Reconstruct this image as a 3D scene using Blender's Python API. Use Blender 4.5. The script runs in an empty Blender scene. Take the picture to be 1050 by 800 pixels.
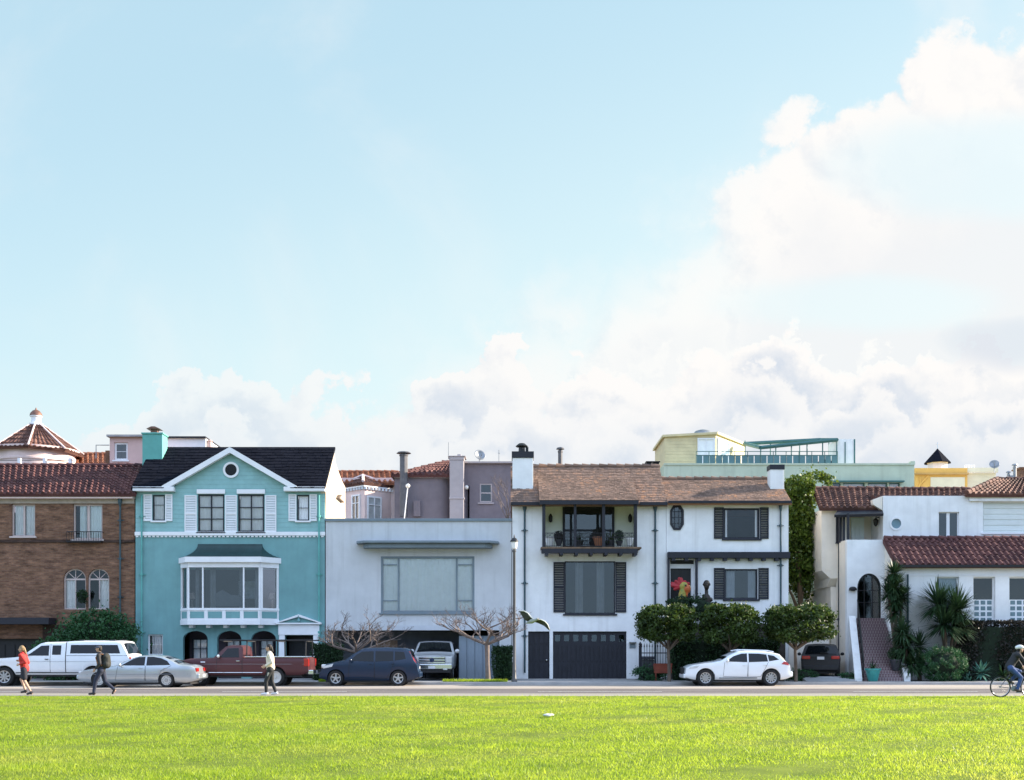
import bpy, bmesh, math, random
import numpy as np
from mathutils import Vector, Matrix, Euler
R = math.radians
rng = random.Random(7)
nr = np.random.default_rng(11)
sc = bpy.context.scene
COL = sc.collection
F = 1170.0            # focal length in photo pixels; eye 1.6 m above the lawn
EYE = 1.6
def X(px, D): return (px - 525) * D / F
def Z(py, D): return EYE + (667 - py) * D / F
ORG = {}

# ------------------------------------------------------------------ mesh builder
class MB:
    def __init__(s):
        s.v = []; s.f = []; s.T = None
    def add(s, vs, fs):
        o = len(s.v)
        s.v += [tuple(s.T(*p)) if s.T else tuple(p) for p in vs]
        s.f += [tuple(i + o for i in f) for f in fs]
        return s
    def box(s, x0, x1, y0, y1, z0, z1):
        if x0 > x1: x0, x1 = x1, x0
        if y0 > y1: y0, y1 = y1, y0
        if z0 > z1: z0, z1 = z1, z0
        return s.add([(x0,y0,z0),(x1,y0,z0),(x1,y1,z0),(x0,y1,z0),(x0,y0,z1),(x1,y0,z1),(x1,y1,z1),(x0,y1,z1)],
                     [(0,3,2,1),(4,5,6,7),(0,1,5,4),(1,2,6,5),(2,3,7,6),(3,0,4,7)])
    def quad(s, a, b, c, d): return s.add([a,b,c,d], [(0,1,2,3)])
    def prism(s, poly, a, b, axis='y'):
        n = len(poly)
        def P(p, t):
            return {'y': (p[0], t, p[1]), 'x': (t, p[0], p[1]), 'z': (p[0], p[1], t)}[axis]
        vs = [P(p, a) for p in poly] + [P(p, b) for p in poly]
        fs = [tuple(range(n-1, -1, -1)), tuple(range(n, 2*n))]
        fs += [(i, (i+1) % n, n+(i+1) % n, n+i) for i in range(n)]
        return s.add(vs, fs)
    def slab(s, a, b, c, d, t):
        """four corners, thickened downward/backward along the normal by t"""
        a, b, c, d = map(Vector, (a, b, c, d))
        n = (b-a).cross(d-a).normalized()
        if n.z < 0: n = -n
        q = [p - n*t for p in (a, b, c, d)]
        return s.add([a, b, c, d] + q, [(0,1,2,3),(7,6,5,4),(0,4,5,1),(1,5,6,2),(2,6,7,3),(3,7,4,0)])
    def tube(s, pts, r, n=8):
        pts = [Vector(p) for p in pts]
        rs = r if isinstance(r, (list, tuple)) else [r]*len(pts)
        vs = []; fs = []
        up = None
        for i, p in enumerate(pts):
            t = (pts[min(i+1, len(pts)-1)] - pts[max(i-1, 0)])
            t = t.normalized() if t.length > 1e-9 else Vector((0,0,1))
            if up is None:
                up = Vector((0,0,1)) if abs(t.z) < .9 else Vector((1,0,0))
            u = t.cross(up).normalized(); w = u.cross(t).normalized(); up = w
            for k in range(n):
                a = 2*math.pi*k/n
                vs.append(p + (u*math.cos(a) + w*math.sin(a))*rs[i])
        m = len(pts)
        for i in range(m-1):
            for k in range(n):
                fs.append((i*n+k, i*n+(k+1) % n, (i+1)*n+(k+1) % n, (i+1)*n+k))
        fs.append(tuple(range(n-1, -1, -1))); fs.append(tuple(range((m-1)*n, m*n)))
        return s.add(vs, fs)
    def lathe(s, prof, c, n=16, axis='z', cap=True):
        vs = []; fs = []
        for r, h in prof:
            for k in range(n):
                a = 2*math.pi*k/n
                p = (r*math.cos(a), r*math.sin(a), h)
                if axis == 'y': p = (p[0], p[2], p[1])
                if axis == 'x': p = (p[2], p[0], p[1])
                vs.append((c[0]+p[0], c[1]+p[1], c[2]+p[2]))
        m = len(prof)
        for i in range(m-1):
            for k in range(n):
                fs.append((i*n+k, i*n+(k+1) % n, (i+1)*n+(k+1) % n, (i+1)*n+k))
        if cap: fs.append(tuple(range(n-1, -1, -1))); fs.append(tuple(range((m-1)*n, m*n)))
        else: fs += [((m-1)*n+k, (m-1)*n+(k+1) % n, (k+1) % n, k) for k in range(n)]
        return s.add(vs, fs)
    def ball(s, c, r, n=12, m=7):
        rx, ry, rz = r if isinstance(r, (list, tuple)) else (r, r, r)
        vs = [(c[0], c[1], c[2]-rz)]
        for i in range(1, m):
            a = -math.pi/2 + math.pi*i/m
            for k in range(n):
                b = 2*math.pi*k/n
                vs.append((c[0]+rx*math.cos(a)*math.cos(b), c[1]+ry*math.cos(a)*math.sin(b), c[2]+rz*math.sin(a)))
        vs.append((c[0], c[1], c[2]+rz))
        fs = [(0, 1+(k+1) % n, 1+k) for k in range(n)]
        for i in range(m-2):
            for k in range(n):
                fs.append((1+i*n+k, 1+i*n+(k+1) % n, 1+(i+1)*n+(k+1) % n, 1+(i+1)*n+k))
        t = len(vs)-1; o = 1+(m-2)*n
        fs += [(o+k, o+(k+1) % n, t) for k in range(n)]
        return s.add(vs, fs)
    def caps(s, p, q, r0, r1, n=10):
        s.ball(p, r0, n, 6); s.ball(q, r1, n, 6)
        if (Vector(p)-Vector(q)).length > 1e-4: s.tube([p, q], [r0, r1], n)
        return s
    def wall(s, x0, x1, z0, z1, y0, y1, holes):
        """a wall slab in the xz plane with rectangular openings and their reveals"""
        hs = [(max(a, x0), min(b, x1), max(c, z0), min(d, z1)) for a, b, c, d in holes]
        xs = sorted({round(v, 5) for v in [x0, x1] + [h[0] for h in hs] + [h[1] for h in hs]})
        zs = sorted({round(v, 5) for v in [z0, z1] + [h[2] for h in hs] + [h[3] for h in hs]})
        def inh(i, j):
            if i < 0 or j < 0 or i >= len(xs)-1 or j >= len(zs)-1: return True
            cx = (xs[i]+xs[i+1])/2; cz = (zs[j]+zs[j+1])/2
            return any(h[0] < cx < h[1] and h[2] < cz < h[3] for h in hs)
        for i in range(len(xs)-1):
            for j in range(len(zs)-1):
                if inh(i, j): continue
                a, b, c, d = xs[i], xs[i+1], zs[j], zs[j+1]
                s.quad((a,y0,c),(b,y0,c),(b,y0,d),(a,y0,d)); s.quad((b,y1,c),(a,y1,c),(a,y1,d),(b,y1,d))
                if inh(i-1, j): s.quad((a,y1,c),(a,y0,c),(a,y0,d),(a,y1,d))
                if inh(i+1, j): s.quad((b,y0,c),(b,y1,c),(b,y1,d),(b,y0,d))
                if inh(i, j-1): s.quad((a,y1,c),(b,y1,c),(b,y0,c),(a,y0,c))
                if inh(i, j+1): s.quad((a,y0,d),(b,y0,d),(b,y1,d),(a,y1,d))
        return s
    def arch(s, x0, x1, zs, zt, y0, y1, n=14):
        """fill the two spandrels of an arched opening whose hole is x0..x1 up to zt, springing at zs"""
        cx = (x0+x1)/2; rx = (x1-x0)/2; rz = zt-zs
        pts = [(cx - rx*math.cos(math.pi*k/n), zs + rz*math.sin(math.pi*k/n)) for k in range(n+1)]
        for k in range(n):
            (a, c), (b, d) = pts[k], pts[k+1]
            for y in (y0, y1):
                s.quad((a,y,c),(b,y,d),(b,y,zt+.0005),(a,y,zt+.0005))
            s.quad((a,y0,c),(a,y1,c),(b,y1,d),(b,y0,d))
        return s
    def build(s, name, m, parent=None, smooth=None, bevel=0, label=None, recalc=True):
        me = bpy.data.meshes.new(name)
        o = ORG.get(parent.name) if parent is not None else None
        if parent is None:
            xs = [p[0] for p in s.v]; ys = [p[1] for p in s.v]; zz = min(p[2] for p in s.v)
            o = ((min(xs)+max(xs))/2, (min(ys)+max(ys))/2, zz)
        vs = [(p[0]-o[0], p[1]-o[1], p[2]-o[2]) for p in s.v]
        me.from_pydata(vs, [], s.f)
        if recalc:
            bm = bmesh.new(); bm.from_mesh(me)
            bmesh.ops.recalc_face_normals(bm, faces=bm.faces)
            bm.to_mesh(me); bm.free()
        if smooth is not None:
            me.shade_smooth(); me.set_sharp_from_angle(angle=R(smooth))
        return link(name, me, m, parent, o, bevel, label)

def link(name, me, m, parent=None, o=(0,0,0), bevel=0, label=None):
    me.materials.append(m)
    ob = bpy.data.objects.new(name, me); COL.objects.link(ob)
    if parent is not None:
        ob.parent = parent; ORG[ob.name] = ORG.get(parent.name, (0,0,0))
    else:
        ob.location = o; ORG[ob.name] = tuple(o)
    if bevel:
        b = ob.modifiers.new('Bevel', 'BEVEL'); b.width = bevel; b.segments = 2; b.limit_method = 'ANGLE'; b.angle_limit = R(40)
    if label: ob['label'] = label
    return ob

def tag(o, label, cat, group=None):
    o['label'] = label; o['category'] = cat
    if group: o['group'] = group
    return o
def structure(o, label=None):
    o['kind'] = 'structure'
    if label: o['label'] = label
    return o
def thing(name, label, cat, loc=(0,0,0), group=None):
    o = bpy.data.objects.new(name, None); COL.objects.link(o)
    o.location = loc; o.empty_display_size = .3
    ORG[o.name] = tuple(loc)
    return tag(o, label, cat, group)
def place(o, loc, rz=0, sc_=1):
    o.location = loc; o.rotation_euler = (0, 0, rz); o.scale = (sc_, sc_, sc_); return o
def copy_tree(o, parent=None):
    c = o.copy(); COL.objects.link(c)
    if parent is not None: c.parent = parent
    for ch in list(o.children): copy_tree(ch, c)
    return c
def meshify(ob):
    dg = bpy.context.evaluated_depsgraph_get()
    me = bpy.data.meshes.new_from_object(ob.evaluated_get(dg))
    ob.modifiers.clear(); ob.data = me
    return ob
def blob(name, m, mb, parent, voxel=.012, it=4, label=None):
    """one continuous skin round overlapping volumes"""
    ob = mb.build(name, m, parent, recalc=True, label=label)
    r = ob.modifiers.new('Remesh', 'REMESH'); r.mode = 'VOXEL'; r.voxel_size = voxel; r.use_smooth_shade = True
    if it:
        q = ob.modifiers.new('Smooth', 'SMOOTH'); q.iterations = it; q.factor = .5
    meshify(ob); ob.data.shade_smooth()
    return ob
def np_mesh(name, V, m, k=4):
    """V: (N,k,3) loose polygons"""
    N = len(V); me = bpy.data.meshes.new(name)
    me.vertices.add(N*k); me.vertices.foreach_set('co', V.reshape(-1).astype(np.float32))
    me.loops.add(N*k); me.loops.foreach_set('vertex_index', np.arange(N*k, dtype=np.int32))
    me.polygons.add(N); me.polygons.foreach_set('loop_start', np.arange(0, N*k, k, dtype=np.int32))
    me.update(calc_edges=True); me.validate()
    return me
def leaves_at(P, size, flat=.0, asp=.55):
    """leaf-sized pointed quads at points P (N,3)"""
    N = len(P)
    a = nr.normal(size=(N,3)); a[:,2] *= (1-flat); a /= np.linalg.norm(a, axis=1)[:,None]
    b = nr.normal(size=(N,3)); b -= (b*a).sum(1)[:,None]*a; b /= np.linalg.norm(b, axis=1)[:,None]
    L = size*(.6+.8*nr.random(N))[:,None]
    return np.stack([P - a*L*.5, P + b*L*asp*.5, P + a*L*.55, P - b*L*asp*.5], axis=1)
def clump_points(c, r, n, k=40, cr=.28, shell=.55, top=None, box=None):
    """points in clumps through an ellipsoid's outer volume"""
    c = np.array(c); r = np.array(r)
    d = nr.normal(size=(k,3)); d /= np.linalg.norm(d, axis=1)[:,None]
    rad = shell + (1-shell)*nr.random(k)**.6
    C = d*rad[:,None]
    if box: C = np.sign(C)*np.abs(C)**box; C *= .92
    if top is not None: C[:,2] = np.where(C[:,2] < top, top + .15*nr.random(k), C[:,2])
    idx = nr.integers(0, k, n)
    P = C[idx] + nr.normal(size=(n,3))*cr*(.5+nr.random(k)[idx])[:,None]*.6
    return c + P*r
# ------------------------------------------------------------------ materials
def nodes_of(name):
    m = bpy.data.materials.new(name); m.use_nodes = True
    nt = m.node_tree
    return m, nt, nt.nodes['Principled BSDF'], nt.nodes['Material Output']
def N(nt, t, **kw):
    n = nt.nodes.new(t)
    for k, v in kw.items(): setattr(n, k, v)
    return n
def L(nt, a, b): nt.links.new(a, b)
def rgba(c): return (c[0], c[1], c[2], 1)
def pm(name, col, rough=.75, var=.12, scale=2.0, bump=0.0, bscale=40, metal=0, spec=.4, streak=0, coat=0, col2=None, stretch=(1,1,1)):
    """painted / plain surface: uneven colour at two scales, optional rain streaks, fine grain bump"""
    m, nt, P, out = nodes_of(name)
    tc = N(nt, 'ShaderNodeTexCoord'); mp = N(nt, 'ShaderNodeMapping'); mp.inputs['Scale'].default_value = stretch
    L(nt, tc.outputs['Object'], mp.inputs['Vector'])
    n1 = N(nt, 'ShaderNodeTexNoise'); n1.inputs['Scale'].default_value = scale; n1.inputs['Detail'].default_value = 6; n1.inputs['Roughness'].default_value = .62
    L(nt, mp.outputs[0], n1.inputs['Vector'])
    rp = N(nt, 'ShaderNodeMapRange'); rp.inputs['From Min'].default_value = .3; rp.inputs['From Max'].default_value = .7
    L(nt, n1.outputs['Fac'], rp.inputs['Value'])
    mx = N(nt, 'ShaderNodeMix', data_type='RGBA')
    c2 = col2 or tuple(c*(1-2*var) for c in col)
    mx.inputs['A'].default_value = rgba(c2)
    mx.inputs['B'].default_value = rgba(col if col2 else tuple(min(1, c*(1+.5*var)) for c in col))
    L(nt, rp.outputs[0], mx.inputs['Factor'])
    cur = mx.outputs['Result']
    if streak:
        m2 = N(nt, 'ShaderNodeMapping'); m2.inputs['Scale'].default_value = (2.2, 2.2, .14)
        L(nt, tc.outputs['Object'], m2.inputs['Vector'])
        n2 = N(nt, 'ShaderNodeTexNoise'); n2.inputs['Scale'].default_value = 1.6; n2.inputs['Detail'].default_value = 8
        L(nt, m2.outputs[0], n2.inputs['Vector'])
        r2 = N(nt, 'ShaderNodeMapRange'); r2.inputs['From Min'].default_value = .52; r2.inputs['From Max'].default_value = .8
        L(nt, n2.outputs['Fac'], r2.inputs['Value'])
        q = N(nt, 'ShaderNodeMath', operation='MULTIPLY'); q.inputs[1].default_value = streak
        L(nt, r2.outputs[0], q.inputs[0])
        mm = N(nt, 'ShaderNodeMix', data_type='RGBA')
        L(nt, q.outputs[0], mm.inputs['Factor']); L(nt, cur, mm.inputs['A'])
        mm.inputs['B'].default_value = rgba((col[0]*.45, col[1]*.43, col[2]*.4)); cur = mm.outputs['Result']
    L(nt, cur, P.inputs['Base Color'])
    P.inputs['Roughness'].default_value = rough; P.inputs['Metallic'].default_value = metal
    P.inputs['Specular IOR Level'].default_value = spec
    if coat: P.inputs['Coat Weight'].default_value = coat; P.inputs['Coat Roughness'].default_value = .04
    if bump:
        n3 = N(nt, 'ShaderNodeTexNoise'); n3.inputs['Scale'].default_value = bscale; n3.inputs['Detail'].default_value = 4
        L(nt, mp.outputs[0], n3.inputs['Vector'])
        b = N(nt, 'ShaderNodeBump'); b.inputs['Strength'].default_value = bump; b.inputs['Distance'].default_value = .03
        L(nt, n3.outputs['Fac'], b.inputs['Height']); L(nt, b.outputs[0], P.inputs['Normal'])
    return m
def leaf_mat(name, c1, c2, trans=.35, rough=.5):
    m, nt, P, out = nodes_of(name)
    g = N(nt, 'ShaderNodeNewGeometry')
    tc = N(nt, 'ShaderNodeTexCoord')
    n1 = N(nt, 'ShaderNodeTexNoise'); n1.inputs['Scale'].default_value = 1.7; n1.inputs['Detail'].default_value = 3
    L(nt, tc.outputs['Object'], n1.inputs['Vector'])
    ad = N(nt, 'ShaderNodeMath', operation='MULTIPLY_ADD'); ad.inputs[1].default_value = .55
    L(nt, g.outputs['Random Per Island'], ad.inputs[0])
    sb = N(nt, 'ShaderNodeMath', operation='MULTIPLY_ADD'); sb.inputs[1].default_value = 1.3; sb.inputs[2].default_value = -.42
    L(nt, n1.outputs['Fac'], sb.inputs[0]); L(nt, sb.outputs[0], ad.inputs[2])
    mx = N(nt, 'ShaderNodeMix', data_type='RGBA'); mx.clamp_factor = True
    mx.inputs['A'].default_value = rgba(c1); mx.inputs['B'].default_value = rgba(c2)
    L(nt, ad.outputs[0], mx.inputs['Factor'])
    L(nt, mx.outputs['Result'], P.inputs['Base Color']); P.inputs['Roughness'].default_value = rough
    P.inputs['Specular IOR Level'].default_value = .35
    tr = N(nt, 'ShaderNodeBsdfTranslucent')
    hs = N(nt, 'ShaderNodeHueSaturation'); hs.inputs['Value'].default_value = 1.5; hs.inputs['Hue'].default_value = .485
    L(nt, mx.outputs['Result'], hs.inputs['Color']); L(nt, hs.outputs[0], tr.inputs['Color'])
    ms = N(nt, 'ShaderNodeMixShader'); ms.inputs[0].default_value = trans
    L(nt, P.outputs[0], ms.inputs[1]); L(nt, tr.outputs[0], ms.inputs[2]); L(nt, ms.outputs[0], out.inputs['Surface'])
    return m
def island_mat(name, cols, rough=.85, bump=.3, bscale=25, spec=.25):
    """each separate piece (tile, shake, brick) takes its own tone from a ramp"""
    m, nt, P, out = nodes_of(name)
    g = N(nt, 'ShaderNodeNewGeometry'); rp = N(nt, 'ShaderNodeValToRGB')
    el = rp.color_ramp.elements
    while len(el) < len(cols): el.new(.5)
    for i, c in enumerate(cols): el[i].position = i/(len(cols)-1); el[i].color = rgba(c)
    tc = N(nt, 'ShaderNodeTexCoord')
    n1 = N(nt, 'ShaderNodeTexNoise'); n1.inputs['Scale'].default_value = .9; n1.inputs['Detail'].default_value = 5
    L(nt, tc.outputs['Object'], n1.inputs['Vector'])
    ad = N(nt, 'ShaderNodeMath', operation='MULTIPLY_ADD'); ad.inputs[1].default_value = .62
    sb = N(nt, 'ShaderNodeMath', operation='MULTIPLY_ADD'); sb.inputs[1].default_value = 1.1; sb.inputs[2].default_value = -.36
    L(nt, n1.outputs['Fac'], sb.inputs[0])
    L(nt, g.outputs['Random Per Island'], ad.inputs[0]); L(nt, sb.outputs[0], ad.inputs[2])
    L(nt, ad.outputs[0], rp.inputs['Fac']); L(nt, rp.outputs[0], P.inputs['Base Color'])
    P.inputs['Roughness'].default_value = rough; P.inputs['Specular IOR Level'].default_value = spec
    n3 = N(nt, 'ShaderNodeTexNoise'); n3.inputs['Scale'].default_value = bscale; n3.inputs['Detail'].default_value = 4
    L(nt, tc.outputs['Object'], n3.inputs['Vector'])
    b = N(nt, 'ShaderNodeBump'); b.inputs['Strength'].default_value = bump; b.inputs['Distance'].default_value = .02
    L(nt, n3.outputs['Fac'], b.inputs['Height']); L(nt, b.outputs[0], P.inputs['Normal'])
    return m
def brick_mat(name, c1, c2, mortar, w=.24, h=.075):
    m, nt, P, out = nodes_of(name)
    tc = N(nt, 'ShaderNodeTexCoord'); sp = N(nt, 'ShaderNodeSeparateXYZ'); L(nt, tc.outputs['Object'], sp.inputs[0])
    ad = N(nt, 'ShaderNodeMath', operation='ADD'); L(nt, sp.outputs[0], ad.inputs[0]); L(nt, sp.outputs[1], ad.inputs[1])
    cb = N(nt, 'ShaderNodeCombineXYZ'); L(nt, ad.outputs[0], cb.inputs[0]); L(nt, sp.outputs[2], cb.inputs[1])
    b = N(nt, 'ShaderNodeTexBrick'); b.inputs['Scale'].default_value = 1; b.inputs['Brick Width'].default_value = w; b.inputs['Row Height'].default_value = h
    b.inputs['Mortar Size'].default_value = .008; b.inputs['Color1'].default_value = rgba(c1); b.inputs['Color2'].default_value = rgba(c2); b.inputs['Mortar'].default_value = rgba(mortar)
    b.inputs['Bias'].default_value = -.1
    L(nt, cb.outputs[0], b.inputs['Vector'])
    n1 = N(nt, 'ShaderNodeTexNoise'); n1.inputs['Scale'].default_value = 2.2; n1.inputs['Detail'].default_value = 9; n1.inputs['Roughness'].default_value = .75
    mp = N(nt, 'ShaderNodeMapping'); mp.inputs['Scale'].default_value = (.6, .6, 1.9); L(nt, tc.outputs['Object'], mp.inputs[0]); L(nt, mp.outputs[0], n1.inputs['Vector'])
    rp = N(nt, 'ShaderNodeMapRange'); rp.inputs['From Min'].default_value = .32; rp.inputs['From Max'].default_value = .68; rp.inputs['To Min'].default_value = .45; rp.inputs['To Max'].default_value = 1.7
    L(nt, n1.outputs['Fac'], rp.inputs['Value'])
    mu = N(nt, 'ShaderNodeVectorMath', operation='SCALE'); L(nt, b.outputs['Color'], mu.inputs[0]); L(nt, rp.outputs[0], mu.inputs['Scale'])
    L(nt, mu.outputs[0], P.inputs['Base Color']); P.inputs['Roughness'].default_value = .9; P.inputs['Specular IOR Level'].default_value = .2
    bp = N(nt, 'ShaderNodeBump'); bp.inputs['Strength'].default_value = .6; bp.inputs['Distance'].default_value = .015; bp.invert = True
    L(nt, b.outputs['Fac'], bp.inputs['Height']); L(nt, bp.outputs[0], P.inputs['Normal'])
    return m
def board_mat(name, col, pitch=.2, axis=2, var=.1, depth=.03, rough=.6):
    """lapped boards: saw-tooth relief along an axis"""
    m = pm(name, col, rough, var, 1.5)
    nt = m.node_tree; P = nt.nodes['Principled BSDF']
    tc = N(nt, 'ShaderNodeTexCoord'); sp = N(nt, 'ShaderNodeSeparateXYZ'); L(nt, tc.outputs['Object'], sp.inputs[0])
    d = N(nt, 'ShaderNodeMath', operation='DIVIDE'); d.inputs[1].default_value = pitch; L(nt, sp.outputs[axis], d.inputs[0])
    fr = N(nt, 'ShaderNodeMath', operation='FRACT'); L(nt, d.outputs[0], fr.inputs[0])
    b = N(nt, 'ShaderNodeBump'); b.inputs['Strength'].default_value = 1; b.inputs['Distance'].default_value = depth; b.invert = True
    L(nt, fr.outputs[0], b.inputs['Height']); L(nt, b.outputs[0], P.inputs['Normal'])
    return m
def glass_mat(name, refl=.22, tint=(.72,.84,.9)):
    m, nt, P, out = nodes_of(name)
    nt.nodes.remove(P)
    lw = N(nt, 'ShaderNodeLayerWeight'); lw.inputs['Blend'].default_value = .35
    mr = N(nt, 'ShaderNodeMapRange'); mr.inputs['To Min'].default_value = refl; mr.inputs['To Max'].default_value = 1
    L(nt, lw.outputs['Fresnel'], mr.inputs['Value'])
    tr = N(nt, 'ShaderNodeBsdfTransparent'); tr.inputs[0].default_value = rgba(tint)
    gl = N(nt, 'ShaderNodeBsdfGlossy'); gl.inputs['Roughness'].default_value = .015
    tc = N(nt, 'ShaderNodeTexCoord'); n1 = N(nt, 'ShaderNodeTexNoise'); n1.inputs['Scale'].default_value = .9; n1.inputs['Detail'].default_value = 1
    L(nt, tc.outputs['Object'], n1.inputs['Vector'])
    b = N(nt, 'ShaderNodeBump'); b.inputs['Strength'].default_value = .12; b.inputs['Distance'].default_value = .05
    L(nt, n1.outputs['Fac'], b.inputs['Height']); L(nt, b.outputs[0], gl.inputs['Normal'])
    ms = N(nt, 'ShaderNodeMixShader'); L(nt, mr.outputs[0], ms.inputs[0]); L(nt, tr.outputs[0], ms.inputs[1]); L(nt, gl.outputs[0], ms.inputs[2])
    L(nt, ms.outputs[0], out.inputs['Surface'])
    return m
M = {}
M['white'] = pm('white_stucco', (.85,.85,.84), .85, .06, 1.2, .25, 30, streak=.28)
M['cream'] = pm('cream_bounce_stucco', (.85,.77,.66), .85, .05, 1.2, .25, 30, streak=.12)  # warm bounce light on left-facing walls is put into this colour
M['grey'] = pm('pale_grey_render', (.60,.61,.62), .8, .07, .8, .12, 30, streak=.3)
M['greytrim'] = pm('grey_trim', (.19,.235,.265), .6, .08, 2)
M['teal'] = pm('teal_paint', (.18,.365,.37), .7, .08, 1.0, .12, 30, streak=.22)
M['tealboard'] = board_mat('teal_lap_boards', (.25,.455,.445), .22)
M['tealchim'] = pm('teal_chimney_paint', (.13,.40,.36), .7, .08, 2)
M['trim'] = pm('white_trim', (.82,.82,.83), .5, .04, 2)
M['pinktrim'] = pm('pinkish_window_trim', (.55,.45,.42), .6, .08, 2)
M['dark'] = pm('dark_navy_paint', (.017,.018,.027), .55, .15, 3)
M['black'] = pm('black_metal', (.012,.012,.014), .45, .1, 4)
M['char'] = island_mat('charcoal_shingle', [(.005,.006,.011),(.008,.009,.015),(.012,.013,.02)], .95, .5, 60, .08)
M['tile'] = island_mat('clay_tile', [(.06,.032,.028),(.10,.048,.038),(.15,.072,.055),(.25,.135,.10)], .8, .3, 30)
M['tiledark'] = island_mat('weathered_clay_tile', [(.05,.025,.027),(.085,.036,.036),(.13,.055,.05),(.20,.095,.08)], .8, .3, 30)
M['tileorange'] = island_mat('orange_clay_tile', [(.20,.07,.04),(.28,.11,.06),(.36,.16,.09)], .8, .3, 30)
M['shake'] = island_mat('brown_wood_shake', [(.12,.08,.062),(.19,.125,.095),(.25,.165,.125),(.38,.20,.115)], .9, .5, 50)
M['greenroof'] = board_mat('dark_green_standing_seam', (.018,.05,.05), .42, 0, .15, .03, .5)
M['brick'] = brick_mat('brown_brick', (.215,.112,.066), (.13,.064,.042), (.14,.105,.08))
M['brickdark'] = brick_mat('dark_base_brick', (.07,.04,.03), (.045,.028,.022), (.05,.04,.035))
M['stone'] = pm('tan_stone_band', (.42,.36,.30), .8, .12, 4)
M['glass'] = glass_mat('window_glass', .12, (.94,.96,.97))
M['glassclear'] = glass_mat('clear_window_glass', .055, (.98,.98,.99))
M['glassdark'] = glass_mat('window_glass_dark', .08, (.6,.68,.72))
M['curtain'] = pm('white_curtain', (.88,.89,.89), .9, .04, 4)
M['curtainteal'] = pm('pale_green_curtain', (.83,.90,.90), .9, .04, 4)
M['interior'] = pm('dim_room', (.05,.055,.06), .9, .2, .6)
M['pipe'] = pm('teal_downpipe', (.045,.085,.10), .5, .2, 4)
M['metal'] = pm('grey_metal', (.30,.31,.32), .4, .12, 4, metal=.6)
M['chrome'] = pm('chrome', (.75,.75,.75), .16, .05, 2, metal=1)
M['pink'] = pm('pink_stucco', (.66,.46,.42), .85, .06, 1.5, .2, 30, streak=.12)
M['palepink'] = pm('pale_pink_stucco', (.74,.58,.54), .85, .06, 1.5, .2, 30, streak=.12)
M['mauve'] = pm('mauve_stucco', (.20,.172,.19), .85, .08, 1.5, .2, 30, streak=.12)
M['mauvetrim'] = pm('pale_mauve_trim', (.42,.37,.37), .8, .06, 2)
M['greenwall'] = pm('sage_green_wall', (.52,.60,.46), .85, .08, .8, .2, 20, streak=.3)
M['greentrim'] = pm('deep_green_trim', (.06,.16,.15), .6, .1, 2)
M['yelbuff'] = board_mat('buff_lap_boards', (.66,.56,.32), .22)
M['yellow'] = pm('golden_yellow_stucco', (.80,.47,.12), .85, .06, 1.5, .2, 30, streak=.12)
M['paleyel'] = pm('pale_sunlit_yellow_stucco', (.78,.70,.50), .85, .06, 1.5)
M['concrete'] = pm('concrete', (.40,.385,.37), .9, .12, 1.2, .3, 60)
M['drive'] = pm('driveway_concrete', (.33,.32,.31), .9, .15, 1.0, .3, 60)
M['copper'] = pm('copper_cap', (.22,.11,.08), .5, .2, 5, metal=.4)
M['bark'] = pm('brown_bark', (.16,.12,.09), .9, .25, 6, .6, 30, stretch=(1,1,.25))
M['twig'] = pm('pale_bark', (.215,.165,.14), .9, .2, 6, .4, 40)
M['greycurtain'] = pm('grey_curtain', (.20,.22,.24), .9)
M['ivybark'] = pm('ivy_bark', (.17,.11,.06), .9, .25, 6, .6, 30)
M['leaf'] = leaf_mat('green_leaf', (.008,.024,.007), (.07,.115,.016), .28)
M['leafdark'] = leaf_mat('dark_leaf', (.010,.030,.012), (.03,.075,.022), .2)
M['ivy'] = leaf_mat('ivy_leaf', (.02,.05,.008), (.13,.185,.022), .32)
M['yucca'] = leaf_mat('sword_leaf', (.010,.032,.014), (.04,.085,.032), .12)
M['agave'] = leaf_mat('agave_leaf', (.04,.12,.09), (.10,.24,.18), .1)
M['bush'] = leaf_mat('bush_leaf', (.014,.06,.022), (.045,.13,.045), .2)
M['purplebush'] = leaf_mat('dark_red_leaf', (.010,.014,.010), (.035,.026,.02), .15)
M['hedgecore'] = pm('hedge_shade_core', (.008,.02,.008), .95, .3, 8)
M['fluemetal'] = pm('weathered_flue_metal', (.13,.125,.13), .5, .15, 4, metal=.4)
M['terracotta'] = pm('terracotta', (.38,.16,.09), .85, .12, 5)
M['whitepot'] = pm('white_glazed_pot', (.76,.76,.76), .4, .05, 3)
M['tealpot'] = pm('teal_glazed_pot', (.05,.30,.28), .3, .12, 4)
M['darkpot'] = pm('dark_pot', (.05,.05,.06), .5, .12, 4)
M['soil'] = pm('soil', (.05,.035,.025), .95, .2, 8)
M['wood'] = pm('weathered_wood', (.20,.13,.08), .85, .25, 3, .3, 40, stretch=(1,1,.2))
M['redwood'] = pm('red_stained_wood', (.28,.07,.04), .8, .2, 3)
M['bronze'] = pm('dark_bronze', (.05,.042,.035), .45, .25, 6, metal=.5)
M['bluedoor'] = board_mat('grey_blue_panel', (.30,.36,.42), .5, 0, .06, .02)
M['lamp_glass'] = pm('frosted_lamp_glass', (.82,.80,.74), .35, .03, 3)
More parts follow.
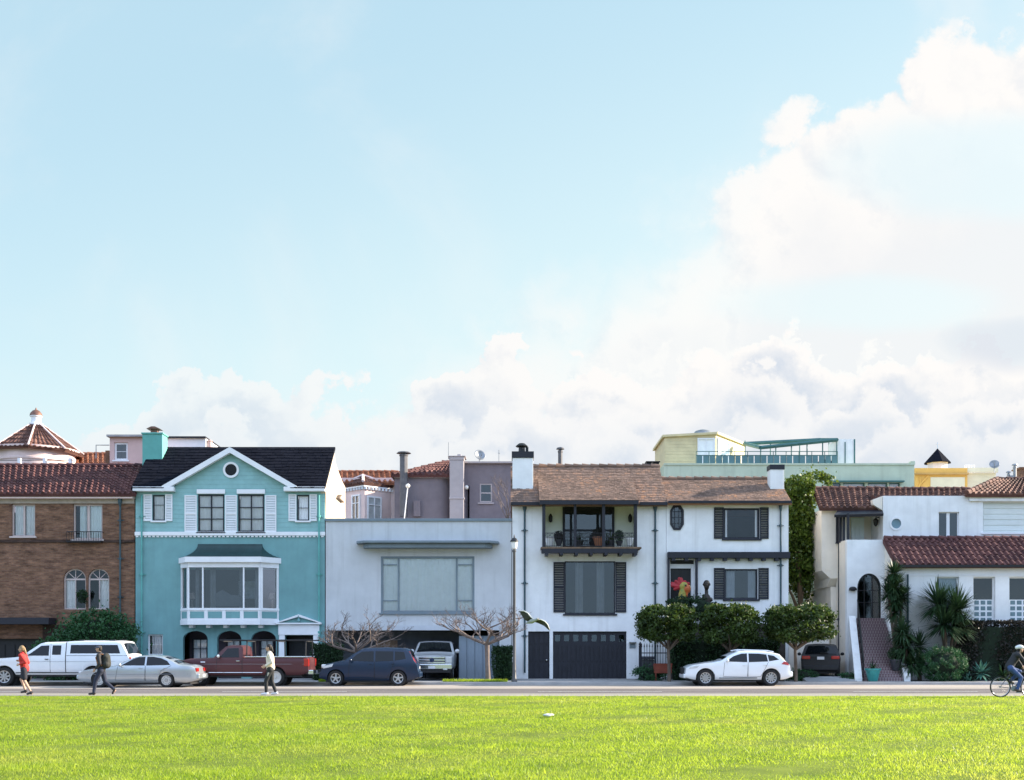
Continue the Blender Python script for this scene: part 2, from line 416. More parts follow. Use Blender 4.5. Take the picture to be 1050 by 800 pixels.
# ------------------------------------------------------------------ camera, light, sky
cam = bpy.data.cameras.new('camera'); cam.sensor_width = 36; cam.sensor_fit = 'HORIZONTAL'
cam.lens = 36*F/1050; cam.shift_y = 267/1050; cam.clip_end = 6000; cam.clip_start = .1
co = bpy.data.objects.new('camera', cam); COL.objects.link(co)
co.location = (0, 0, EYE); co.rotation_euler = (R(90), 0, 0); sc.camera = co
SUN_EL, SUN_AZ = 22.0, 13.0      # azimuth measured from +X (right of the picture) towards +Y (behind the houses)
sv = Vector((math.cos(R(SUN_EL))*math.cos(R(SUN_AZ)), math.cos(R(SUN_EL))*math.sin(R(SUN_AZ)), math.sin(R(SUN_EL))))
sl = bpy.data.lights.new('sun', 'SUN'); sl.energy = 5.0; sl.angle = R(.55); sl.color = (1, .88, .72)
so = bpy.data.objects.new('sun', sl); COL.objects.link(so); so.rotation_euler = sv.to_track_quat('Z', 'Y').to_euler(); so.location = (60, 20, 40)
w = bpy.data.worlds.new('World'); sc.world = w; w.use_nodes = True
nt = w.node_tree; nt.nodes.clear()
wo = N(nt, 'ShaderNodeOutputWorld'); bg = N(nt, 'ShaderNodeBackground'); L(nt, bg.outputs[0], wo.inputs[0])
sky = N(nt, 'ShaderNodeTexSky'); sky.sky_type = 'NISHITA'; sky.sun_disc = False
sky.sun_elevation = R(SUN_EL); sky.sun_rotation = R(90 - SUN_AZ); sky.air_density = 1.0; sky.dust_density = .6; sky.ozone_density = 1.0
def m_(op, a, b=None, c=None, clamp=False):
    n = N(nt, 'ShaderNodeMath', operation=op); n.use_clamp = clamp
    for i, v in enumerate((a, b, c)):
        if v is None: continue
        if isinstance(v, (int, float)): n.inputs[i].default_value = v
        else: L(nt, v, n.inputs[i])
    return n.outputs[0]
def noise_(vec, scale, detail, rough=.55, dist=0):
    n = N(nt, 'ShaderNodeTexNoise', noise_dimensions='2D'); n.inputs['Scale'].default_value = scale; n.inputs['Detail'].default_value = detail
    n.inputs['Roughness'].default_value = rough; n.inputs['Distortion'].default_value = dist
    L(nt, vec, n.inputs['Vector']); return n.outputs['Fac']
def smooth_(v, a, b):
    n = N(nt, 'ShaderNodeMapRange', interpolation_type='SMOOTHSTEP'); n.inputs['From Min'].default_value = a; n.inputs['From Max'].default_value = b
    L(nt, v, n.inputs['Value']); return n.outputs[0]
def curve_(v, pts):
    """piecewise curve through (value, result) points"""
    lo, hi = pts[0][0], pts[-1][0]
    mr = N(nt, 'ShaderNodeMapRange'); mr.inputs['From Min'].default_value = lo; mr.inputs['From Max'].default_value = hi
    L(nt, v, mr.inputs['Value'])
    fc = N(nt, 'ShaderNodeFloatCurve'); c = fc.mapping.curves[0]
    q = [((a-lo)/(hi-lo), b) for a, b in pts]
    c.points[0].location = q[0]; c.points[1].location = q[-1]
    for p in q[1:-1]: c.points.new(*p)
    fc.mapping.update(); L(nt, mr.outputs[0], fc.inputs['Value']); return fc.outputs[0]
def mixc_(f, a, b):
    n = N(nt, 'ShaderNodeMix', data_type='RGBA'); n.clamp_factor = True
    L(nt, f, n.inputs['Factor'])
    for k, v in (('A', a), ('B', b)):
        if isinstance(v, tuple): n.inputs[k].default_value = rgba(v)
        else: L(nt, v, n.inputs[k])
    return n.outputs['Result']
tc = N(nt, 'ShaderNodeTexCoord'); sp = N(nt, 'ShaderNodeSeparateXYZ'); L(nt, tc.outputs['Generated'], sp.inputs[0])
dx, dy, dz = sp.outputs
ay = m_('MAXIMUM', m_('ABSOLUTE', dy), .08)
u = m_('DIVIDE', dx, ay); v = m_('DIVIDE', dz, ay)          # tangents of azimuth and elevation about the street's normal
cv = N(nt, 'ShaderNodeCombineXYZ'); L(nt, u, cv.inputs[0]); L(nt, v, cv.inputs[1]); L(nt, m_('SIGN', dy), cv.inputs[2])
def U(px): return (px-525)/F
def V(py): return (667-py)/F
nA = noise_(cv.outputs[0], 15, 8, .55, .3)
nB = noise_(cv.outputs[0], 3.2, 7, .55, .4)      # broad masses
nC = noise_(cv.outputs[0], 42, 7, .62)
nD = noise_(cv.outputs[0], 6.5, 8, .58, .3)
def warped(off):
    a_ = N(nt, 'ShaderNodeVectorMath', operation='ADD'); L(nt, cv.outputs[0], a_.inputs[0]); a_.inputs[1].default_value = off
    n_ = N(nt, 'ShaderNodeTexNoise', noise_dimensions='2D'); n_.inputs['Scale'].default_value = 24; n_.inputs['Detail'].default_value = 5; n_.inputs['Roughness'].default_value = .66; L(nt, a_.outputs[0], n_.inputs['Vector'])
    w_ = N(nt, 'ShaderNodeVectorMath', operation='MULTIPLY_ADD'); L(nt, n_.outputs['Color'], w_.inputs[0]); w_.inputs[1].default_value = (.062, .062, 0); L(nt, a_.outputs[0], w_.inputs[2])
    return w_.outputs[0]
def vor_(vec, scale):
    n_ = N(nt, 'ShaderNodeTexVoronoi', feature='SMOOTH_F1', voronoi_dimensions='2D'); n_.inputs['Scale'].default_value = scale; n_.inputs['Smoothness'].default_value = .35; n_.inputs['Detail'].default_value = 0; L(nt, vec, n_.inputs['Vector']); return n_.outputs['Distance']
def puffs(off):
    """rounded cauliflower relief, about +-.03 in tangent units"""
    w_ = warped(off)
    return m_('ADD', m_('MULTIPLY', m_('SUBTRACT', .42, vor_(w_, 13)), .085), m_('MULTIPLY', m_('SUBTRACT', .42, vor_(w_, 31)), .034))
fine = m_('MULTIPLY', m_('SUBTRACT', nC, .5), .026)
def cumulus(top, off, lo=-.002, hi=.009):
    """mask and tone of one layer: lit where its relief falls away towards the sun (up and right), grey lower down"""
    p0 = puffs(off); p1 = puffs((off[0]+.010, off[1]+.008, off[2]))
    d = m_('ADD', m_('ADD', m_('SUBTRACT', top, v), p0), fine)
    lit = m_('MULTIPLY', m_('SUBTRACT', p0, p1), 42)
    body = smooth_(m_('ADD', d, m_('MULTIPLY', edge_soft, .35)), .018, .072)
    tone = m_('ADD', m_('MULTIPLY', body, 1.0), m_('MULTIPLY', lit, -.26))
    tone = m_('MAXIMUM', tone, 0.0, clamp=True)
    n_ = m_('MINIMUM', tone, 1.0)
    return smooth_(d, lo, hi), n_
edge = m_('ADD', puffs((3.1, 1.7, 0)), fine)
edge_soft = m_('ADD', m_('MULTIPLY', m_('SUBTRACT', nB, .5), .16), m_('MULTIPLY', m_('SUBTRACT', nD, .5), .12))
fb = N(nt, 'ShaderNodeMapRange'); fb.inputs['From Min'].default_value = -.02; fb.inputs['From Max'].default_value = .06; L(nt, dy, fb.inputs['Value']); front = fb.outputs[0]   # the southern half of the sky carries the clouds
# low bank of cumulus above the roofs, three ranks deep
bank_top = curve_(u, [(U(-400), V(560)), (U(60), V(470)), (U(140), V(424)), (U(200), V(392)), (U(265), V(384)), (U(330), V(410)), (U(400), V(402)), (U(450), V(386)), (U(510), V(362)), (U(550), V(376)),
                      (U(600), V(368)), (U(690), V(362)), (U(750), V(338)), (U(800), V(350)), (U(850), V(358)), (U(910), V(338)), (U(960), V(352)), (U(1050), V(362)), (U(1400), V(345))])
left_fade = smooth_(u, U(120), U(560))
b1, t1 = cumulus(bank_top, (0, 0, 0))
b2, t2 = cumulus(m_('SUBTRACT', bank_top, m_('ADD', .034, m_('MULTIPLY', edge_soft, .35))), (5.3, 2.2, 0), -.004, .014)
b3, t3 = cumulus(m_('SUBTRACT', bank_top, m_('ADD', .066, m_('MULTIPLY', edge_soft, .5))), (9.1, 4.4, 0), -.008, .02)
b1 = m_('MULTIPLY', b1, m_('ADD', .72, m_('MULTIPLY', left_fade, .28)))
b2 = m_('MULTIPLY', b2, .85); b3 = m_('MULTIPLY', b3, .8)
def mixv(f, a, b): return m_('ADD', m_('MULTIPLY', a, m_('SUBTRACT', 1, f)), m_('MULTIPLY', b, f))
bank = m_('MAXIMUM', b1, m_('MAXIMUM', b2, b3))
btone = mixv(b3, mixv(b2, t1, t2), t3)
# high diagonal mass on the right, soft towards its lower left
diag_top = curve_(u, [(U(-400), V(700)), (U(430), V(420)), (U(560), V(330)), (U(640), V(275)), (U(700), V(232)), (U(760), V(170)), (U(800), V(122)), (U(835), V(98)), (U(880), V(98)), (U(930), V(66)), (U(990), V(30)), (U(1060), V(34)), (U(1400), V(90))])
ddiag = m_('ADD', m_('SUBTRACT', diag_top, v), m_('ADD', m_('MULTIPLY', edge, .8), m_('MULTIPLY', edge_soft, .2)))
sharp = smooth_(u, U(640), U(830))
diag_a = smooth_(ddiag, -.004, .018); diag_b = smooth_(ddiag, -.07, .08)
diag = m_('ADD', m_('MULTIPLY', diag_a, sharp), m_('MULTIPLY', diag_b, m_('SUBTRACT', 1, sharp)))
core = smooth_(m_('ADD', m_('SUBTRACT', 1, m_('ADD', m_('POWER', m_('DIVIDE', m_('SUBTRACT', u, U(860)), .13), 2), m_('POWER', m_('DIVIDE', m_('SUBTRACT', v, V(195)), .085), 2))), m_('MULTIPLY', edge_soft, 7)), -.6, .6)
core2 = smooth_(m_('ADD', m_('SUBTRACT', 1, m_('ADD', m_('POWER', m_('DIVIDE', m_('SUBTRACT', u, U(1010)), .09), 2), m_('POWER', m_('DIVIDE', m_('SUBTRACT', v, V(80)), .05), 2))), m_('MULTIPLY', edge_soft, 7)), -.6, .6)
diag_m = m_('MULTIPLY', diag, m_('ADD', .88, m_('MULTIPLY', m_('MAXIMUM', core, core2), .12)))
# gap of blue at the upper right, under the top streamer
gapc = m_('ADD', m_('POWER', m_('DIVIDE', m_('SUBTRACT', u, U(1030)), .14), 2), m_('POWER', m_('DIVIDE', m_('SUBTRACT', v, V(168)), .045), 2))
gap = m_('SUBTRACT', 1.0, smooth_(m_('ADD', gapc, m_('MULTIPLY', edge_soft, 9)), .2, 1.5))
gapd = m_('ADD', m_('POWER', m_('DIVIDE', m_('SUBTRACT', u, U(880)), .12), 2), m_('POWER', m_('DIVIDE', m_('SUBTRACT', v, V(312)), .025), 2))
gap2 = m_('SUBTRACT', 1.0, smooth_(m_('ADD', gapd, m_('MULTIPLY', edge_soft, 9)), .2, 1.5))
diag_m = m_('MULTIPLY', diag_m, m_('SUBTRACT', 1, m_('MULTIPLY', m_('MAXIMUM', gap, gap2), .5)))
wisps = m_('MULTIPLY', smooth_(m_('ADD', nB, m_('MULTIPLY', nD, .3)), .62, .95), .30)
cl = m_('MULTIPLY', m_('MAXIMUM', m_('MAXIMUM', bank, diag_m), wisps), front)
# cloud tone: lit tops, lavender-grey bodies below and away from the sun
pat = m_('ADD', m_('POWER', m_('DIVIDE', m_('SUBTRACT', u, U(1040)), .075), 2), m_('POWER', m_('DIVIDE', m_('SUBTRACT', v, V(352)), .026), 2))
sh2 = m_('MULTIPLY', m_('SUBTRACT', 1, smooth_(m_('ADD', pat, m_('MULTIPLY', edge_soft, 12)), .1, 1.6)), 1.0)
dp = m_('SUBTRACT', puffs((3.1, 1.7, 0)), puffs((3.11, 1.708, 0)))
dtone = m_('MULTIPLY', m_('MAXIMUM', m_('SUBTRACT', .10, m_('MULTIPLY', dp, 40)), 0.0), .22, clamp=True)
dtone = m_('MAXIMUM', dtone, m_('MULTIPLY', smooth_(m_('SUBTRACT', ddiag, m_('MULTIPLY', edge_soft, .8)), .07, .19), .30))
bk = smooth_(bank, .0, .5)
shade = m_('MAXIMUM', mixv(bk, dtone, btone), m_('MULTIPLY', sh2, .7), clamp=True)
warm = mixc_(smooth_(u, -.3, .2), (3.55, 3.58, 3.58), (3.80, 3.72, 3.64))
ccol = mixc_(shade, warm, (2.58, 2.82, 3.18))
tint = N(nt, 'ShaderNodeMix', data_type='RGBA', blend_type='MULTIPLY'); tint.inputs['Factor'].default_value = 1
L(nt, sky.outputs[0], tint.inputs['A']); L(nt, mixc_(front, (1.75, 1.65, 1.5), (1.8, 1.55, 1.1)), tint.inputs['B'])
south = mixc_(smooth_(m_('SUBTRACT', v, m_('MULTIPLY', u, .28)), V(500), V(-40)), (2.92, 3.52, 3.62), (1.96, 2.88, 3.46))       # thin marine haze in front of the blue
north = mixc_(smooth_(v, .02, .45), (1.5, 2.3, 3.2), (4.4, 5.7, 8.2))
hz = mixc_(front, north, south)
haze = mixc_(m_('MAXIMUM', m_('ADD', .80, m_('MULTIPLY', smooth_(v, .5, .1), .12)), m_('SUBTRACT', .97, front)), tint.outputs['Result'], hz)
skyc = mixc_(cl, haze, ccol)
skyc = mixc_(m_('MULTIPLY', m_('MULTIPLY', smooth_(v, V(385), V(470)), front), .32), skyc, (3.08, 3.28, 3.52))     # milky air low over the roofs
final = mixc_(smooth_(dz, -.02, .0), (1.2, 1.4, 1.0), skyc)
L(nt, final, bg.inputs['Color']); bg.inputs['Strength'].default_value = .1
vs = sc.view_settings; vs.view_transform = 'Standard'; vs.look = 'None'; vs.gamma = 1; vs.use_curve_mapping = False; vs.exposure = 1.4
w.cycles.sampling_method = 'MANUAL'; w.cycles.sample_map_resolution = 512
sc.cycles.max_bounces = 8; sc.cycles.transparent_max_bounces = 16; sc.cycles.use_denoising = True
sc.cycles.sample_clamp_indirect = 8

# ------------------------------------------------------------------ ground
def gsheet(name, x0, x1, y0, y1, z, m, label):
    mb = MB(); mb.quad((x0,y0,z),(x1,y0,z),(x1,y1,z),(x0,y1,z))
    return structure(mb.build(name, m, label=label), label)
def asphalt():
    m = pm('asphalt', (.17,.147,.142), .9, .24, .7, .35, 90, spec=.3, stretch=(.25,1.6,1))
    return m
gsheet('ground', -900, 900, -300, 1500, -.03, pm('earth', (.16,.15,.10), .95, .2, .05), 'bare earth under and beyond the houses')
gsheet('road', -160, 160, 42.3, 53.0, .0, asphalt(), 'grey asphalt street between lawn and parked cars')
gsheet('parking_lane', -160, 160, 47.6, 53.0, .004, pm('pale_concrete_lane', (.39,.335,.285), .9, .16, .6, .3, 80, stretch=(.3,1.5,1)), 'paler concrete strip along the parked cars')
gsheet('path', -160, 160, 39.8, 42.3, .006, pm('pale_path', (.31,.28,.23), .9, .14, .6, .3, 70, stretch=(.3,1.5,1)), 'pale path between lawn and street')
mk = MB()
for i in range(-7, 8):
    mk.box(i*12.2-3.4+4.4, i*12.2+1.4+4.4, 44.05, 44.2, .004, .008)
structure(mk.build('lane_markings', pm('road_paint', (.62,.60,.56), .7, .15, 6)), 'white dashed lane line on the street')
kb = MB(); kb.box(-160, 160, 53.0, 53.25, -.02, .13)
structure(kb.build('kerb', M['concrete'], bevel=.02), 'concrete kerb beside the parked cars')
kb = MB(); kb.box(-160, 160, 53.25, 57.0, -.02, .125)
structure(kb.build('sidewalk', pm('sidewalk_concrete', (.36,.35,.34), .9, .12, .8, .3, 60)), 'grey sidewalk before the houses')
kb = MB(); kb.box(-160, 160, 57.0, 59.5, -.02, .15)
structure(kb.build('forecourt_paving', M['drive']), 'paving at the feet of the houses')
def ramp(px0, px1, za, zb, label):
    mb = MB(); x0, x1 = X(px0, 56), X(px1, 56)
    mb.prism([(54.2, .1), (60.5, .1), (60.5, zb), (55.4, zb), (54.2, za)], x0, x1, 'x')
    structure(mb.build('driveway', pm('driveway_slab', (.38,.38,.39), .9, .12, 1, .2, 60), label=label), label)
ramp(818, 868, .13, .33, 'sloping driveway under the dark car')

# lawn: a sheet plus many real blades
def lawn_mat():
    m, nt_, P, out = nodes_of('lawn_soil')
    tc_ = N(nt_, 'ShaderNodeTexCoord'); n1 = N(nt_, 'ShaderNodeTexNoise'); n1.inputs['Scale'].default_value = .8; n1.inputs['Detail'].default_value = 9; n1.inputs['Roughness'].default_value = .7
    L(nt_, tc_.outputs['Object'], n1.inputs['Vector'])
    rp = N(nt_, 'ShaderNodeValToRGB'); e = rp.color_ramp.elements
    e[0].position = .3; e[0].color = (.06,.095,.014,1); e[1].position = .7; e[1].color = (.18,.22,.03,1)  # kept dark so the gaps between blades read as shadow
    L(nt_, n1.outputs['Fac'], rp.inputs[0]); L(nt_, rp.outputs[0], P.inputs['Base Color']); P.inputs['Roughness'].default_value = .95
    P.inputs['Specular IOR Level'].default_value = .1
    return m
lw = MB()
nx, ny = 90, 60
xs = np.linspace(-160, 160, nx); ys = np.linspace(-60, 39.8, ny)
def ground_z(x, y):
    f = np.clip((39.6-y)/3, 0, 1)
    return f*(.015*np.sin(x*.9+1.3*np.sin(y*.5)) + .015*np.sin(y*1.1+x*.37) + .012*np.sin(x*2.3-y*1.9))
for j in range(ny):
    for i in range(nx): lw.v.append((xs[i], ys[j], .005+float(ground_z(xs[i], ys[j]))*.5))
for j in range(ny-1):
    for i in range(nx-1): lw.f.append((j*nx+i, j*nx+i+1, (j+1)*nx+i+1, (j+1)*nx+i))
structure(lw.build('lawn', lawn_mat(), smooth=60), 'wide mown lawn before the street')
def blades(n, x0, x1, y0, y1, h, wd, seed):
    r_ = np.random.default_rng(seed)
    # density falls off with distance
    y = y0 + (y1-y0)*r_.random(n)**1.25; half = 9 + y*.52
    x = (r_.random(n)*2-1)*half
    keep = (x > x0) & (x < x1); x, y = x[keep], y[keep]; k = len(x)
    clump = .55+.45*np.sin(x*1.7+2*np.sin(y*.8))*np.sin(y*2.1+1.5*np.sin(x*.6)) + .5*(r_.random(k)-.5)
    H = h*(.65+.65*np.clip(clump, 0, 1.2))*(.7+.6*r_.random(k))*(1+.0*y)
    W = wd*(.7+.6*r_.random(k))*(1+y*.02)
    a = r_.random(k)*math.pi*2; ln = H*(.25+.8*r_.random(k)); b = r_.random(k)*math.pi*2
    z = .005+.5*ground_z(x, y)-.004
    P0 = np.stack([x - W*np.cos(a), y - W*np.sin(a), z], 1); P1 = np.stack([x + W*np.cos(a), y + W*np.sin(a), z], 1)
    T = np.stack([x + ln*np.cos(b), y + ln*np.sin(b), z+H], 1)
    return np.stack([P0, P1, T], 1)
def grass_mat():
    m = leaf_mat('grass_blade', (.145,.255,.016), (.345,.445,.036), .56, .45)
    nt_ = m.node_tree; P = nt_.nodes['Principled BSDF']
    old = P.inputs['Base Color'].links[0].from_socket; hs = [n for n in nt_.nodes if n.type == 'HUE_SAT'][0]
    tc_ = N(nt_, 'ShaderNodeTexCoord')
    def nz(sc_, d_):
        n_ = N(nt_, 'ShaderNodeTexNoise'); n_.inputs['Scale'].default_value = sc_; n_.inputs['Detail'].default_value = d_; n_.inputs['Roughness'].default_value = .65; L(nt_, tc_.outputs['Object'], n_.inputs['Vector']); return n_.outputs['Fac']
    def band(v_, a_, b_):
        r_ = N(nt_, 'ShaderNodeMapRange'); r_.inputs['From Min'].default_value = a_; r_.inputs['From Max'].default_value = b_; L(nt_, v_, r_.inputs['Value']); return r_.outputs[0]
    x1 = N(nt_, 'ShaderNodeMix', data_type='RGBA'); L(nt_, band(nz(.22, 6), .50, .72), x1.inputs['Factor']); L(nt_, old, x1.inputs['A']); x1.inputs['B'].default_value = (.36,.39,.07,1)      # drier, paler areas
    x2 = N(nt_, 'ShaderNodeMix', data_type='RGBA'); L(nt_, band(nz(.5, 8), .56, .70), x2.inputs['Factor']); L(nt_, x1.outputs['Result'], x2.inputs['A']); x2.inputs['B'].default_value = (.10,.19,.02,1)   # lusher clover patches
    L(nt_, x2.outputs['Result'], P.inputs['Base Color']); L(nt_, x2.outputs['Result'], hs.inputs['Color'])
    return m
GM = grass_mat()
gv = np.concatenate([blades(620000, -60, 60, 12.6, 39.7, .034, .0045, 1), blades(22000, -60, 60, 12.6, 39.7, .075, .006, 2)])
go = link('grass', np_mesh('grass', gv, GM, 3), GM); go['kind'] = 'stuff'; go['label'] = 'short bright green grass of the lawn'
# verge grass between kerb and sidewalk
def verge(px0, px1, y0, y1, n, label):
    x0, x1 = X(px0, 53.8), X(px1, 53.8)
    x = x0+(x1-x0)*nr.random(n); y = y0+(y1-y0)*nr.random(n); a = nr.random(n)*6.28; b = nr.random(n)*6.28
    H = .05+.12*nr.random(n)*nr.random(n)+.03; z = np.full(n, .12)
    Vv = np.stack([np.stack([x-.014*np.cos(a), y-.014*np.sin(a), z], 1), np.stack([x+.014*np.cos(a), y+.014*np.sin(a), z], 1), np.stack([x+.06*np.cos(b), y+.06*np.sin(b), z+H], 1)], 1)
    o = link('verge_grass', np_mesh('verge_grass', Vv, GM, 3), GM); o['kind'] = 'stuff'; o['label'] = label
verge(328, 360, 53.3, 54.0, 2600, 'strip of bright grass beside the dark blue car')
verge(455, 520, 53.3, 54.0, 4500, 'strip of bright grass round the bare tree at the lamp post')
# ------------------------------------------------------------------ house helpers
D0 = 58.5
class House:
    def __init__(s, name, label, cat, pxc, D, group=None):
        s.D = D; s.root = thing(name, label, cat, (X(pxc, D), D, 0), group); s.holes = []
    def x(s, px, D=None): return X(px, D or s.D)
    def z(s, py, D=None): return Z(py, D or s.D)
    def put(s, mb, name, m, parent=None, **k): return mb.build(name, m, parent or s.root, **k)
    def rect(s, px0, px1, py0, py1, D=None): return (s.x(px0, D), s.x(px1, D), s.z(py1, D), s.z(py0, D))
    def box(s, name, m, px0, px1, py0, py1, ya, yb, parent=None, D=None, **k):
        mb = MB(); r = s.rect(px0, px1, py0, py1, D); mb.box(r[0], r[1], ya, yb, r[2], r[3])
        return s.put(mb, name, m, parent, **k)
    def shell(s, px0, px1, z0, z1, depth, m, name='wall', thick=.3, arches=(), floors=()):
        """front wall with the openings collected so far, two sides and a back"""
        x0, x1 = s.x(px0), s.x(px1); D = s.D; mb = MB()
        mb.wall(x0, x1, z0, z1, D, D+thick, s.holes)
        for a in arches: mb.arch(a[0], a[1], a[2], a[3], D, D+thick)
        mb.box(x0, x0+.25, D+thick, D+depth, z0, z1); mb.box(x1-.25, x1, D+thick, D+depth, z0, z1)
        mb.box(x0+.25, x1-.25, D+depth-.25, D+depth, z0, z1)
        o = s.put(mb, name, m, recalc=False)
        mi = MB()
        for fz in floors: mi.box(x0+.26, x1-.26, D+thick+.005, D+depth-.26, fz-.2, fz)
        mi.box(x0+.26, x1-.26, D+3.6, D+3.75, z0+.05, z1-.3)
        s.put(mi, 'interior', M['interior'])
        return o
    def win(s, px0, px1, py0, py1, cols=1, rows=1, fm='trim', fw=.07, D=None, rec=.1, curt=None, sill=True, hole=True,
            mw=.035, glass='glass', arch=0, proud=0, vs_=None, hs_=None, sillm=None, curt_part=(0,1), name='window', mm=None):
        D = D or s.D
        if curt in ('curtain', 'curtainteal') and glass == 'glass': glass = 'glassclear'
        x0, x1, z0, z1 = s.rect(px0, px1, py0, py1, D)
        if hole: s.holes.append((x0, x1, z0, z1))
        mb = MB(); ya, yb = D+rec-proud, D+rec+.07
        mb.box(x0-.004, x0+fw, ya, yb, z0, z1); mb.box(x1-fw, x1+.004, ya, yb, z0, z1)
        mb.box(x0+fw, x1-fw, ya, yb, z0-.004, z0+fw); mb.box(x0+fw, x1-fw, ya, yb, z1-fw, z1+.004)
        xi0, xi1, zi0, zi1 = x0+fw, x1-fw, z0+fw, z1-fw
        vv = vs_ if vs_ is not None else [i/cols for i in range(1, cols)]
        hh = hs_ if hs_ is not None else [j/rows for j in range(1, rows)]
        mbm = MB() if mm else mb
        for t in vv:
            c = xi0+(xi1-xi0)*t; mbm.box(c-mw/2, c+mw/2, ya+.012, yb-.01, zi0, zi1)
        for t in hh:
            c = zi0+(zi1-zi0)*t; mbm.box(xi0, xi1, ya+.02, yb-.018, c-mw*.4, c+mw*.4)
        f = s.put(mb, name, M[fm])
        if mm and mbm.v: s.put(mbm, 'sash', M[mm], f)
        g = MB(); g.quad((xi0,D+rec+.045,zi0),(xi1,D+rec+.045,zi0),(xi1,D+rec+.045,zi1),(xi0,D+rec+.045,zi1)); s.put(g, 'pane', M[glass], f)
        if curt:
            for a, b in (curt_part if isinstance(curt_part[0], tuple) else (curt_part,)):
                ca_, cb_ = xi0+(xi1-xi0)*a, xi0+(xi1-xi0)*b; c = MB(); n = max(24, int((cb_-ca_)*26)); yy = D+rec+.075; ca, cb = xi0+(xi1-xi0)*a, xi0+(xi1-xi0)*b
                ph = rng.random()*6
                for i in range(n+1):
                    t = i/n; xx = ca+(cb-ca)*t; dy_ = .05*abs(math.sin(ph+t*(cb-ca)*9.5))**.7+.02*math.sin(t*31+ph)
                    c.v += [(xx, yy+dy_, zi0-.02), (xx, yy+dy_, zi1+.05)]
                c.f = [(2*i, 2*i+2, 2*i+3, 2*i+1) for i in range(n)]
                s.put(c, 'curtain', M[curt], f, smooth=70, recalc=False)
        if sill:
            b = MB(); b.box(x0-.09, x1+.09, D-.09, D+rec-.003, z0-.09, z0-.002); s.put(b, 'sill', M[sillm or fm], f, bevel=.01)
        return f
    def shutter(s, px0, px1, py0, py1, m='trim', D=None, label=None):
        D = D or s.D; x0, x1, z0, z1 = s.rect(px0, px1, py0, py1, D); mb = MB(); f = .055
        y0, y1 = D-.06, D-.008
        mb.box(x0, x0+f, y0, y1, z0, z1); mb.box(x1-f, x1, y0, y1, z0, z1)
        mid = (z0+z1)/2
        for a, b in ((z0, z0+f), (z1-f, z1), (mid-f/2, mid+f/2)): mb.box(x0+f, x1-f, y0+.004, y1, a, b)
        n = max(6, int((z1-z0)/.09))
        for k in range(n):
            zz = z0+f+(z1-z0-2*f)*(k+.5)/n
            mb.slab((x0+f, y0+.014, zz-.03), (x1-f, y0+.014, zz-.03), (x1-f, y1-.006, zz+.035), (x0+f, y1-.006, zz+.035), .012)
        return s.put(mb, 'shutter', M[m])
def tiles(A, B, C, Dd, m, name, parent, pitch=.30, course=.42, amp=.095, thick=.05, ridge=True):
    """barrel-tiled roof plane: A,B eave left/right, C,Dd ridge right/left"""
    A, B, C, Dd = (np.array(p, float) for p in (A, B, C, Dd))
    eave = np.linalg.norm(B-A); sl_ = np.linalg.norm((C+Dd)/2-(A+B)/2)
    n = np.cross(B-A, Dd-A); n /= np.linalg.norm(n)
    if n[2] < 0: n = -n
    nc = max(2, int(round(eave/pitch))); nrw = max(2, int(round(sl_/course)))
    prof = [(0,0),(.06,.55),(.16,.9),(.27,1.0),(.38,.9),(.48,.55),(.54,0),(.62,-.22),(.77,-.32),(.92,-.22),(1.0,0)]
    V_ = []; F_ = []
    for r in range(nrw):
        v0, v1 = r/nrw, min(1, (r+1.12)/nrw)
        for c in range(nc):
            o = len(V_); jit = rng.uniform(-.012, .012); lift = thick*(1+rng.uniform(-.25, .35))
            for (t, h) in prof:
                uu = (c+t)/nc
                for k, vv in ((0, v0), (1, v1)):
                    vq = vv + (jit/nrw*3 if k == 0 else 0)
                    p = A*(1-uu)*(1-vq)+B*uu*(1-vq)+C*uu*vq+Dd*(1-uu)*vq
                    V_.append(tuple(p + n*(amp*h*(1 if k == 0 else .82) + (lift if k == 0 else .008))))
            # front lip
            for (t, h) in prof:
                uu = (c+t)/nc; vq = v0 + jit/nrw*3
                p = A*(1-uu)*(1-vq)+B*uu*(1-vq)+C*uu*vq+Dd*(1-uu)*vq
                V_.append(tuple(p + n*(min(amp*h, 0)-.02)))
            k = len(prof)
            for i in range(k-1):
                F_.append((o+2*i, o+2*i+2, o+2*i+3, o+2*i+1))
                F_.append((o+2*k+i, o+2*k+i+1, o+2*i+2, o+2*i))
    mb = MB(); mb.v = V_; mb.f = F_
    mb.slab(tuple(A-n*.03), tuple(B-n*.03), tuple(C-n*.03), tuple(Dd-n*.03), .12)
    if ridge and np.linalg.norm(C-Dd) > .5:
        k = max(2, int(np.linalg.norm(C-Dd)/.45))
        for i in range(k):
            a = Dd+(C-Dd)*i/k; b = Dd+(C-Dd)*(i+1.1)/k
            mb.tube([a+n*.05, b+n*.03], [.13, .10], 8)
    return mb.build(name, m, parent, recalc=False, smooth=50)
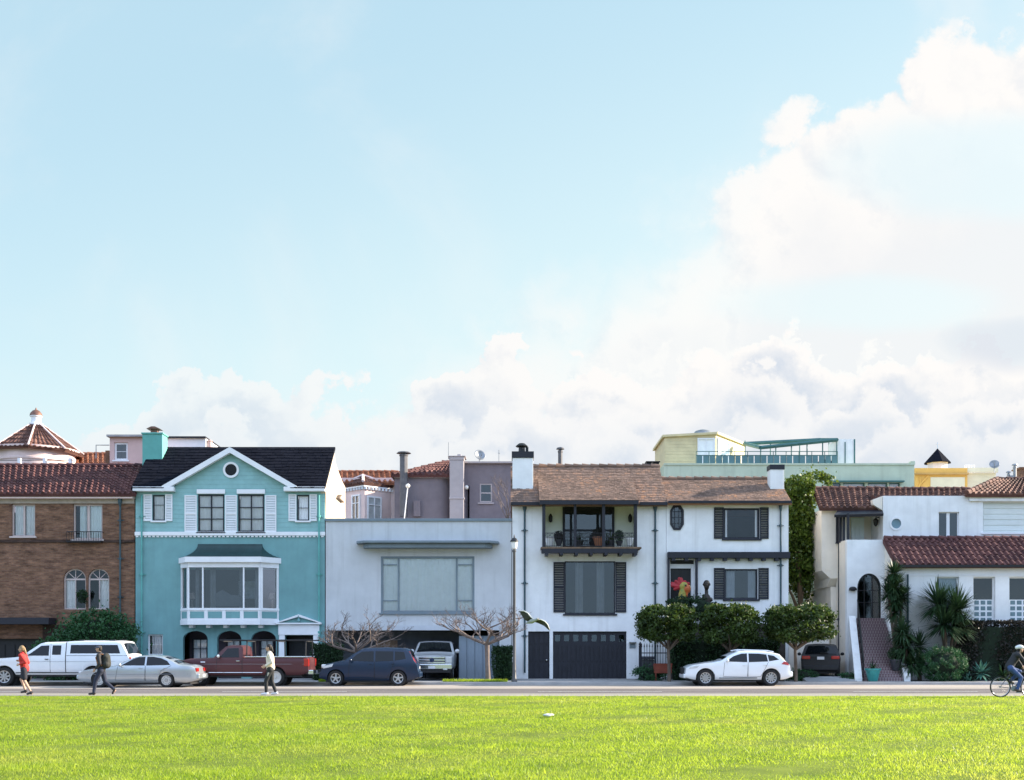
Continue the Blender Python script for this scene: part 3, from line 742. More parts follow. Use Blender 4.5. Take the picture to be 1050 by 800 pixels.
def shingles(A, B, C, Dd, m, name, parent, wd=.2, course=.26, th=.022, jit=.35, keep=None, polys=None):
    A, B, C, Dd = (Vector(p) for p in (A, B, C, Dd))
    n = (B-A).cross(Dd-A).normalized()
    if n.z < 0: n = -n
    W = (B-A).length; H = ((C+Dd)/2-(A+B)/2).length
    nrw = max(2, int(H/course)); mb = MB()
    def P(u, v): return A*(1-u)*(1-v)+B*u*(1-v)+C*u*v+Dd*(1-u)*v
    for r in range(nrw):
        u = 0.0
        while u < 1:
            du = wd*(.6+.8*rng.random())/W; u1 = min(1, u+du)
            v0 = (r - jit*rng.random()*.6)/nrw if r else 0; v1 = min(1, (r+1.15)/nrw)
            t = th*(1+1.2*rng.random()); g = .006/W
            a, b, c, d = P(u+g, max(0, v0)), P(u1-g, max(0, v0)), P(u1-g, v1), P(u+g, v1)
            if keep and not keep((a+b+c+d)/4): u = u1; continue
            mb.add([a+n*(t+.012), b+n*(t+.012), c+n*.006, d+n*.006, a+n*.0, b+n*.0], [(0,1,2,3),(4,5,1,0),(4,0,3),(5,2,1)])
            u = u1
    if polys:
        for pl in polys:
            k = len(pl); q = [Vector(p) for p in pl]; mb.add(q+[p-n*.12 for p in q], [tuple(range(k)), tuple(range(2*k-1, k-1, -1))]+[(i, (i+1) % k, k+(i+1) % k, k+i) for i in range(k)])
    else: mb.slab(A, B, C, Dd, .14)
    return mb.build(name, m, parent, recalc=False)
def downpipe(h, px, py0, py1, m='pipe', D=None, r=.045, hopper=True, bands=3):
    D = D or h.D; x = h.x(px, D); za, zb = h.z(py1, D), h.z(py0, D); mb = MB()
    mb.tube([(x, D-.12, max(.12, za)), (x, D-.12, zb-.3)], r, 8)
    if hopper: mb.lathe([(r, zb-.38), (.10, zb-.2), (.12, zb), (.05, zb)], (x, D-.14, 0), 8)
    for k in range(bands):
        zz = za+(zb-.5-za)*(k+.7)/bands
        mb.box(x-.17, x+.17, D-.06, D-.02, zz-.018, zz+.018)
        mb.lathe([(r+.03, zz-.06), (r+.03, zz+.06)], (x, D-.12, 0), 8)
    return h.put(mb, 'downpipe', M[m])
def flue(h, name, m, px, py0, py1, D, r, cap=True, parent=None):
    x = X(px, D); za, zb = Z(py1, D), Z(py0, D); mb = MB()
    mb.lathe([(r, za), (r, zb-.3), (r*1.15, zb-.28), (r*1.15, zb-.2), (r*.8, zb-.2), (r*.8, zb-.1)], (x, D, 0), 10)
    if cap: mb.lathe([(r*1.9, zb-.12), (r*1.5, zb-.04), (r*.3, zb)], (x, D, 0), 10)
    return h.put(mb, name, M[m], parent)
def archwin(h, px0, px1, pyt, pys, pyb, arches, fm='pinktrim', fw=.07, cols=2, rows=1, rays=3, rec=.12, curt=None, glass='glass', curt_part=(0,1), name='window', D=None, hole=True, mw=.04):
    D = D or h.D
    if curt and glass == 'glass': glass = 'glassclear'
    x0, x1, zb, zt = h.rect(px0, px1, pyt, pyb, D); zs = h.z(pys, D)
    if hole: h.holes.append((x0, x1, zb, zt)); arches.append((x0, x1, zs, zt))
    mb = MB(); ya, yb = D+rec, D+rec+.07; cx = (x0+x1)/2; rx = (x1-x0)/2; rz = zt-zs; n = 14
    mb.box(x0, x0+fw, ya, yb, zb, zs); mb.box(x1-fw, x1, ya, yb, zb, zs); mb.box(x0+fw, x1-fw, ya, yb, zb, zb+fw)
    def ar(k, q): a = math.pi*k/n; return (cx-(rx-q)*math.cos(a), zs+(rz-q)*math.sin(a))
    for k in range(n): mb.prism([ar(k,0), ar(k+1,0), ar(k+1,fw), ar(k,fw)], ya, yb)
    if rays: mb.box(x0+fw, x1-fw, ya+.006, yb-.006, zs-.04, zs+.04)
    for i in range(1, cols):
        c = x0+(x1-x0)*i/cols; mb.box(c-mw/2, c+mw/2, ya+.01, yb-.01, zb+fw, zs-.04 if rays else zt-fw)
    for j in range(1, rows):
        c = zb+(zs-zb)*j/rows; mb.box(x0+fw, x1-fw, ya+.016, yb-.016, c-.018, c+.018)
    for i in range(1, rays+1):
        a = math.pi*i/(rays+1); p = (cx-.06*math.cos(a), zs+.05); q = (cx-(rx-fw)*math.cos(a), zs+(rz-fw)*math.sin(a))
        mb.tube([(p[0], ya+.03, p[1]), (q[0], ya+.03, q[1])], .02, 6)
    f = h.put(mb, name, M[fm])
    g = MB(); yg = D+rec+.045
    g.add([(x0+.03, yg, zb+.03), (x1-.03, yg, zb+.03)]+[(ar(k,.03)[0], yg, ar(k,.03)[1]) for k in range(n, -1, -1)], [tuple(range(n+3))])
    h.put(g, 'pane', M[glass], f, recalc=False)
    if curt:
        for a, b in (curt_part if isinstance(curt_part[0], tuple) else (curt_part,)):
            c = MB(); m_n = 30; yy = D+rec+.12
            for i in range(m_n+1):
                t = a+(b-a)*i/m_n; xx = x0+(x1-x0)*t; dd = .03*math.sin(t*38)
                c.v += [(xx, yy+dd, zb), (xx, yy+dd, zs+.05)]
            c.f = [(2*i, 2*i+2, 2*i+3, 2*i+1) for i in range(m_n)]
            h.put(c, 'curtain', M[curt], f, smooth=70, recalc=False)
    return f
# ================================================================== 1 brown brick house
h = House('brick_house', 'brown brick house with clay tile roof and a pair of arched windows', 'house', 50, D0)
AR = []
h.win(12, 36, 517, 550, 2, 1, 'pinktrim', .07, curt='curtain', curt_part=((.02,.42),(.55,.98)), mw=.09)
h.win(75, 105, 517, 553, 2, 1, 'pinktrim', .08, curt='curtainteal', curt_part=((.15,.40),(.52,1)), mw=.13)
archwin(h, 65, 88, 583, 594, 625, AR, curt='curtain', curt_part=(0,.5))
archwin(h, 90, 112, 583, 594, 625, AR, curt='curtain', curt_part=(.5,1))
h.holes.append(h.rect(-38, 44, 655, 697))
zt = h.z(511)
h.shell(-52, 138, 0, zt, 11.5, M['brick'], arches=AR, floors=(3.3, 6.6))
mb = MB(); x0, x1 = h.x(-52), h.x(138)
mb.box(x0-.1, x1, D0-.35, D0+.2, h.z(512), h.z(508.5)); h.put(mb, 'gutter', M['palepink'], bevel=.02)
h.box('frieze', M['stone'], -52, 138, 512.2, 516.5, D0-.06, D0-.004)
h.box('string_course', M['brickdark'], -52, 138, 553.5, 556.5, D0-.07, D0-.004)
h.box('dark_ledge', M['dark'], -52, 58, 634, 640.5, D0-1.0, D0-.004)
h.box('base_wall', M['brickdark'], 44, 138, 641, 699, D0-.04, D0-.004)
mb = MB(); r = h.rect(-38, 44, 655, 697)
mb.box(r[0], r[1], D0+.35, D0+.42, r[2], r[3])
for k in range(8): mb.box(r[0]+(r[1]-r[0])*(k+.08)/8, r[0]+(r[1]-r[0])*(k+.92)/8, D0+.31, D0+.35, r[2]+.1, r[3]-.3)
h.put(mb, 'garage_door', M['black'])
tiles((h.x(-54, 58.05), 58.05, Z(506.5, 58.05)), (h.x(139, 58.05), 58.05, Z(506.5, 58.05)), (h.x(147.5, 62), 62, Z(478, 62)), (h.x(-54, 62), 62, Z(478, 62)), M['tiledark'], 'roof', h.root)
mb = MB(); mb.slab((x0, 62, Z(478, 62)-.1), (x1+.4, 62, Z(478, 62)-.1), (x1+.4, 70, 8.9), (x0, 70, 8.9), .15); h.put(mb, 'rear_roof', M['tiledark'])
downpipe(h, 124, 512, 640, bands=3)
# iron window guard under the right upper window
mb = MB(); r = h.rect(71, 106, 546, 557)
for zz in (r[2]+.05, r[3]): mb.tube([(r[0], D0, zz), (r[0], D0-.35, zz), (r[1], D0-.35, zz), (r[1], D0, zz)], .025, 6)
for k in range(15):
    xx = r[0]+(r[1]-r[0])*k/14; mb.tube([(xx, D0-.35, r[2]+.05), (xx, D0-.35, r[3])], .012, 5)
mb.box(r[0], r[1], D0-.34, D0-.11, r[2], r[2]+.03); h.put(mb, 'window_guard', M['black'])

# ================================================================== 2 teal house
h = House('teal_house', 'teal two-storey house with dark gabled roof, white shutters and bay window', 'house', 236, D0)
dt = 'dark'
for a, b in ((203, 230), (244, 271)):
    h.win(a, b, 507, 545.5, 2, 3, dt, .075, curt='curtain', rec=.03, curt_part=(0,1), sill=True, sillm='trim', mw=.06)
h.win(156.5, 169, 507.5, 534, 1, 2, dt, .06, curt='curtain', rec=.03, curt_part=(0,1), sillm='trim', hs_=[.62])
h.win(304.5, 317, 507.5, 534, 1, 2, dt, .06, curt='curtain', rec=.03, curt_part=(0,1), sillm='trim')
h.win(151.5, 167, 650.5, 672, 1, 2, 'trim', .07, curt='curtain', curt_part=(.1,.9))
AR = []
for a, b in ((187.5, 213), (222.5, 247.5), (257.5, 283)):
    r = h.rect(a, b, 647, 697); h.holes.append(r); AR.append((r[0], r[1], h.z(655.5), r[3]))
h.holes.append(h.rect(292.5, 321.5, 651.5, 698)); h.holes.append(h.rect(190, 282, 584, 624))
zb_ = h.z(547.5); ze = h.z(500.5)
x0, x1 = h.x(139), h.x(333)
hl = h.holes
h.holes = [q for q in hl if q[3] < zb_]
h.shell(139, 333, 0, zb_, 11.5, M['teal'], arches=AR, floors=(3.3, 6.6))
mb = MB(); mb.wall(x0, x1, zb_, ze, D0, D0+.3, [q for q in hl if q[3] > zb_])
mb.box(x0, x0+.25, D0+.3, D0+7, zb_, ze); mb.box(x0+.25, x1-.25, D0+6.7, D0+7, zb_, ze)
ga, gb, gc = (h.x(169), ze), (h.x(304), ze), (h.x(237), h.z(461.5))
mb.prism([(ga[0], ze), (gb[0], ze), gc], D0, D0+.3)
h.put(mb, 'upper_wall', M['tealboard'], recalc=False)
mi = MB(); mi.box(x0+.3, x1-.3, D0+3.6, D0+3.75, zb_+.1, ze-.1); h.put(mi, 'interior', M['interior'])
# main roof
De, Dr = 58.15, 61.6
ez, rz_ = Z(500.5, De), Z(458.5, Dr)
yv = De+(gc[1]+.12-ez)/((rz_-ez)/(Dr-De))
def keep_(p):
    if p.y > yv: return True
    t = (p.y-De)/(yv-De); return p.x < ga[0]+(gc[0]-ga[0])*t or p.x > gb[0]+(gc[0]-gb[0])*t
PL = [[(x0-.12,De,ez),(ga[0],De,ez),(gc[0],yv,gc[1]+.12),(gc[0],Dr,rz_),(x0-.12,Dr,rz_)], [(gb[0],De,ez),(x1+.06,De,ez),(x1+.06,Dr,rz_),(gc[0],Dr,rz_),(gc[0],yv,gc[1]+.12)]]
shingles((x0-.12, De, ez), (x1+.06, De, ez), (x1+.06, Dr, rz_), (x0-.12, Dr, rz_), M['char'], 'roof', h.root, .3, .3, .015, keep=keep_, polys=PL)
zr = Z(500, 65.7)
mb = MB(); mb.slab((x1-.06, 65.7, zr), (x0-.1, 65.7, zr), (x0-.1, Dr+.3, rz_-.7), (x1-.06, Dr+.3, rz_-.7), .15); mb.slab((x0-.1, Dr, rz_), (x0-.1, Dr+.3, rz_-.7), (x1-.06, Dr+.3, rz_-.7), (x1-.06, Dr, rz_), .05); h.put(mb, 'rear_roof', M['char'])
gp = [(De+.32, ez-.03), (Dr, rz_-.06), (Dr+.35, rz_-.75), (63.4, zr+.45), (64.6, zr+.16), (65.7, zr+.02)]
mb = MB(); mb.prism([(D0+.3, zb_+.01)]+gp+[(65.7, zb_+.01)], x1-.2, x1, 'x'); h.put(mb, 'side_wall', pm('warm_side_stucco', (.60,.51,.41), .85, .08, 1.2, .25, 30, streak=.2))
mb = MB(); mb.prism([(De+.3, ez-.03), (Dr, rz_-.06), (65.7, zr-.2)], x0+.02, x0+.2, 'x'); h.put(mb, 'gable_end', M['palepink'])
mb = MB(); zq = Z(513, 63.1); mb.prism([(62.2, zq), (62.5, zq+.16), (63.0, zq+.30), (63.6, zq+.34), (63.0, zq+.2), (62.8, zq+.07), (64.2, zq+.07), (64.2, zq)], x1+.004, x1+.16, 'x'); h.put(mb, 'side_hood', M['bark'])
# gable roof in front of it
ax, az = gc
for s_, g in ((-1, ga), (1, gb)):
    ed = Vector((g[0]-ax, 0, g[1]-az)); ex = ed*1.02
    yb = 61.2
    A_ = (ax+ex.x, D0-.28, az+ex.z+.12); B_ = (ax+ex.x, D0+.4, az+ex.z+.12)
    P1, P2 = (ax, D0-.28, az+.12), (ax, 60.9, az+.12)
    mb = MB(); mb.slab(A_, (ax+ex.x, D0+.3, az+ex.z+.12), P2, P1, .08); h.put(mb, 'gable_roof', M['char'])
    nrm = Vector((-ed.z, 0, ed.x)).normalized(); nrm = nrm if nrm.z > 0 else -nrm
    p0 = Vector((ax, 0, az+.10)); p1 = p0+ex
    q0, q1 = p0+Vector((0,0,-.29)), p1+Vector((0,0,-.29))
    mb = MB(); mb.prism([(p0.x, p0.z), (p1.x, p1.z), (q1.x, q1.z), (q0.x, q0.z)], D0-.33, D0-.05); h.put(mb, 'rake_board', M['trim'])
for a, b in ((138, 180), (292, 334)):
    h.box('eave_board', M['trim'], a, b, 500.0, 504.5, D0-.34, D0-.004, bevel=.02)
h.box('belt_course', M['trim'], 138.5, 333.5, 545.5, 549.5, D0-.09, D0-.004, bevel=.02)
mb = MB(); n = 46
for k in range(n):
    a = x0+(x1-x0)*(k+.15)/n; b = x0+(x1-x0)*(k+.75)/n; mb.box(a, b, D0-.06, D0-.003, h.z(551), h.z(549.6))
h.put(mb, 'dentil_trim', M['trim'])
for a, b, c, d in ((189.5,202,508,545.5),(231,243,508,545.5),(272,283.5,508,545.5),(147.5,156,507,534.5),(169.7,177,507,534.5),(296,304,507,534.5),(317.6,325,507,534.5)):
    h.shutter(a, b, c, d)
for a, b in ((202, 231), (243, 272)): h.box('window_head', M['trim'], a, b, 502, 506.6, D0-.08, D0-.004, bevel=.015)
mb = MB(); c = (h.x(237), D0-.06, h.z(482)); mb.lathe([(.30, -.0), (.41, 0), (.41, .10), (.30, .10)], c, 24, 'y', False); v_ = h.put(mb, 'gable_vent', M['trim'], smooth=40)
mb = MB(); mb.lathe([(.0, .035), (.31, .035), (.31, .05), (0, .05)], c, 24, 'y')
for k in range(-2, 3): mb.box(c[0]-.28, c[0]+.28, c[1]+.004, c[1]+.034, c[2]+k*.11-.012, c[2]+k*.11+.012); mb.box(c[0]+k*.11-.012, c[0]+k*.11+.012, c[1]+.002, c[1]+.032, c[2]-.28, c[2]+.28)
h.put(mb, 'vent_grille', M['black'], v_)
Dc = 60.6
mb = MB(); r = h.rect(146.5, 167, 445.5, 492, Dc); mb.box(r[0], r[1], Dc-.1, Dc+.8, r[2], r[3]); mb.box(r[0]-.05, r[1]+.05, Dc-.15, Dc+.85, r[3], r[3]+.08)
ch = h.put(mb, 'chimney', M['tealchim'], bevel=.015)
xx = h.x(156.5, Dc); zz = r[3]+.08
mb = MB(); mb.box(xx-.17, xx+.17, Dc+.2, Dc+.54, zz, zz+.24); mb.prism([(xx-.36, zz+.24), (xx+.36, zz+.24), (xx+.1, zz+.36), (xx-.1, zz+.36)], Dc+.05, Dc+.7); h.put(mb, 'chimney_cap', M['copper'], ch)
downpipe(h, 146, 502, 690, 'tealchim', r=.045, hopper=False); downpipe(h, 327.5, 502, 690, 'tealchim', r=.045, hopper=False)
# bay window
bx0, bx1 = h.x(186), h.x(285.5); fx0, fx1 = h.x(197.5), h.x(270); Db = D0-.8
zt_, zg1, zg0, zp0, zb2 = h.z(578), h.z(583), h.z(624.5), h.z(636), h.z(641)
plan = [((bx0, D0), (fx0, Db)), ((fx0, Db), (fx1, Db)), ((fx1, Db), (bx1, D0))]
bay = MB(); glz = MB(); pan = MB(); cur = MB()
for (p, q), cuts in zip(plan, ([.10,.86], [.015,.195,.215,.765,.785,.985], [.14,.9])):
    ln = math.hypot(q[0]-p[0], q[1]-p[1]); ux, uy = (q[0]-p[0])/ln, (q[1]-p[1])/ln; nxv, nyv = -uy, ux
    if nyv > 0: nxv, nyv = -nxv, -nyv
    T = lambda a, n_, z, p=p, ux=ux, uy=uy, nxv=nxv, nyv=nyv: (p[0]+ux*a+nxv*n_, p[1]+uy*a+nyv*n_, z)
    for mbx in (bay, glz, pan, cur): mbx.T = T
    bay.box(0, ln, -.08, 0, zp0, zg0+.0); bay.box(0, ln, -.08, .05, zg1, zt_)
    prev = 0
    edges = [0] + [c*ln for c in cuts] + [ln]
    for i in range(0, len(edges), 2): bay.box(edges[i], edges[i+1], -.08, .03, zg0, zg1)
    for i in range(1, len(edges)-1, 2): glz.quad((edges[i], -.04, zg0), (edges[i+1], -.04, zg0), (edges[i+1], -.04, zg1), (edges[i], -.04, zg1))
    bay.box(-.02, ln+.02, 0, .05, zg0-.1, zg0+.02); bay.box(-.02, ln+.02, -.08, .06, zb2, zp0)
    m_n = 4 if ln > 2 else 1
    for i in range(m_n+1):
        c = ln*i/m_n; bay.box(max(0, c-.09), min(ln, c+.09), 0, .035, zp0, zg0-.1)
    for i in range(m_n): pan.box(ln*i/m_n+.1, ln*(i+1)/m_n-.1, .003, .014, zp0+.08, zg0-.16)
bay.T = glz.T = pan.T = cur.T = None
bay.prism([(bx0, D0-.005), (fx0, Db), (fx1, Db), (bx1, D0-.005)], zb2+.01, zb2+.06, 'z')
f = h.put(bay, 'bay_window', M['trim']); h.put(glz, 'pane', M['glass'], f, recalc=False); h.put(pan, 'panel', M['teal'], f)
for px in (186.5+12, 216, 233.5, 251, 269): h.box('bracket', M['trim'], px-2, px+2, 641.3, 644, D0-.5, D0-.004, f)
# dim room behind the bay: a back wall with a pale panel painted as daylight in a far window
h.holes = []
mb = MB(); mb.prism([(h.x(222), h.z(622)), (h.x(222), h.z(609)), (h.x(229), h.z(605)), (h.x(237), h.z(610)), (h.x(247), h.z(611)), (h.x(250), h.z(622))], D0-.2, D0-.05); h.put(mb, 'armchair', pm('grey_upholstery', (.10,.12,.14), .9), f)
for a, b in ((201, 205), (216, 222), (246, 251), (262, 267)):
    c = MB()
    for i in range(13):
        xx = h.x(a+(b-a)*i/12); c.v += [(xx, D0-.12+.03*math.sin(i*1.3), zg0), (xx, D0-.12+.03*math.sin(i*1.3), zg1)]
    c.f = [(2*i, 2*i+2, 2*i+3, 2*i+1) for i in range(12)]
    h.put(c, 'curtain', M['greycurtain'], f, smooth=70, recalc=False)
mb = MB(); mb.box(h.x(229), h.x(247), D0+3.3, D0+3.5, h.z(611), h.z(592)); h.put(mb, 'wall_picture', pm('pale_blue_picture', (.55,.66,.75), .6, .3, 2.2), f)  # pale panel with a far window's daylight put into its colour
for a in (193.5, 277): mb = MB(); mb.lathe([(.16, zg0), (.05, zg0+.1), (.05, zg0+.5), (.22, zg0+.55), (.14, zg0+.85)], (h.x(a), D0+.6, 0), 12); h.put(mb, 'table_lamp', M['pinktrim'], f)
# flared metal roof over the bay
mb = MB(); lv = []
zt2, zb3 = h.z(558), h.z(572.5)
for k in range(9):
    t = k/8; o = t**2.0; zz = zt2+(zb3-zt2)*(1-(1-t)**1.15)
    xl = h.x(203)+(bx0-.14-h.x(203))*o; xr = h.x(269)+(bx1+.14-h.x(269))*o; yy = D0-.03-(.98)*o**.9
    xfl = h.x(203)+(fx0-.1-h.x(203))*o; xfr = h.x(269)+(fx1+.1-h.x(269))*o
    lv.append([(xl, D0-.002, zz), (xfl, yy, zz), (xfr, yy, zz), (xr, D0-.002, zz)])
for lvl in lv: mb.v += lvl
for k in range(8):
    for j in range(3): mb.f.append((4*k+j, 4*k+4+j, 4*k+5+j, 4*k+1+j))
h.put(mb, 'bay_roof', M['greenroof'], f, recalc=False)
mb = MB(); b = lv[-1]; mb.add([(*p[:2], zb3) for p in b]+[(p[0], p[1], zt_) for p in b], [(0,1,5,4),(1,2,6,5),(2,3,7,6),(4,5,6,7),(3,2,1,0)]); h.put(mb, 'bay_cornice', M['trim'], f)
# porch behind the arches
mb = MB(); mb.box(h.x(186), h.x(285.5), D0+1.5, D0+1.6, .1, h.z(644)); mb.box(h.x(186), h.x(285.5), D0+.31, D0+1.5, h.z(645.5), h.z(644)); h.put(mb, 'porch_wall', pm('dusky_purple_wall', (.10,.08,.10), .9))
for a, b in ((197, 213.5), (232, 247), (266, 281)):
    h.win(a, b, 655, 690, 2, 2, dt, .06, D=D0+1.3, hole=False, sill=False, rec=.02, curt='curtain', curt_part=(0,.9), hs_=[.72])
# pedimented doorway
h.box('door_pilaster', M['trim'], 286.5, 292.5, 645, 698.5, D0-.14, D0-.004, bevel=.02); h.box('door_pilaster', M['trim'], 321.5, 327, 645, 698.5, D0-.14, D0-.004, bevel=.02)
h.box('entablature', M['trim'], 286, 328, 640.5, 651.2, D0-.17, D0-.15+.146, bevel=.015)
mb = MB(); pts = [(h.x(284), h.z(640)), (h.x(330), h.z(640)), (h.x(307), h.z(631))]
mb.prism([(h.x(284), h.z(640.3)), (h.x(330), h.z(640.3)), (h.x(330), h.z(638.8)), (h.x(284), h.z(638.8))], D0-.30, D0-.004)
for s_ in (-1, 1):
    e = h.x(307+23.5*s_); c = h.x(307)
    mb.prism([(e, h.z(638.7)), (c, h.z(630.2)), (c, h.z(632.6)), (c+(e-c)*.88, h.z(638.7))], D0-.28, D0-.004)
h.put(mb, 'pediment', M['trim'])
mb = MB(); mb.prism([(h.x(289), h.z(638.9)), (h.x(325), h.z(638.9)), (h.x(307), h.z(632.8))], D0-.1, D0-.006); mb.lathe([(.03,h.z(638)),(.09,h.z(637)),(.04,h.z(634)),(.1,h.z(632)),(.02,h.z(628.5))], (h.x(307), D0-.2, 0), 8); h.put(mb, 'tympanum', M['teal'])
mb = MB(); r = h.rect(292.5, 321.5, 651.5, 698)
mb.box(r[0], r[1], D0+1.0, D0+1.06, r[2], r[3])
for j in range(3):
    for i in range(2):
        mb.box(r[0]+.1+i*.7, r[0]+.68+i*.7, D0+.97, D0+.998, r[2]+.15+j*.75, r[2]+.75+j*.75)
dr = h.put(mb, 'front_door', M['black']); mb = MB(); mb.ball((r[1]-.2, D0+.93, r[2]+1.0), .05); h.put(mb, 'handle', M['chrome'], dr)

# ================================================================== 3 pale grey modern house
h = House('modern_house', 'low flat-roofed pale grey house with one wide curtained window', 'house', 430, D0)
h.win(390.5, 486.5, 570.5, 628.5, 1, 1, 'greytrim', .11, rec=.005, sill=True, curt='curtainteal', curt_part=(0,1), vs_=[.175,.825], mw=.09)
f_ = [o for o in h.root.children if o.name.startswith('window')][0]
mb = MB(); r = h.rect(392, 485, 572, 627)
w_ = r[1]-r[0]
for a, b in ((0.0,.175), (.825,1.0)):
    for t in (.13, .80): mb.box(r[0]+w_*a+.05, r[0]+w_*b-.05, D0+.012, D0+.06, r[3]-(r[3]-r[2])*t-.025, r[3]-(r[3]-r[2])*t+.025)
h.put(mb, 'side_transom', M['greytrim'], f_)
h.holes.append(h.rect(336, 512, 646.5, 698.5))
zt = h.z(534.5)
h.shell(334, 524.5, 0, zt, 11.5, M['grey'], thick=.35, floors=(3.2,))
h.box('parapet_cap', M['greytrim'], 333.6, 524.9, 531.8, 534.6, D0-.08, D0+.45, bevel=.01)
mb = MB(); mb.box(h.x(334)+.05, h.x(524.5)-.05, D0+.46, D0+11.3, zt-.35, zt-.2); h.put(mb, 'flat_roof', M['concrete'])
# thin curved canopy
mb = MB(); a, b = h.x(366), h.x(512); z1, z0 = h.z(556), h.z(563)
pl = [(a, D0), (a+.05, D0-.6), (a+.45, D0-.95), (b-.45, D0-.95), (b-.05, D0-.6), (b, D0)]
mb.prism(pl, z1-.12, z1, 'z'); pl2 = [(a+.35, D0), (a+.4, D0-.5), (a+.7, D0-.75), (b-.7, D0-.75), (b-.4, D0-.5), (b-.35, D0)]
mb.prism(pl2, z0, z1-.121, 'z'); h.put(mb, 'canopy', M['greytrim'], bevel=.02)
h.box('lower_band', pm('soffit_band', (.55,.57,.60), .7, .05), 400, 512, 641.5, 646.3, D0-.1, D0-.004)
mb = MB(); h.box('garage_back_wall', pm('garage_wall', (.16,.17,.19), .9), 336, 470, 646.6, 698, D0+2.4, D0+2.5)
mb = MB(); r = h.rect(470, 511.5, 652, 698)
for k in range(5): mb.box(r[0]+(r[1]-r[0])*k/5+.015, r[0]+(r[1]-r[0])*(k+1)/5-.015, D0+.5, D0+.58, r[2], r[3])
mb.box(r[0], r[1], D0+.581, D0+.6, r[2], r[3]); h.put(mb, 'garage_door', M['bluedoor'])
h.box('slatted_vent', M['wood'], 384, 405, 656.5, 664, D0+1.2, D0+1.3)

# ================================================================== 4 white house with balcony
h = House('balcony_house', 'white stucco house with brown shake roof, dark balcony and wide garage door', 'house', 604, D0)
h.holes.append(h.rect(556.5, 653, 514, 564))
h.win(579, 631, 575.5, 629.5, 1, 1, 'dark', .06, rec=.1, curt='greycurtain', curt_part=((.2,.36),(.64,.8)), sill=True)
h.holes += [h.rect(541.5, 563.5, 647.5, 698.5), h.rect(567, 642.5, 647.5, 698.5)]
zt = h.z(516.5)
h.shell(525.3, 683, 0, zt, 11.5, M['white'], floors=(3.3,))
for a, b in ((567.5, 579), (631, 642)): h.shutter(a, b, 576.5, 628, 'dark')
De, Dr = 58.05, 61.3
xl, xr = h.x(523.5), h.x(683.3)
shingles((xl, De, Z(517, De)), (xr, De, Z(517, De)), (xr, Dr, Z(478.5, Dr)), (xl, Dr, Z(478.5, Dr)), M['shake'], 'roof', h.root, .15, .17, .011)
k_ = (Z(478.5, Dr)-Z(517, De))/(Dr-De)
# the roof kicks out over the balcony
Dk = 57.35; xa, xb = X(553, Dk), X(655, Dk)
y_up = 60.2; zk = Z(513.0, Dk); zu = Z(517, De)+k_*(y_up-De)+.05
shingles((xa, Dk, zk), (xb, Dk, zk), (xb, y_up, zu), (xa, y_up, zu), M['shake'], 'balcony_roof', h.root, .15, .17, .011)
for xx in (xa, xb-.04):
    mb = MB(); mb.prism([(Dk+.02, zk-.15), (y_up, zu-.15), (y_up, zu-.75), (De, Z(517, De)-.1)], xx, xx+.04, 'x'); h.put(mb, 'roof_cheek', M['dark'])
mb = MB(); mb.slab((xr, 2*Dr-De+3, Z(517, De)-1), (xl, 2*Dr-De+3, Z(517, De)-1), (xl, Dr, Z(478.5, Dr)), (xr, Dr, Z(478.5, Dr)), .15); h.put(mb, 'rear_roof', M['shake'])
for xx, s_ in ((xl+.1, 1), (xr-.3, -1)):
    mb = MB(); mb.prism([(De+.4, zt-.05), (De+.45, zt+.02), (Dr, Z(478.5, Dr)-.2), (2*Dr-De+2.5, Z(517, De)-1)], xx, xx+.2, 'x'); h.put(mb, 'gable_wall', M['white'])
mb = MB(); n = 15
for k in range(n):
    t = k/n; a = xl+1.05+(xr-xl-1.05)*t; b = xl+1.05+(xr-xl-1.05)*(t+1/n)*1.0
    mb.tube([(a, Dr, Z(478.2, Dr)+.02), (b+.03, Dr, Z(478.2, Dr)-.02)], [.14, .11], 8)
h.put(mb, 'ridge_tiles', M['shake'])
h.box('eave_gutter', M['dark'], 524, 553, 516.2, 519.2, De-.1, De+.05); h.box('eave_gutter', M['dark'], 655, 683, 516.2, 519.2, De-.1, De+.05)
h.box('balcony_beam', M['dark'], 553.5, 654.8, 513.3, 517.2, Dk-.03, Dk+.12, D=Dk)
# balcony
Dw = 59.5
M['palewall'] = pm('pale_balcony_wall', (.84,.85,.72), .8, .05, 1.5)
h.box('balcony_back_wall', M['palewall'], 550, 659, 508, 570, Dw+.12, Dw+.3)
mb = MB(); r = h.rect(556.5, 653, 514, 564)
for xx in (r[0]-.12, r[1]+.02): mb.box(xx, xx+.1, D0+.31, Dw+.1, r[2]-.1, r[3]+.3)
h.put(mb, 'balcony_side_wall', M['palewall'])
mb = MB(); mb.box(r[0]-.12, r[1]+.12, 57.45, Dw+.11, r[2]-.02, r[2]+.06); h.put(mb, 'balcony_floor', M['wood'])
h.win(577, 630, 520, 562, 1, 1, 'dark', .12, D=Dw, hole=False, rec=-.02, sill=False, vs_=[.22,.78], mw=.14, hs_=[.42])
mb = MB(); rr = h.rect(578, 629, 521, 562, Dw); mb.box(rr[0], rr[1], Dw+.10, Dw+.115, rr[2], rr[3]); h.put(mb, 'door_room', M['interior'])
Dk2 = 57.5
for a, b in ((556, 559.3), (588.5, 591), (617.5, 620.5), (650, 653.3)):
    h.box('balcony_post', M['dark'], a, b, 516, 562, Dk2, Dk2+.14, D=Dk2)
h.box('balcony_fascia', M['dark'], 555.2, 654, 561, 567.5, Dk2-.04, Dk2+.2, D=Dk2, bevel=.02)
mb = MB()
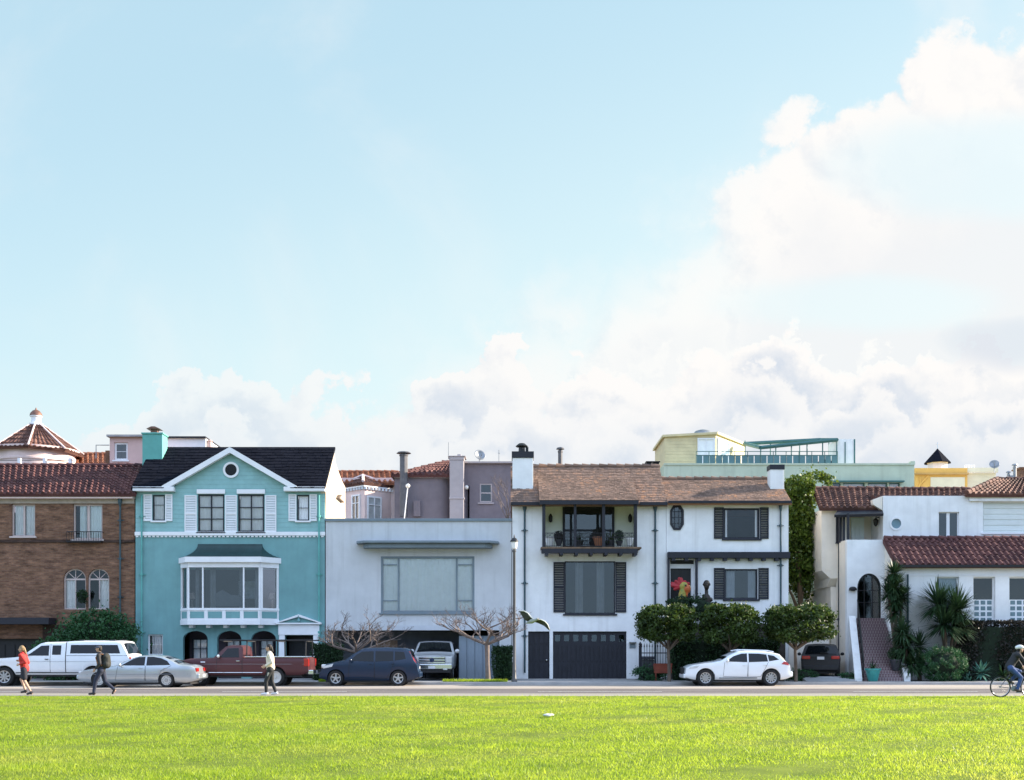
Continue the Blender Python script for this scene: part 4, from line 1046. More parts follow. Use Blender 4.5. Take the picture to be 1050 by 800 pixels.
for k in range(7):
    px = 559+k*15.2; q = h.rect(px, px+3.2, 566, 569.3, Dk2); mb = MB(); mb.box(q[0], q[1], Dk2-.1, D0+.1, q[2], q[3]); h.put(mb, 'joist_end', M['dark'])
mb = MB(); q = h.rect(559.3, 650, 546.5, 561, Dk2)
for zz in (q[2]+.06, q[3], q[3]-.22): mb.tube([(q[0], Dk2+.07, zz), (q[1], Dk2+.07, zz)], .016, 6)
for k in range(41):
    xx = q[0]+(q[1]-q[0])*k/40; mb.tube([(xx, Dk2+.07, q[2]), (xx, Dk2+.07, q[3])], .008, 5)
for k in range(20):
    xx = q[0]+(q[1]-q[0])*(k+.5)/20
    mb.tube([(xx+.085*math.cos(a), Dk2+.07, q[3]-.11+.085*math.sin(a)) for a in np.linspace(0, 6.283, 13)], .008, 5)
h.put(mb, 'railing', M['black'])
for px in (564.5, 646):
    mb = MB(); xx = h.x(px, Dw); zz = h.z(532, Dw); mb.tube([(xx, Dw+.1, zz), (xx, Dw-.05, zz+.05)], .03, 6); mb.lathe([(.03, zz-.2), (.09, zz-.15), (.11, zz+.1), (.03, zz+.25)], (xx, Dw-.08, 0), 8); h.put(mb, 'wall_lantern', M['black'])
# doors below
def panel_door(r, y, n, name, m, win_n=0):
    mb = MB(); mb.box(r[0]+.002, r[1]-.002, y, y+.06, r[2], r[3]-.002); w_ = (r[1]-r[0])/n
    for k in range(n):
        for (a, b) in ((.03,.36), (.39,.72)): mb.box(r[0]+w_*k+.05, r[0]+w_*(k+1)-.05, y-.03, y, r[2]+(r[3]-r[2])*a+.03, r[2]+(r[3]-r[2])*b)
        if win_n == 0: mb.box(r[0]+w_*k+.05, r[0]+w_*(k+1)-.05, y-.03, y, r[2]+(r[3]-r[2])*.75, r[2]+(r[3]-r[2])*.97)
    o = h.put(mb, name, m)
    if win_n:
        g = MB()
        for k in range(win_n):
            c = r[0]+(r[1]-r[0])*(k+.5)/win_n; g.box(c-.13, c+.13, y-.012, y-.002, r[2]+(r[3]-r[2])*.80, r[2]+(r[3]-r[2])*.93)
        h.put(g, 'door_lights', M['glassdark'], o)
    return o
panel_door(h.rect(567, 642.5, 647.5, 698.5), D0+.16, 16, 'garage_door', M['dark'], 8)
o = panel_door(h.rect(541.5, 563.5, 647.5, 698.5), D0+.16, 4, 'side_door', M['dark'])
mb = MB(); q = h.rect(541.5, 563.5, 647.5, 698.5); mb.ball((q[1]-.15, D0+.1, 1.1), .045); h.put(mb, 'handle', M['chrome'], o)
h.box('number_plate', M['greytrim'], 645.5, 651.5, 660, 664.5, D0-.05, D0-.004)
mb = MB(); r = h.rect(645, 652, 658.3, 659.6); mb.box(r[0], r[1], D0-.2, D0-.004, r[2], r[3]); h.put(mb, 'letter_box', M['metal'])
downpipe(h, 538, 518, 690, 'pipe', r=.05, bands=3); downpipe(h, 671.5, 518, 690, 'pipe', r=.05, bands=3)
Dc = 59.6; r = h.rect(525.5, 546.5, 470.5, 512, Dc)
mb = MB(); mb.box(r[0], r[1], Dc-.3, Dc+.7, r[2], r[3]); ch = h.put(mb, 'chimney', M['white'], bevel=.015)
mb = MB(); mb.box(r[0]-.04, r[1]+.04, Dc-.34, Dc+.74, r[3], r[3]+.33); h.put(mb, 'chimney_band', M['dark'], ch)
xx = (r[0]+r[1])/2; zz = r[3]+.33
mb = MB(); mb.lathe([(.18, zz), (.16, zz+.3), (.30, zz+.32), (.33, zz+.36), (.16, zz+.5), (.05, zz+.52)], (xx-.05, Dc+.2, 0), 10); mb.box(xx+.15, xx+.3, Dc+.1, Dc+.25, zz, zz+.3); h.put(mb, 'chimney_pot', M['black'], ch)
mb = MB()
for a, b in ((663, 668), (670, 675.5)): mb.box(X(a, 61.5), X(b, 61.5), 61.4, 61.9, Z(480, 61.5), Z(474.5, 61.5)); mb.box(X(a-1, 61.5), X(b+1, 61.5), 61.3, 62, Z(474.4, 61.5), Z(473.5, 61.5))
h.put(mb, 'roof_vent', M['black'])
flue(h, 'flue', 'fluemetal', 574.5, 458.5, 484, 61.6, .12)

# ================================================================== 5 white house with dark beam
h = House('white_house', 'white stucco house with octagonal window, dark shutters and dark porch beam', 'house', 745, D0)
h.win(742, 779, 521, 552.5, 1, 1, 'dark', .09, rec=.08, curt='curtain', curt_part=((.0,.07),(.93,1)))
h.win(743, 777, 583.5, 614.5, 1, 1, 'dark', .08, rec=.08, curt='greycurtain', curt_part=((.0,.3),(.75,1)))
h.holes.append(h.rect(687.6, 700.6, 518.5, 543)); ro = h.holes[-1]
h.holes.append(h.rect(685.5, 712, 574, 640))
zt = h.z(515.5)
h.shell(683.3, 808.5, 0, zt, 11.5, M['white'], floors=(3.2, 6.3))
# octagonal window
cx, cz = (ro[0]+ro[1])/2, (ro[2]+ro[3])/2; rx, rz2 = (ro[1]-ro[0])/2, (ro[3]-ro[2])/2
oc = [(-1,-.55),(-.5,-1),(.5,-1),(1,-.55),(1,.55),(.5,1),(-.5,1),(-1,.55)]
mb = MB()
for k in range(8):
    a, b = oc[k], oc[(k+1) % 8]
    mb.prism([(cx+a[0]*rx*1.08, cz+a[1]*rz2*1.05), (cx+b[0]*rx*1.08, cz+b[1]*rz2*1.05), (cx+b[0]*rx*.78, cz+b[1]*rz2*.86), (cx+a[0]*rx*.78, cz+a[1]*rz2*.86)], D0-.05, D0+.1)
for k in (-.33, .33): mb.box(cx+k*rx-.012, cx+k*rx+.012, D0+.03, D0+.06, cz-rz2*.9, cz+rz2*.9)
for k in (-.5, 0, .5): mb.box(cx-rx*.75, cx+rx*.75, D0+.035, D0+.055, cz+k*rz2-.012, cz+k*rz2+.012)
fo = h.put(mb, 'octagonal_window', M['dark'])
mb = MB(); mb.add([(cx+a*rx*.9, D0+.07, cz+b*rz2*.93) for a, b in oc], [tuple(range(8))]); h.put(mb, 'pane', M['glass'], fo, recalc=False)
mb = MB()
for sx in (-1, 1):
    for sz in (-1, 1): mb.prism([(cx+sx*rx, cz+sz*rz2), (cx+sx*rx*.5, cz+sz*rz2), (cx+sx*rx, cz+sz*rz2*.55)], D0+.003, D0+.28)
h.put(mb, 'corner_fill', M['white'], fo)
for a, b, c, d in ((732,742,520.5,552.5), (779,788,520.5,552.5), (732,743,582.5,614.5), (777.5,788,582.5,614.5)): h.shutter(a, b, c, d, 'dark')
De, Dr = 58.05, 61.0
xl, xr = h.x(683.5), h.x(810)
shingles((xl, De, Z(515.5, De)), (xr, De, Z(515.5, De)), (xr, Dr, Z(491.5, Dr)), (xl, Dr, Z(491.5, Dr)), M['shake'], 'roof', h.root, .15, .17, .011)
mb = MB(); mb.slab((xr, 2*Dr-De+4, Z(515.5, De)-1.5), (xl, 2*Dr-De+4, Z(515.5, De)-1.5), (xl, Dr, Z(491.5, Dr)), (xr, Dr, Z(491.5, Dr)), .15); h.put(mb, 'rear_roof', M['shake'])
mb = MB(); mb.prism([(De+.45, zt-.02), (Dr, Z(491.5, Dr)-.2), (2*Dr-De+3.6, Z(515.5, De)-1.4)], xr-.35, xr-.15, 'x'); h.put(mb, 'gable_wall', M['white'])
mb = MB(); n = 14
for k in range(n):
    a = xl+(xr-xl)*k/n; b = xl+(xr-xl)*(k+1)/n; mb.tube([(a, Dr, Z(491, Dr)+.02), (b+.03, Dr, Z(491, Dr)-.02)], [.13, .10], 8)
h.put(mb, 'ridge_tiles', M['shake'])
h.box('eave_gutter', M['dark'], 684, 809.5, 514.8, 517.2, De-.1, De+.05)
h.box('porch_beam', M['dark'], 684, 808.8, 566.5, 573, D0-.34, D0-.004, bevel=.02)
mb = MB()
for k in range(9):
    px = 688+k*13.2; q = h.rect(px, px+3.6, 572, 575.5); mb = MB(); mb.box(q[0], q[1], D0-.32, D0-.004, q[2], q[3]); h.put(mb, 'beam_bracket', M['dark'])
# recessed front door with white surround
mb = MB(); r = h.rect(685.5, 712, 574, 640); y = D0+.25
mb.box(r[0], r[0]+.13, y, y+.1, r[2], r[3]-.2); mb.box(r[1]-.13, r[1], y, y+.1, r[2], r[3]-.2); mb.box(r[0]+.13, r[1]-.13, y, y+.1, r[3]-.43, r[3]-.2); h.put(mb, 'door_surround', M['trim'])
mb = MB(); mb.box(r[0]+.13, r[1]-.13, y+.12, y+.18, r[2], r[3]-.43)
for k in range(2): mb.box(r[0]+.22+k*.5, r[0]+.62+k*.5, y+.1, y+.12, r[3]-1.6, r[3]-.55)
dr = h.put(mb, 'front_door', M['black'])
mb = MB(); mb.ball((r[1]-.25, y+.08, r[2]+1.0), .04); h.put(mb, 'handle', M['chrome'], dr)
mb = MB(); mb.box(r[0]-.02, r[1]+.02, y+.4, y+.5, r[2], r[3]); h.put(mb, 'door_back', M['black'])
for px in (683.9, 712.5): h.box('porch_post', M['dark'], px, px+2.2, 573.2, 655, D0-.26, D0-.08)
downpipe(h, 800, 517, 690, 'pipe', r=.05, bands=4)
Dc = 59.9; r = h.rect(789, 803, 482, 508, Dc); mb = MB(); mb.box(r[0], r[1], Dc-.2, Dc+.5, r[2], r[3]); ch = h.put(mb, 'chimney', M['white'], bevel=.015)
mb = MB(); mb.box(r[0]-.03, r[1]+.03, Dc-.23, Dc+.53, r[3], r[3]+.25); h.put(mb, 'chimney_band', M['dark'], ch)
# raised front terrace hidden by the trees
mb = MB(); x0, x1 = h.x(690, 57), h.x(806, 57); mb.box(x0, x1, 57.1, D0-.35, .15, Z(640, 57)); h.put(mb, 'terrace', pm('brown_terrace_wall', (.055,.045,.04), .9, .25, 1.5, .3), bevel=.03)

# ================================================================== 6 white spanish style house
Dl = 60.6        # left wing front
h = House('spanish_house', 'white Mediterranean house with red tile roofs, arched doorway and tiled steps', 'house', 950, 59.0)
S6 = M['white']; C6 = M['cream']  # C6 tints the left-facing walls as if warm light bounced onto them
def bx(name, m, x0, x1, y0, y1, z0, z1, **k):
    mb = MB(); mb.box(x0, x1, y0, y1, z0, z1); return h.put(mb, name, m, **k)
# left wing, cantilevered on a sloped corbel
xl0 = X(842.5, Dl); xl1 = X(870, Dl); zt = Z(522.5, Dl)
mb = MB(); zc = Z(585, Dl)
mb.box(xl0, xl1, Dl, Dl+3.4, zc, zt)
mb.prism([(Dl, zc-.002), (Dl, zc-.42), (Dl+.55, zc-.85), (Dl+3.3, zc-.85), (Dl+3.3, zc-.002)], X(858, Dl)-.35, xl1, 'x')
mb.prism([(xl0, zc-.002), (X(858, Dl)-.352, zc-.002), (X(858, Dl)-.352, zc-.4)], Dl+.02, Dl+3.3, 'y')
h.put(mb, 'left_wing_wall', C6)
bx('left_wing_base', C6, X(852, 60.9), X(876, 60.9), 60.9, 66, .1, zc-.86)
D7 = 58.9
# roof of the left wing and of the rear
Dr = 63.4
tiles((X(840.5, Dl-.4), Dl-.4, Z(521, Dl-.4)), (X(906, Dl-.4), Dl-.4, Z(521, Dl-.4)), (X(906, Dr), Dr, Z(501.5, Dr)), (X(833.5, Dr), Dr, Z(501.5, Dr)), M['tile'], 'left_wing_roof', h.root)
tiles((X(893, 61.4), 61.4, Z(510, 61.4)), (X(994, 61.4), 61.4, Z(510, 61.4)), (X(994, Dr+.05), Dr+.05, Z(502, Dr)), (X(893, Dr+.05), Dr+.05, Z(502, Dr)), M['tile'], 'rear_roof', h.root)
# porch tower with arched doorway
tx0, tx1 = X(868.5, D7), X(912, D7); tz = Z(553.5, D7)
dw = (X(879, D7), X(903.5, D7), Z(634, D7), Z(588, D7))
mb = MB(); mb.wall(tx0, tx1, .1, tz, D7, D7+.3, [dw]); mb.arch(dw[0], dw[1], Z(603, D7), dw[3], D7, D7+.3); h.put(mb, 'tower_wall', S6, recalc=False)
mb = MB(); mb.box(tx0, tx0+.3, D7+.3, Dl+.3, .1, tz); mb.box(tx0+.3, tx1, D7+.3, Dl+.2, tz-.6, tz-.45); h.put(mb, 'tower_side_wall', C6)
mb = MB(); mb.box(dw[0]-.4, dw[1]+.4, D7+1.7, D7+1.8, dw[2], dw[3]+.2); mb.box(dw[0]-.4, dw[1]+.3, D7+.31, D7+1.69, dw[2]-.15, dw[2]-.01); h.put(mb, 'vestibule', M['interior'])
cx = (dw[0]+dw[1])/2; rx = (dw[1]-dw[0])/2; zs = Z(603, D7); rz2 = dw[3]-zs
mb = MB(); n = 14
pts = [(dw[0]+.0, dw[2])]+[(cx-rx*math.cos(math.pi*k/n), zs+rz2*math.sin(math.pi*k/n)) for k in range(n+1)]+[(dw[1], dw[2])]
for i in range(len(pts)-1):
    p, q = pts[i], pts[i+1]
    def inn(t): return (cx+(t[0]-cx)*.9, (t[1]-dw[2])*.96+dw[2])
    mb.prism([p, q, inn(q), inn(p)], D7+.05, D7+.18)
for k in (-.35, .35): mb.tube([(cx+k*rx, D7+.12, dw[2]), (cx+k*rx, D7+.12, zs+rz2*.85)], .02, 6)
for zz in (.35, .62): mb.tube([(dw[0], D7+.12, dw[2]+(dw[3]-dw[2])*zz), (dw[1], D7+.12, dw[2]+(dw[3]-dw[2])*zz)], .02, 6)
dr = h.put(mb, 'arched_doorway', M['black'])
mb = MB(); mb.prism([inn(p) for p in pts], D7+.14, D7+.15); h.put(mb, 'pane', M['glassdark'], dr)
mb = MB(); zz = Z(604, D7); mb.box(X(870.5, D7), X(877.5, D7), D7-.2, D7-.004, zz-.08, zz+.02); mb.ball((X(874, D7), D7-.1, zz), (.2, .12, .12)); h.put(mb, 'porch_light', M['black'])
downpipe(h, 859.5, 524, 690, 'dark', Dl-.12, .045, False, 2)
# balcony recess behind the tower parapet
zf = tz-.45
bx('balcony_back_wall', C6, xl1, X(906, 62.0), 61.9, 62.2, zf, Z(511, 61.9))
mb = MB(); r = (X(873, 61.8), X(886, 61.8), Z(556, 61.8), Z(531, 61.8)); mb.box(r[0], r[1], 61.8, 61.895, r[2], r[3])
for i in range(1, 3): mb.box(r[0]+(r[1]-r[0])*i/3-.02, r[0]+(r[1]-r[0])*i/3+.02, 61.76, 61.8, r[2], r[3])
for j in range(1, 5): mb.box(r[0], r[1], 61.77, 61.8, r[2]+(r[3]-r[2])*j/5-.02, r[2]+(r[3]-r[2])*j/5+.02)
h.put(mb, 'balcony_door', M['curtainteal'])
mb = MB(); mb.slab((X(855.5, 59.3), 59.3, Z(528, 59.3)), (X(906, 59.3), 59.3, Z(526.5, 59.3)), (X(903, 61.6), 61.6, Z(518, 61.6)), (X(862, 61.6), 61.6, Z(518.5, 61.6)), .14); h.put(mb, 'pergola_roof', M['dark'])
for px, dd in ((858.5, 60.5), (861.8, 60.1), (865.2, 59.7), (869.5, 59.1)):
    bx('pergola_post', M['dark'], X(px, dd)-.06, X(px, dd)+.06, dd-.06, dd+.06, tz-.05, Z(526.5, dd))
mb = MB(); xx = X(898, 60.5); zz = Z(535, 60.5); mb.tube([(X(904, 60.5), 60.5, zz+.2), (xx, 60.5, zz+.25), (xx, 60.5, zz+.1)], .025, 6); mb.lathe([(.04, zz-.25), (.11, zz-.15), (.15, zz+.08), (.03, zz+.2)], (xx, 60.5, 0), 8); h.put(mb, 'balcony_lantern', M['black'])
# main block
Dm = 59.9
mx0, mx1, mz = X(905.5, Dm), X(1100, Dm), Z(508.5, Dm)
h.D = Dm; h.holes = []
h.win(962.5, 983.5, 525, 552, 2, 1, 'trim', .05, curt=None, glass='glass', mw=.16, sill=False)
rr = h.rect(1008, 1062, 515, 546); h.holes.append(rr)
ow = (h.x(919)-.28, h.x(919)+.28, h.z(537)-.28, h.z(537)+.28); h.holes.append(ow)
mb = MB(); mb.wall(mx0, mx1, .1, mz, Dm, Dm+.3, h.holes); mb.box(mx0, mx0+.3, Dm+.3, Dm+9, .1, mz); mb.box(mx1-.3, mx1, Dm+.3, Dm+9, .1, mz); mb.box(mx0+.3, mx1-.3, Dm+8.7, Dm+9, .1, mz)
h.put(mb, 'main_wall', S6, recalc=False)
mb = MB(); mb.box(mx0+.31, mx1-.31, Dm+2.6, Dm+2.8, 1, mz-.2); h.put(mb, 'interior', M['interior'])
mb = MB(); mb.box(mx0+.3, mx1-.3, Dm+.3, Dm+8.7, mz-.25, mz-.1); h.put(mb, 'flat_roof', M['concrete'])
mb = MB(); mb.prism([(mx0-.02, mz), (mx0-.55, mz-.2), (mx0-.5, mz-.45), (mx0-.02, mz-.75)], Dm+.05, Dm+.4); h.put(mb, 'scrolled_corner', C6)
c = (h.x(919), Dm-.03, h.z(537)); mb = MB(); mb.lathe([(.26, 0), (.36, 0), (.36, .1), (.26, .1)], c, 20, 'y', False); f = h.put(mb, 'round_window', M['trim'], smooth=40)
mb = MB(); mb.lathe([(0, .09), (.30, .09), (.30, .1), (0, .1)], c, 20, 'y'); h.put(mb, 'pane', pm('blue_grey_pane', (.17,.28,.33), .2, .1, 3, spec=.6), f)
mb = MB()
n = 14
for sx in (-1, 1):
    for sz in (-1, 1):
        q = [(c[0]+sx*.285, c[2]+sz*.285)]+[(c[0]+sx*.27*math.sin(a), c[2]+sz*.27*math.cos(a)) for a in np.linspace(0, math.pi/2, 6)]
        mb.prism(q, Dm+.004, Dm+.2)
h.put(mb, 'round_reveal', S6, f)
mb = MB(); mb.box(rr[0], rr[1], Dm+.2, Dm+.27, rr[2], rr[3])
for k in range(5): mb.box(rr[0]+.1, rr[1]-.1, Dm+.17, Dm+.2, rr[2]+.12+k*.29, rr[2]+.34+k*.29)
h.put(mb, 'blind_window', pm('pale_blind', (.72,.76,.74), .7, .04)); bx('blind_window_sill', M['trim'], rr[0]-.1, rr[1]+.1, Dm-.08, Dm-.004, rr[2]-.1, rr[2]-.01)
# hip roof of the taller right part
hx0, hx1 = X(991, Dm-.3), X(1090, Dm-.3); zz = Z(507, Dm-.3); top = (X(1023, 62.6), 62.6, Z(492, 62.6)); top2 = (X(1075, 62.6), 62.6, Z(492, 62.6))
bx('right_block_wall', S6, X(993, Dm)+.02, mx1-.02, Dm-.14, Dm-.004, h.z(514), h.z(507.5))
tiles((hx0, Dm-.3, zz), (hx1, Dm-.3, zz), top2, top, M['tile'], 'hip_roof', h.root)
mb = MB(); mb.slab((hx0, 66, zz), (hx0, Dm-.3, zz), top, (top[0], 63, top[2]), .1); mb.slab((hx1, Dm-.3, zz), (hx1, 66, zz), (top2[0], 63, top2[2]), top2, .1); mb.slab((hx1, 66, zz), (hx0, 66, zz), (top[0], 63, top[2]), (top2[0], 63, top2[2]), .1); h.put(mb, 'hip_roof_sides', M['tile'])
mb = MB()
for k in range(9):
    t = k/9; p = Vector((hx0, Dm-.3, zz+.1)).lerp(Vector(top)+Vector((0,0,.08)), t); q = Vector((hx0, Dm-.3, zz+.1)).lerp(Vector(top)+Vector((0,0,.08)), t+.13); mb.tube([p, q], [.14, .1], 8)
h.put(mb, 'hip_ridge_tiles', M['tile'])
# lower front wing
Df = 56.9; h.D = Df; h.holes = []
fx0, fx1, fz = X(920.5, Df), X(1110, Df), Z(580.5, Df)
for a, b in ((960.5, 983.5), (998, 1020.5), (1035, 1058), (1072, 1095)):
    h.win(a, b, 591.5, 640, 1, 1, 'trim', .07, rec=.16, hs_=None, curt='curtain' if a < 990 else None, curt_part=(0,1), sill=True, glass='glassdark')
mb = MB(); mb.wall(fx0, fx1, .1, fz, Df, Df+.3, h.holes); h.put(mb, 'front_wing_wall', S6, recalc=False)
mb = MB(); mb.prism([(Df+.3, .1), (Df+.3, fz), (58.6, Z(555, 58.6)), (Dm-.02, Z(555, 58.6)), (Dm-.02, .1)], fx0, fx0+.3, 'x'); h.put(mb, 'front_wing_side_wall', C6)
mb = MB(); mb.box(fx0+.31, fx1, Df+2.0, Df+2.1, .2, fz-.1); h.put(mb, 'front_wing_interior', M['interior'])
for (a, b, c_, d) in h.holes[1:]:       # leaded lower sashes of coloured square panes
    mb = MB(); w_ = (b-a-.14)/3; hh = (d-c_-.14)*.52/4
    for j in range(4):
        for i in range(3):
            mb.box(a+.07+i*w_+.045, a+.07+(i+1)*w_-.045, Df+.15, Df+.158, c_+.07+j*hh+.045, c_+.07+(j+1)*hh-.045)
    mk = MB()
    mk.box(a+.071, b-.071, Df+.16, Df+.20, c_+.07, c_+.07+hh*4)
    g = h.put(mk, 'lower_sash', M['trim']); h.put(mb, 'square_panes', pm('grey_blue_pane', (.16,.24,.27), .2, .2, 3, spec=.6), g)
tiles((X(921.5, Df-.35)-.1, Df-.35, Z(580, Df-.35)), (fx1, Df-.35, Z(580, Df-.35)), (fx1, 58.7, Z(552.5, 58.7)), (fx0-.1, 58.7, Z(552.5, 58.7)), M['tiledark'], 'front_wing_roof', h.root)
mb = MB(); mb.slab((fx0-.1, 58.75, Z(552.5, 58.7)-.05), (fx1, 58.75, Z(552.5, 58.7)-.05), (fx1, Dm-.01, Z(556, 58.7)), (fx0-.1, Dm-.01, Z(556, 58.7)), .1); h.put(mb, 'front_wing_rear_roof', M['tiledark'])
mb = MB(); mb.prism([(Df-.36, Z(580, Df-.35)-.02), (58.7, Z(552.5, 58.7)-.02), (58.7, Z(552.5, 58.7)-.25), (Df-.36, Z(580, Df-.35)-.25)], fx0-.16, fx0-.101, 'x'); h.put(mb, 'verge_board', M['tiledark'])
h.box('front_gutter', M['black'], 920, 1110, 579.8, 582.3, Df-.42, Df-.3)
downpipe(h, 930, 583, 695, 'pipe', Df, .05, False, 3)
mb = MB(); mb.box(fx0+.4, fx1, Df-.03, Df-.003, Z(590.5, Df), Z(589.3, Df)); h.put(mb, 'window_head_band', M['trim'])
# tiled steps up to the arched doorway
def tile_steps():
    m, nt_, P, out = nodes_of('patterned_step_tile')
    tc_ = N(nt_, 'ShaderNodeTexCoord'); sp_ = N(nt_, 'ShaderNodeSeparateXYZ'); L(nt_, tc_.outputs['Object'], sp_.inputs[0])
    ck = N(nt_, 'ShaderNodeTexChecker'); ck.inputs['Scale'].default_value = 1
    cb = N(nt_, 'ShaderNodeCombineXYZ')
    mu = N(nt_, 'ShaderNodeMath', operation='MULTIPLY'); mu.inputs[1].default_value = 10.5; L(nt_, sp_.outputs[0], mu.inputs[0])
    m2 = N(nt_, 'ShaderNodeMath', operation='MULTIPLY'); m2.inputs[1].default_value = 17.6; L(nt_, sp_.outputs[2], m2.inputs[0])
    L(nt_, mu.outputs[0], cb.inputs[0]); L(nt_, m2.outputs[0], cb.inputs[1]); cb.inputs[2].default_value = .5
    mp = N(nt_, 'ShaderNodeMapping'); mp.inputs['Rotation'].default_value = (0, 0, R(45)); L(nt_, cb.outputs[0], mp.inputs[0]); L(nt_, mp.outputs[0], ck.inputs['Vector'])
    ck.inputs['Color1'].default_value = (.12,.06,.065,1); ck.inputs['Color2'].default_value = (.27,.215,.22,1)
    L(nt_, ck.outputs[0], P.inputs['Base Color']); P.inputs['Roughness'].default_value = .5
    return m
mb = MB(); ns = 19; zt_ = Z(634, D7)
ya, yb = 54.5, D7-.02
for k in range(ns):
    t0, t1 = k/ns, (k+1)/ns; y0_ = ya+(yb-ya)*t0; z1_ = .14+(zt_-.14)*t1
    xa_ = X(884, 54.5)+.1+(X(877, D7)-X(884, 54.5))*t0; xb_ = X(926, 54.5)+(X(906, D7)-X(926, 54.5))*t0
    mb.box(xa_, xb_, y0_, y0_+(yb-ya)/ns-.0005, .12, z1_)
h.put(mb, 'entrance_steps', tile_steps())
def cheek(pa, pb, name, m, w_=.28, hh=.25):
    mb = MB(); n = 10
    for k in range(n):
        t0, t1 = k/n, (k+1)/n
        def q(t):
            y = ya-.1+(yb-ya)*t; xx = pa+(pb-pa)*t; return xx, y, .14+(zt_-.14)*t+hh+.35*(1-t)**3*0
        x_a, y_a, z_a = q(t0); x_b, y_b, z_b = q(t1)
        mb.add([(x_a-w_,y_a,.1),(x_a,y_a,.1),(x_b,y_b,.1),(x_b-w_,y_b,.1),(x_a-w_,y_a,z_a),(x_a,y_a,z_a),(x_b,y_b,z_b),(x_b-w_,y_b,z_b)], [(0,3,2,1),(4,5,6,7),(0,1,5,4),(1,2,6,5),(2,3,7,6),(3,0,4,7)])
    return h.put(mb, name, m)
cheek(X(884, 54.5)-.02, X(877, D7)-.02, 'stair_cheek_wall', S6, .35, .12)
cheek(X(926, 54.5)+.32, X(906, D7)+.32, 'stair_cheek_wall', S6, .3, .3)
mb = MB()
pts = [(X(884.5, 54.6)+.06+(X(877.5, D7)-X(884.5, 54.6))*t, 54.6+(D7-54.7)*t, .14+(zt_-.14)*t+.95) for t in np.linspace(0, 1, 8)]
mb.tube(pts, .03, 6)
for p in pts: mb.tube([(p[0], p[1], p[2]-.95), p], .015, 5)
for k in range(28):
    t = k/28; i = min(6, int(t*7)); p = Vector(pts[i]).lerp(Vector(pts[i+1]), t*7-i); mb.tube([(p.x, p.y, p.z-.93), p], .009, 4)
h.put(mb, 'stair_railing', M['black'])
# ================================================================== houses further back
def block(h, name, m, px0, px1, pyt, D, depth, holes=(), zb=0):
    x0, x1 = X(px0, D), X(px1, D); z1 = Z(pyt, D); mb = MB()
    mb.wall(x0, x1, zb, z1, D, D+.25, list(holes)); mb.box(x0, x0+.2, D+.25, D+depth, zb, z1); mb.box(x1-.2, x1, D+.25, D+depth, zb, z1); mb.box(x0+.2, x1-.2, D+depth-.2, D+depth, zb, z1)
    mb.box(x0+.2, x1-.2, D+.25, D+depth-.2, z1-.25, z1-.1); mb.box(x0+.21, x1-.21, D+1.6, D+1.7, zb, z1-.3)
    return h.put(mb, name, m, recalc=False)
# round tower
Dt = 72.0; cx = X(37, Dt+2.5)
h = House('tower_house', 'round pink tower with conical clay tile roof and white lantern top', 'tower', 36, Dt)
zt, ze, za = Z(463.5, Dt+2), Z(461.5, Dt+1), Z(436, Dt+2.5)
mb = MB(); mb.lathe([(2.45, 3), (2.45, zt-.75), (2.52, zt-.7), (2.52, zt-.6), (2.45, zt-.55), (2.45, zt-.1), (2.75, zt+.02), (2.75, zt+.14), (2.3, zt+.16)], (cx, Dt+2.5, 0), 40); h.put(mb, 'tower_wall', M['palepink'], smooth=35)
mb = MB()
for k in range(26):
    a = 2*math.pi*k/26; c = (cx+2.46*math.cos(a), Dt+2.5+2.46*math.sin(a)); t = (-math.sin(a), math.cos(a))
    for i in range(6):
        b0, b1 = math.pi*i/6, math.pi*(i+1)/6
        mb.tube([(c[0]+t[0]*.22*math.cos(b0), c[1]+t[1]*.22*math.cos(b0), zt-1.5+.3*math.sin(b0)), (c[0]+t[0]*.22*math.cos(b1), c[1]+t[1]*.22*math.cos(b1), zt-1.5+.3*math.sin(b1))], .05, 5)
h.put(mb, 'arcade_moulding', pm('pale_blue_moulding', (.55,.56,.66), .7, .05))
mb = MB(); g = 8; Rr = 2.95
rt = None
for k in range(g):
    a0 = 2*math.pi*(k+.3)/g; a1 = 2*math.pi*(k+1.3)/g
    A = (cx+Rr*math.cos(a0), Dt+2.5+Rr*math.sin(a0), ze); B = (cx+Rr*math.cos(a1), Dt+2.5+Rr*math.sin(a1), ze)
    C = (cx+.35*math.cos(a1), Dt+2.5+.35*math.sin(a1), za); E = (cx+.35*math.cos(a0), Dt+2.5+.35*math.sin(a0), za)
    if math.sin((a0+a1)/2) < .6:
        tiles(A, B, C, E, M['tile'], 'roof', h.root, .34, .5, .05, .05, ridge=False)
    else:
        mb.slab(A, B, C, E, .08)
for k in range(g):
    a0 = 2*math.pi*(k+.3)/g
    mb.tube([(cx+Rr*math.cos(a0), Dt+2.5+Rr*math.sin(a0), ze+.1), (cx+.3*math.cos(a0), Dt+2.5+.3*math.sin(a0), za+.1)], .055, 6)
h.put(mb, 'roof_ridges', M['palepink'])
zl2 = Z(428, Dt+2.5)
mb = MB(); mb.lathe([(.42, za-.1), (.42, za+.1), (.30, za+.15), (.30, zl2), (.38, zl2+.03), (.38, zl2+.09)], (cx, Dt+2.5, 0), 16); ln = h.put(mb, 'roof_lantern', M['trim'], smooth=35)
mb = MB(); mb.lathe([(.40, zl2+.09), (.36, zl2+.25), (.22, zl2+.42), (.06, zl2+.5), (.03, zl2+.62)], (cx, Dt+2.5, 0), 12); h.put(mb, 'lantern_cap', M['copper'], ln, smooth=35)
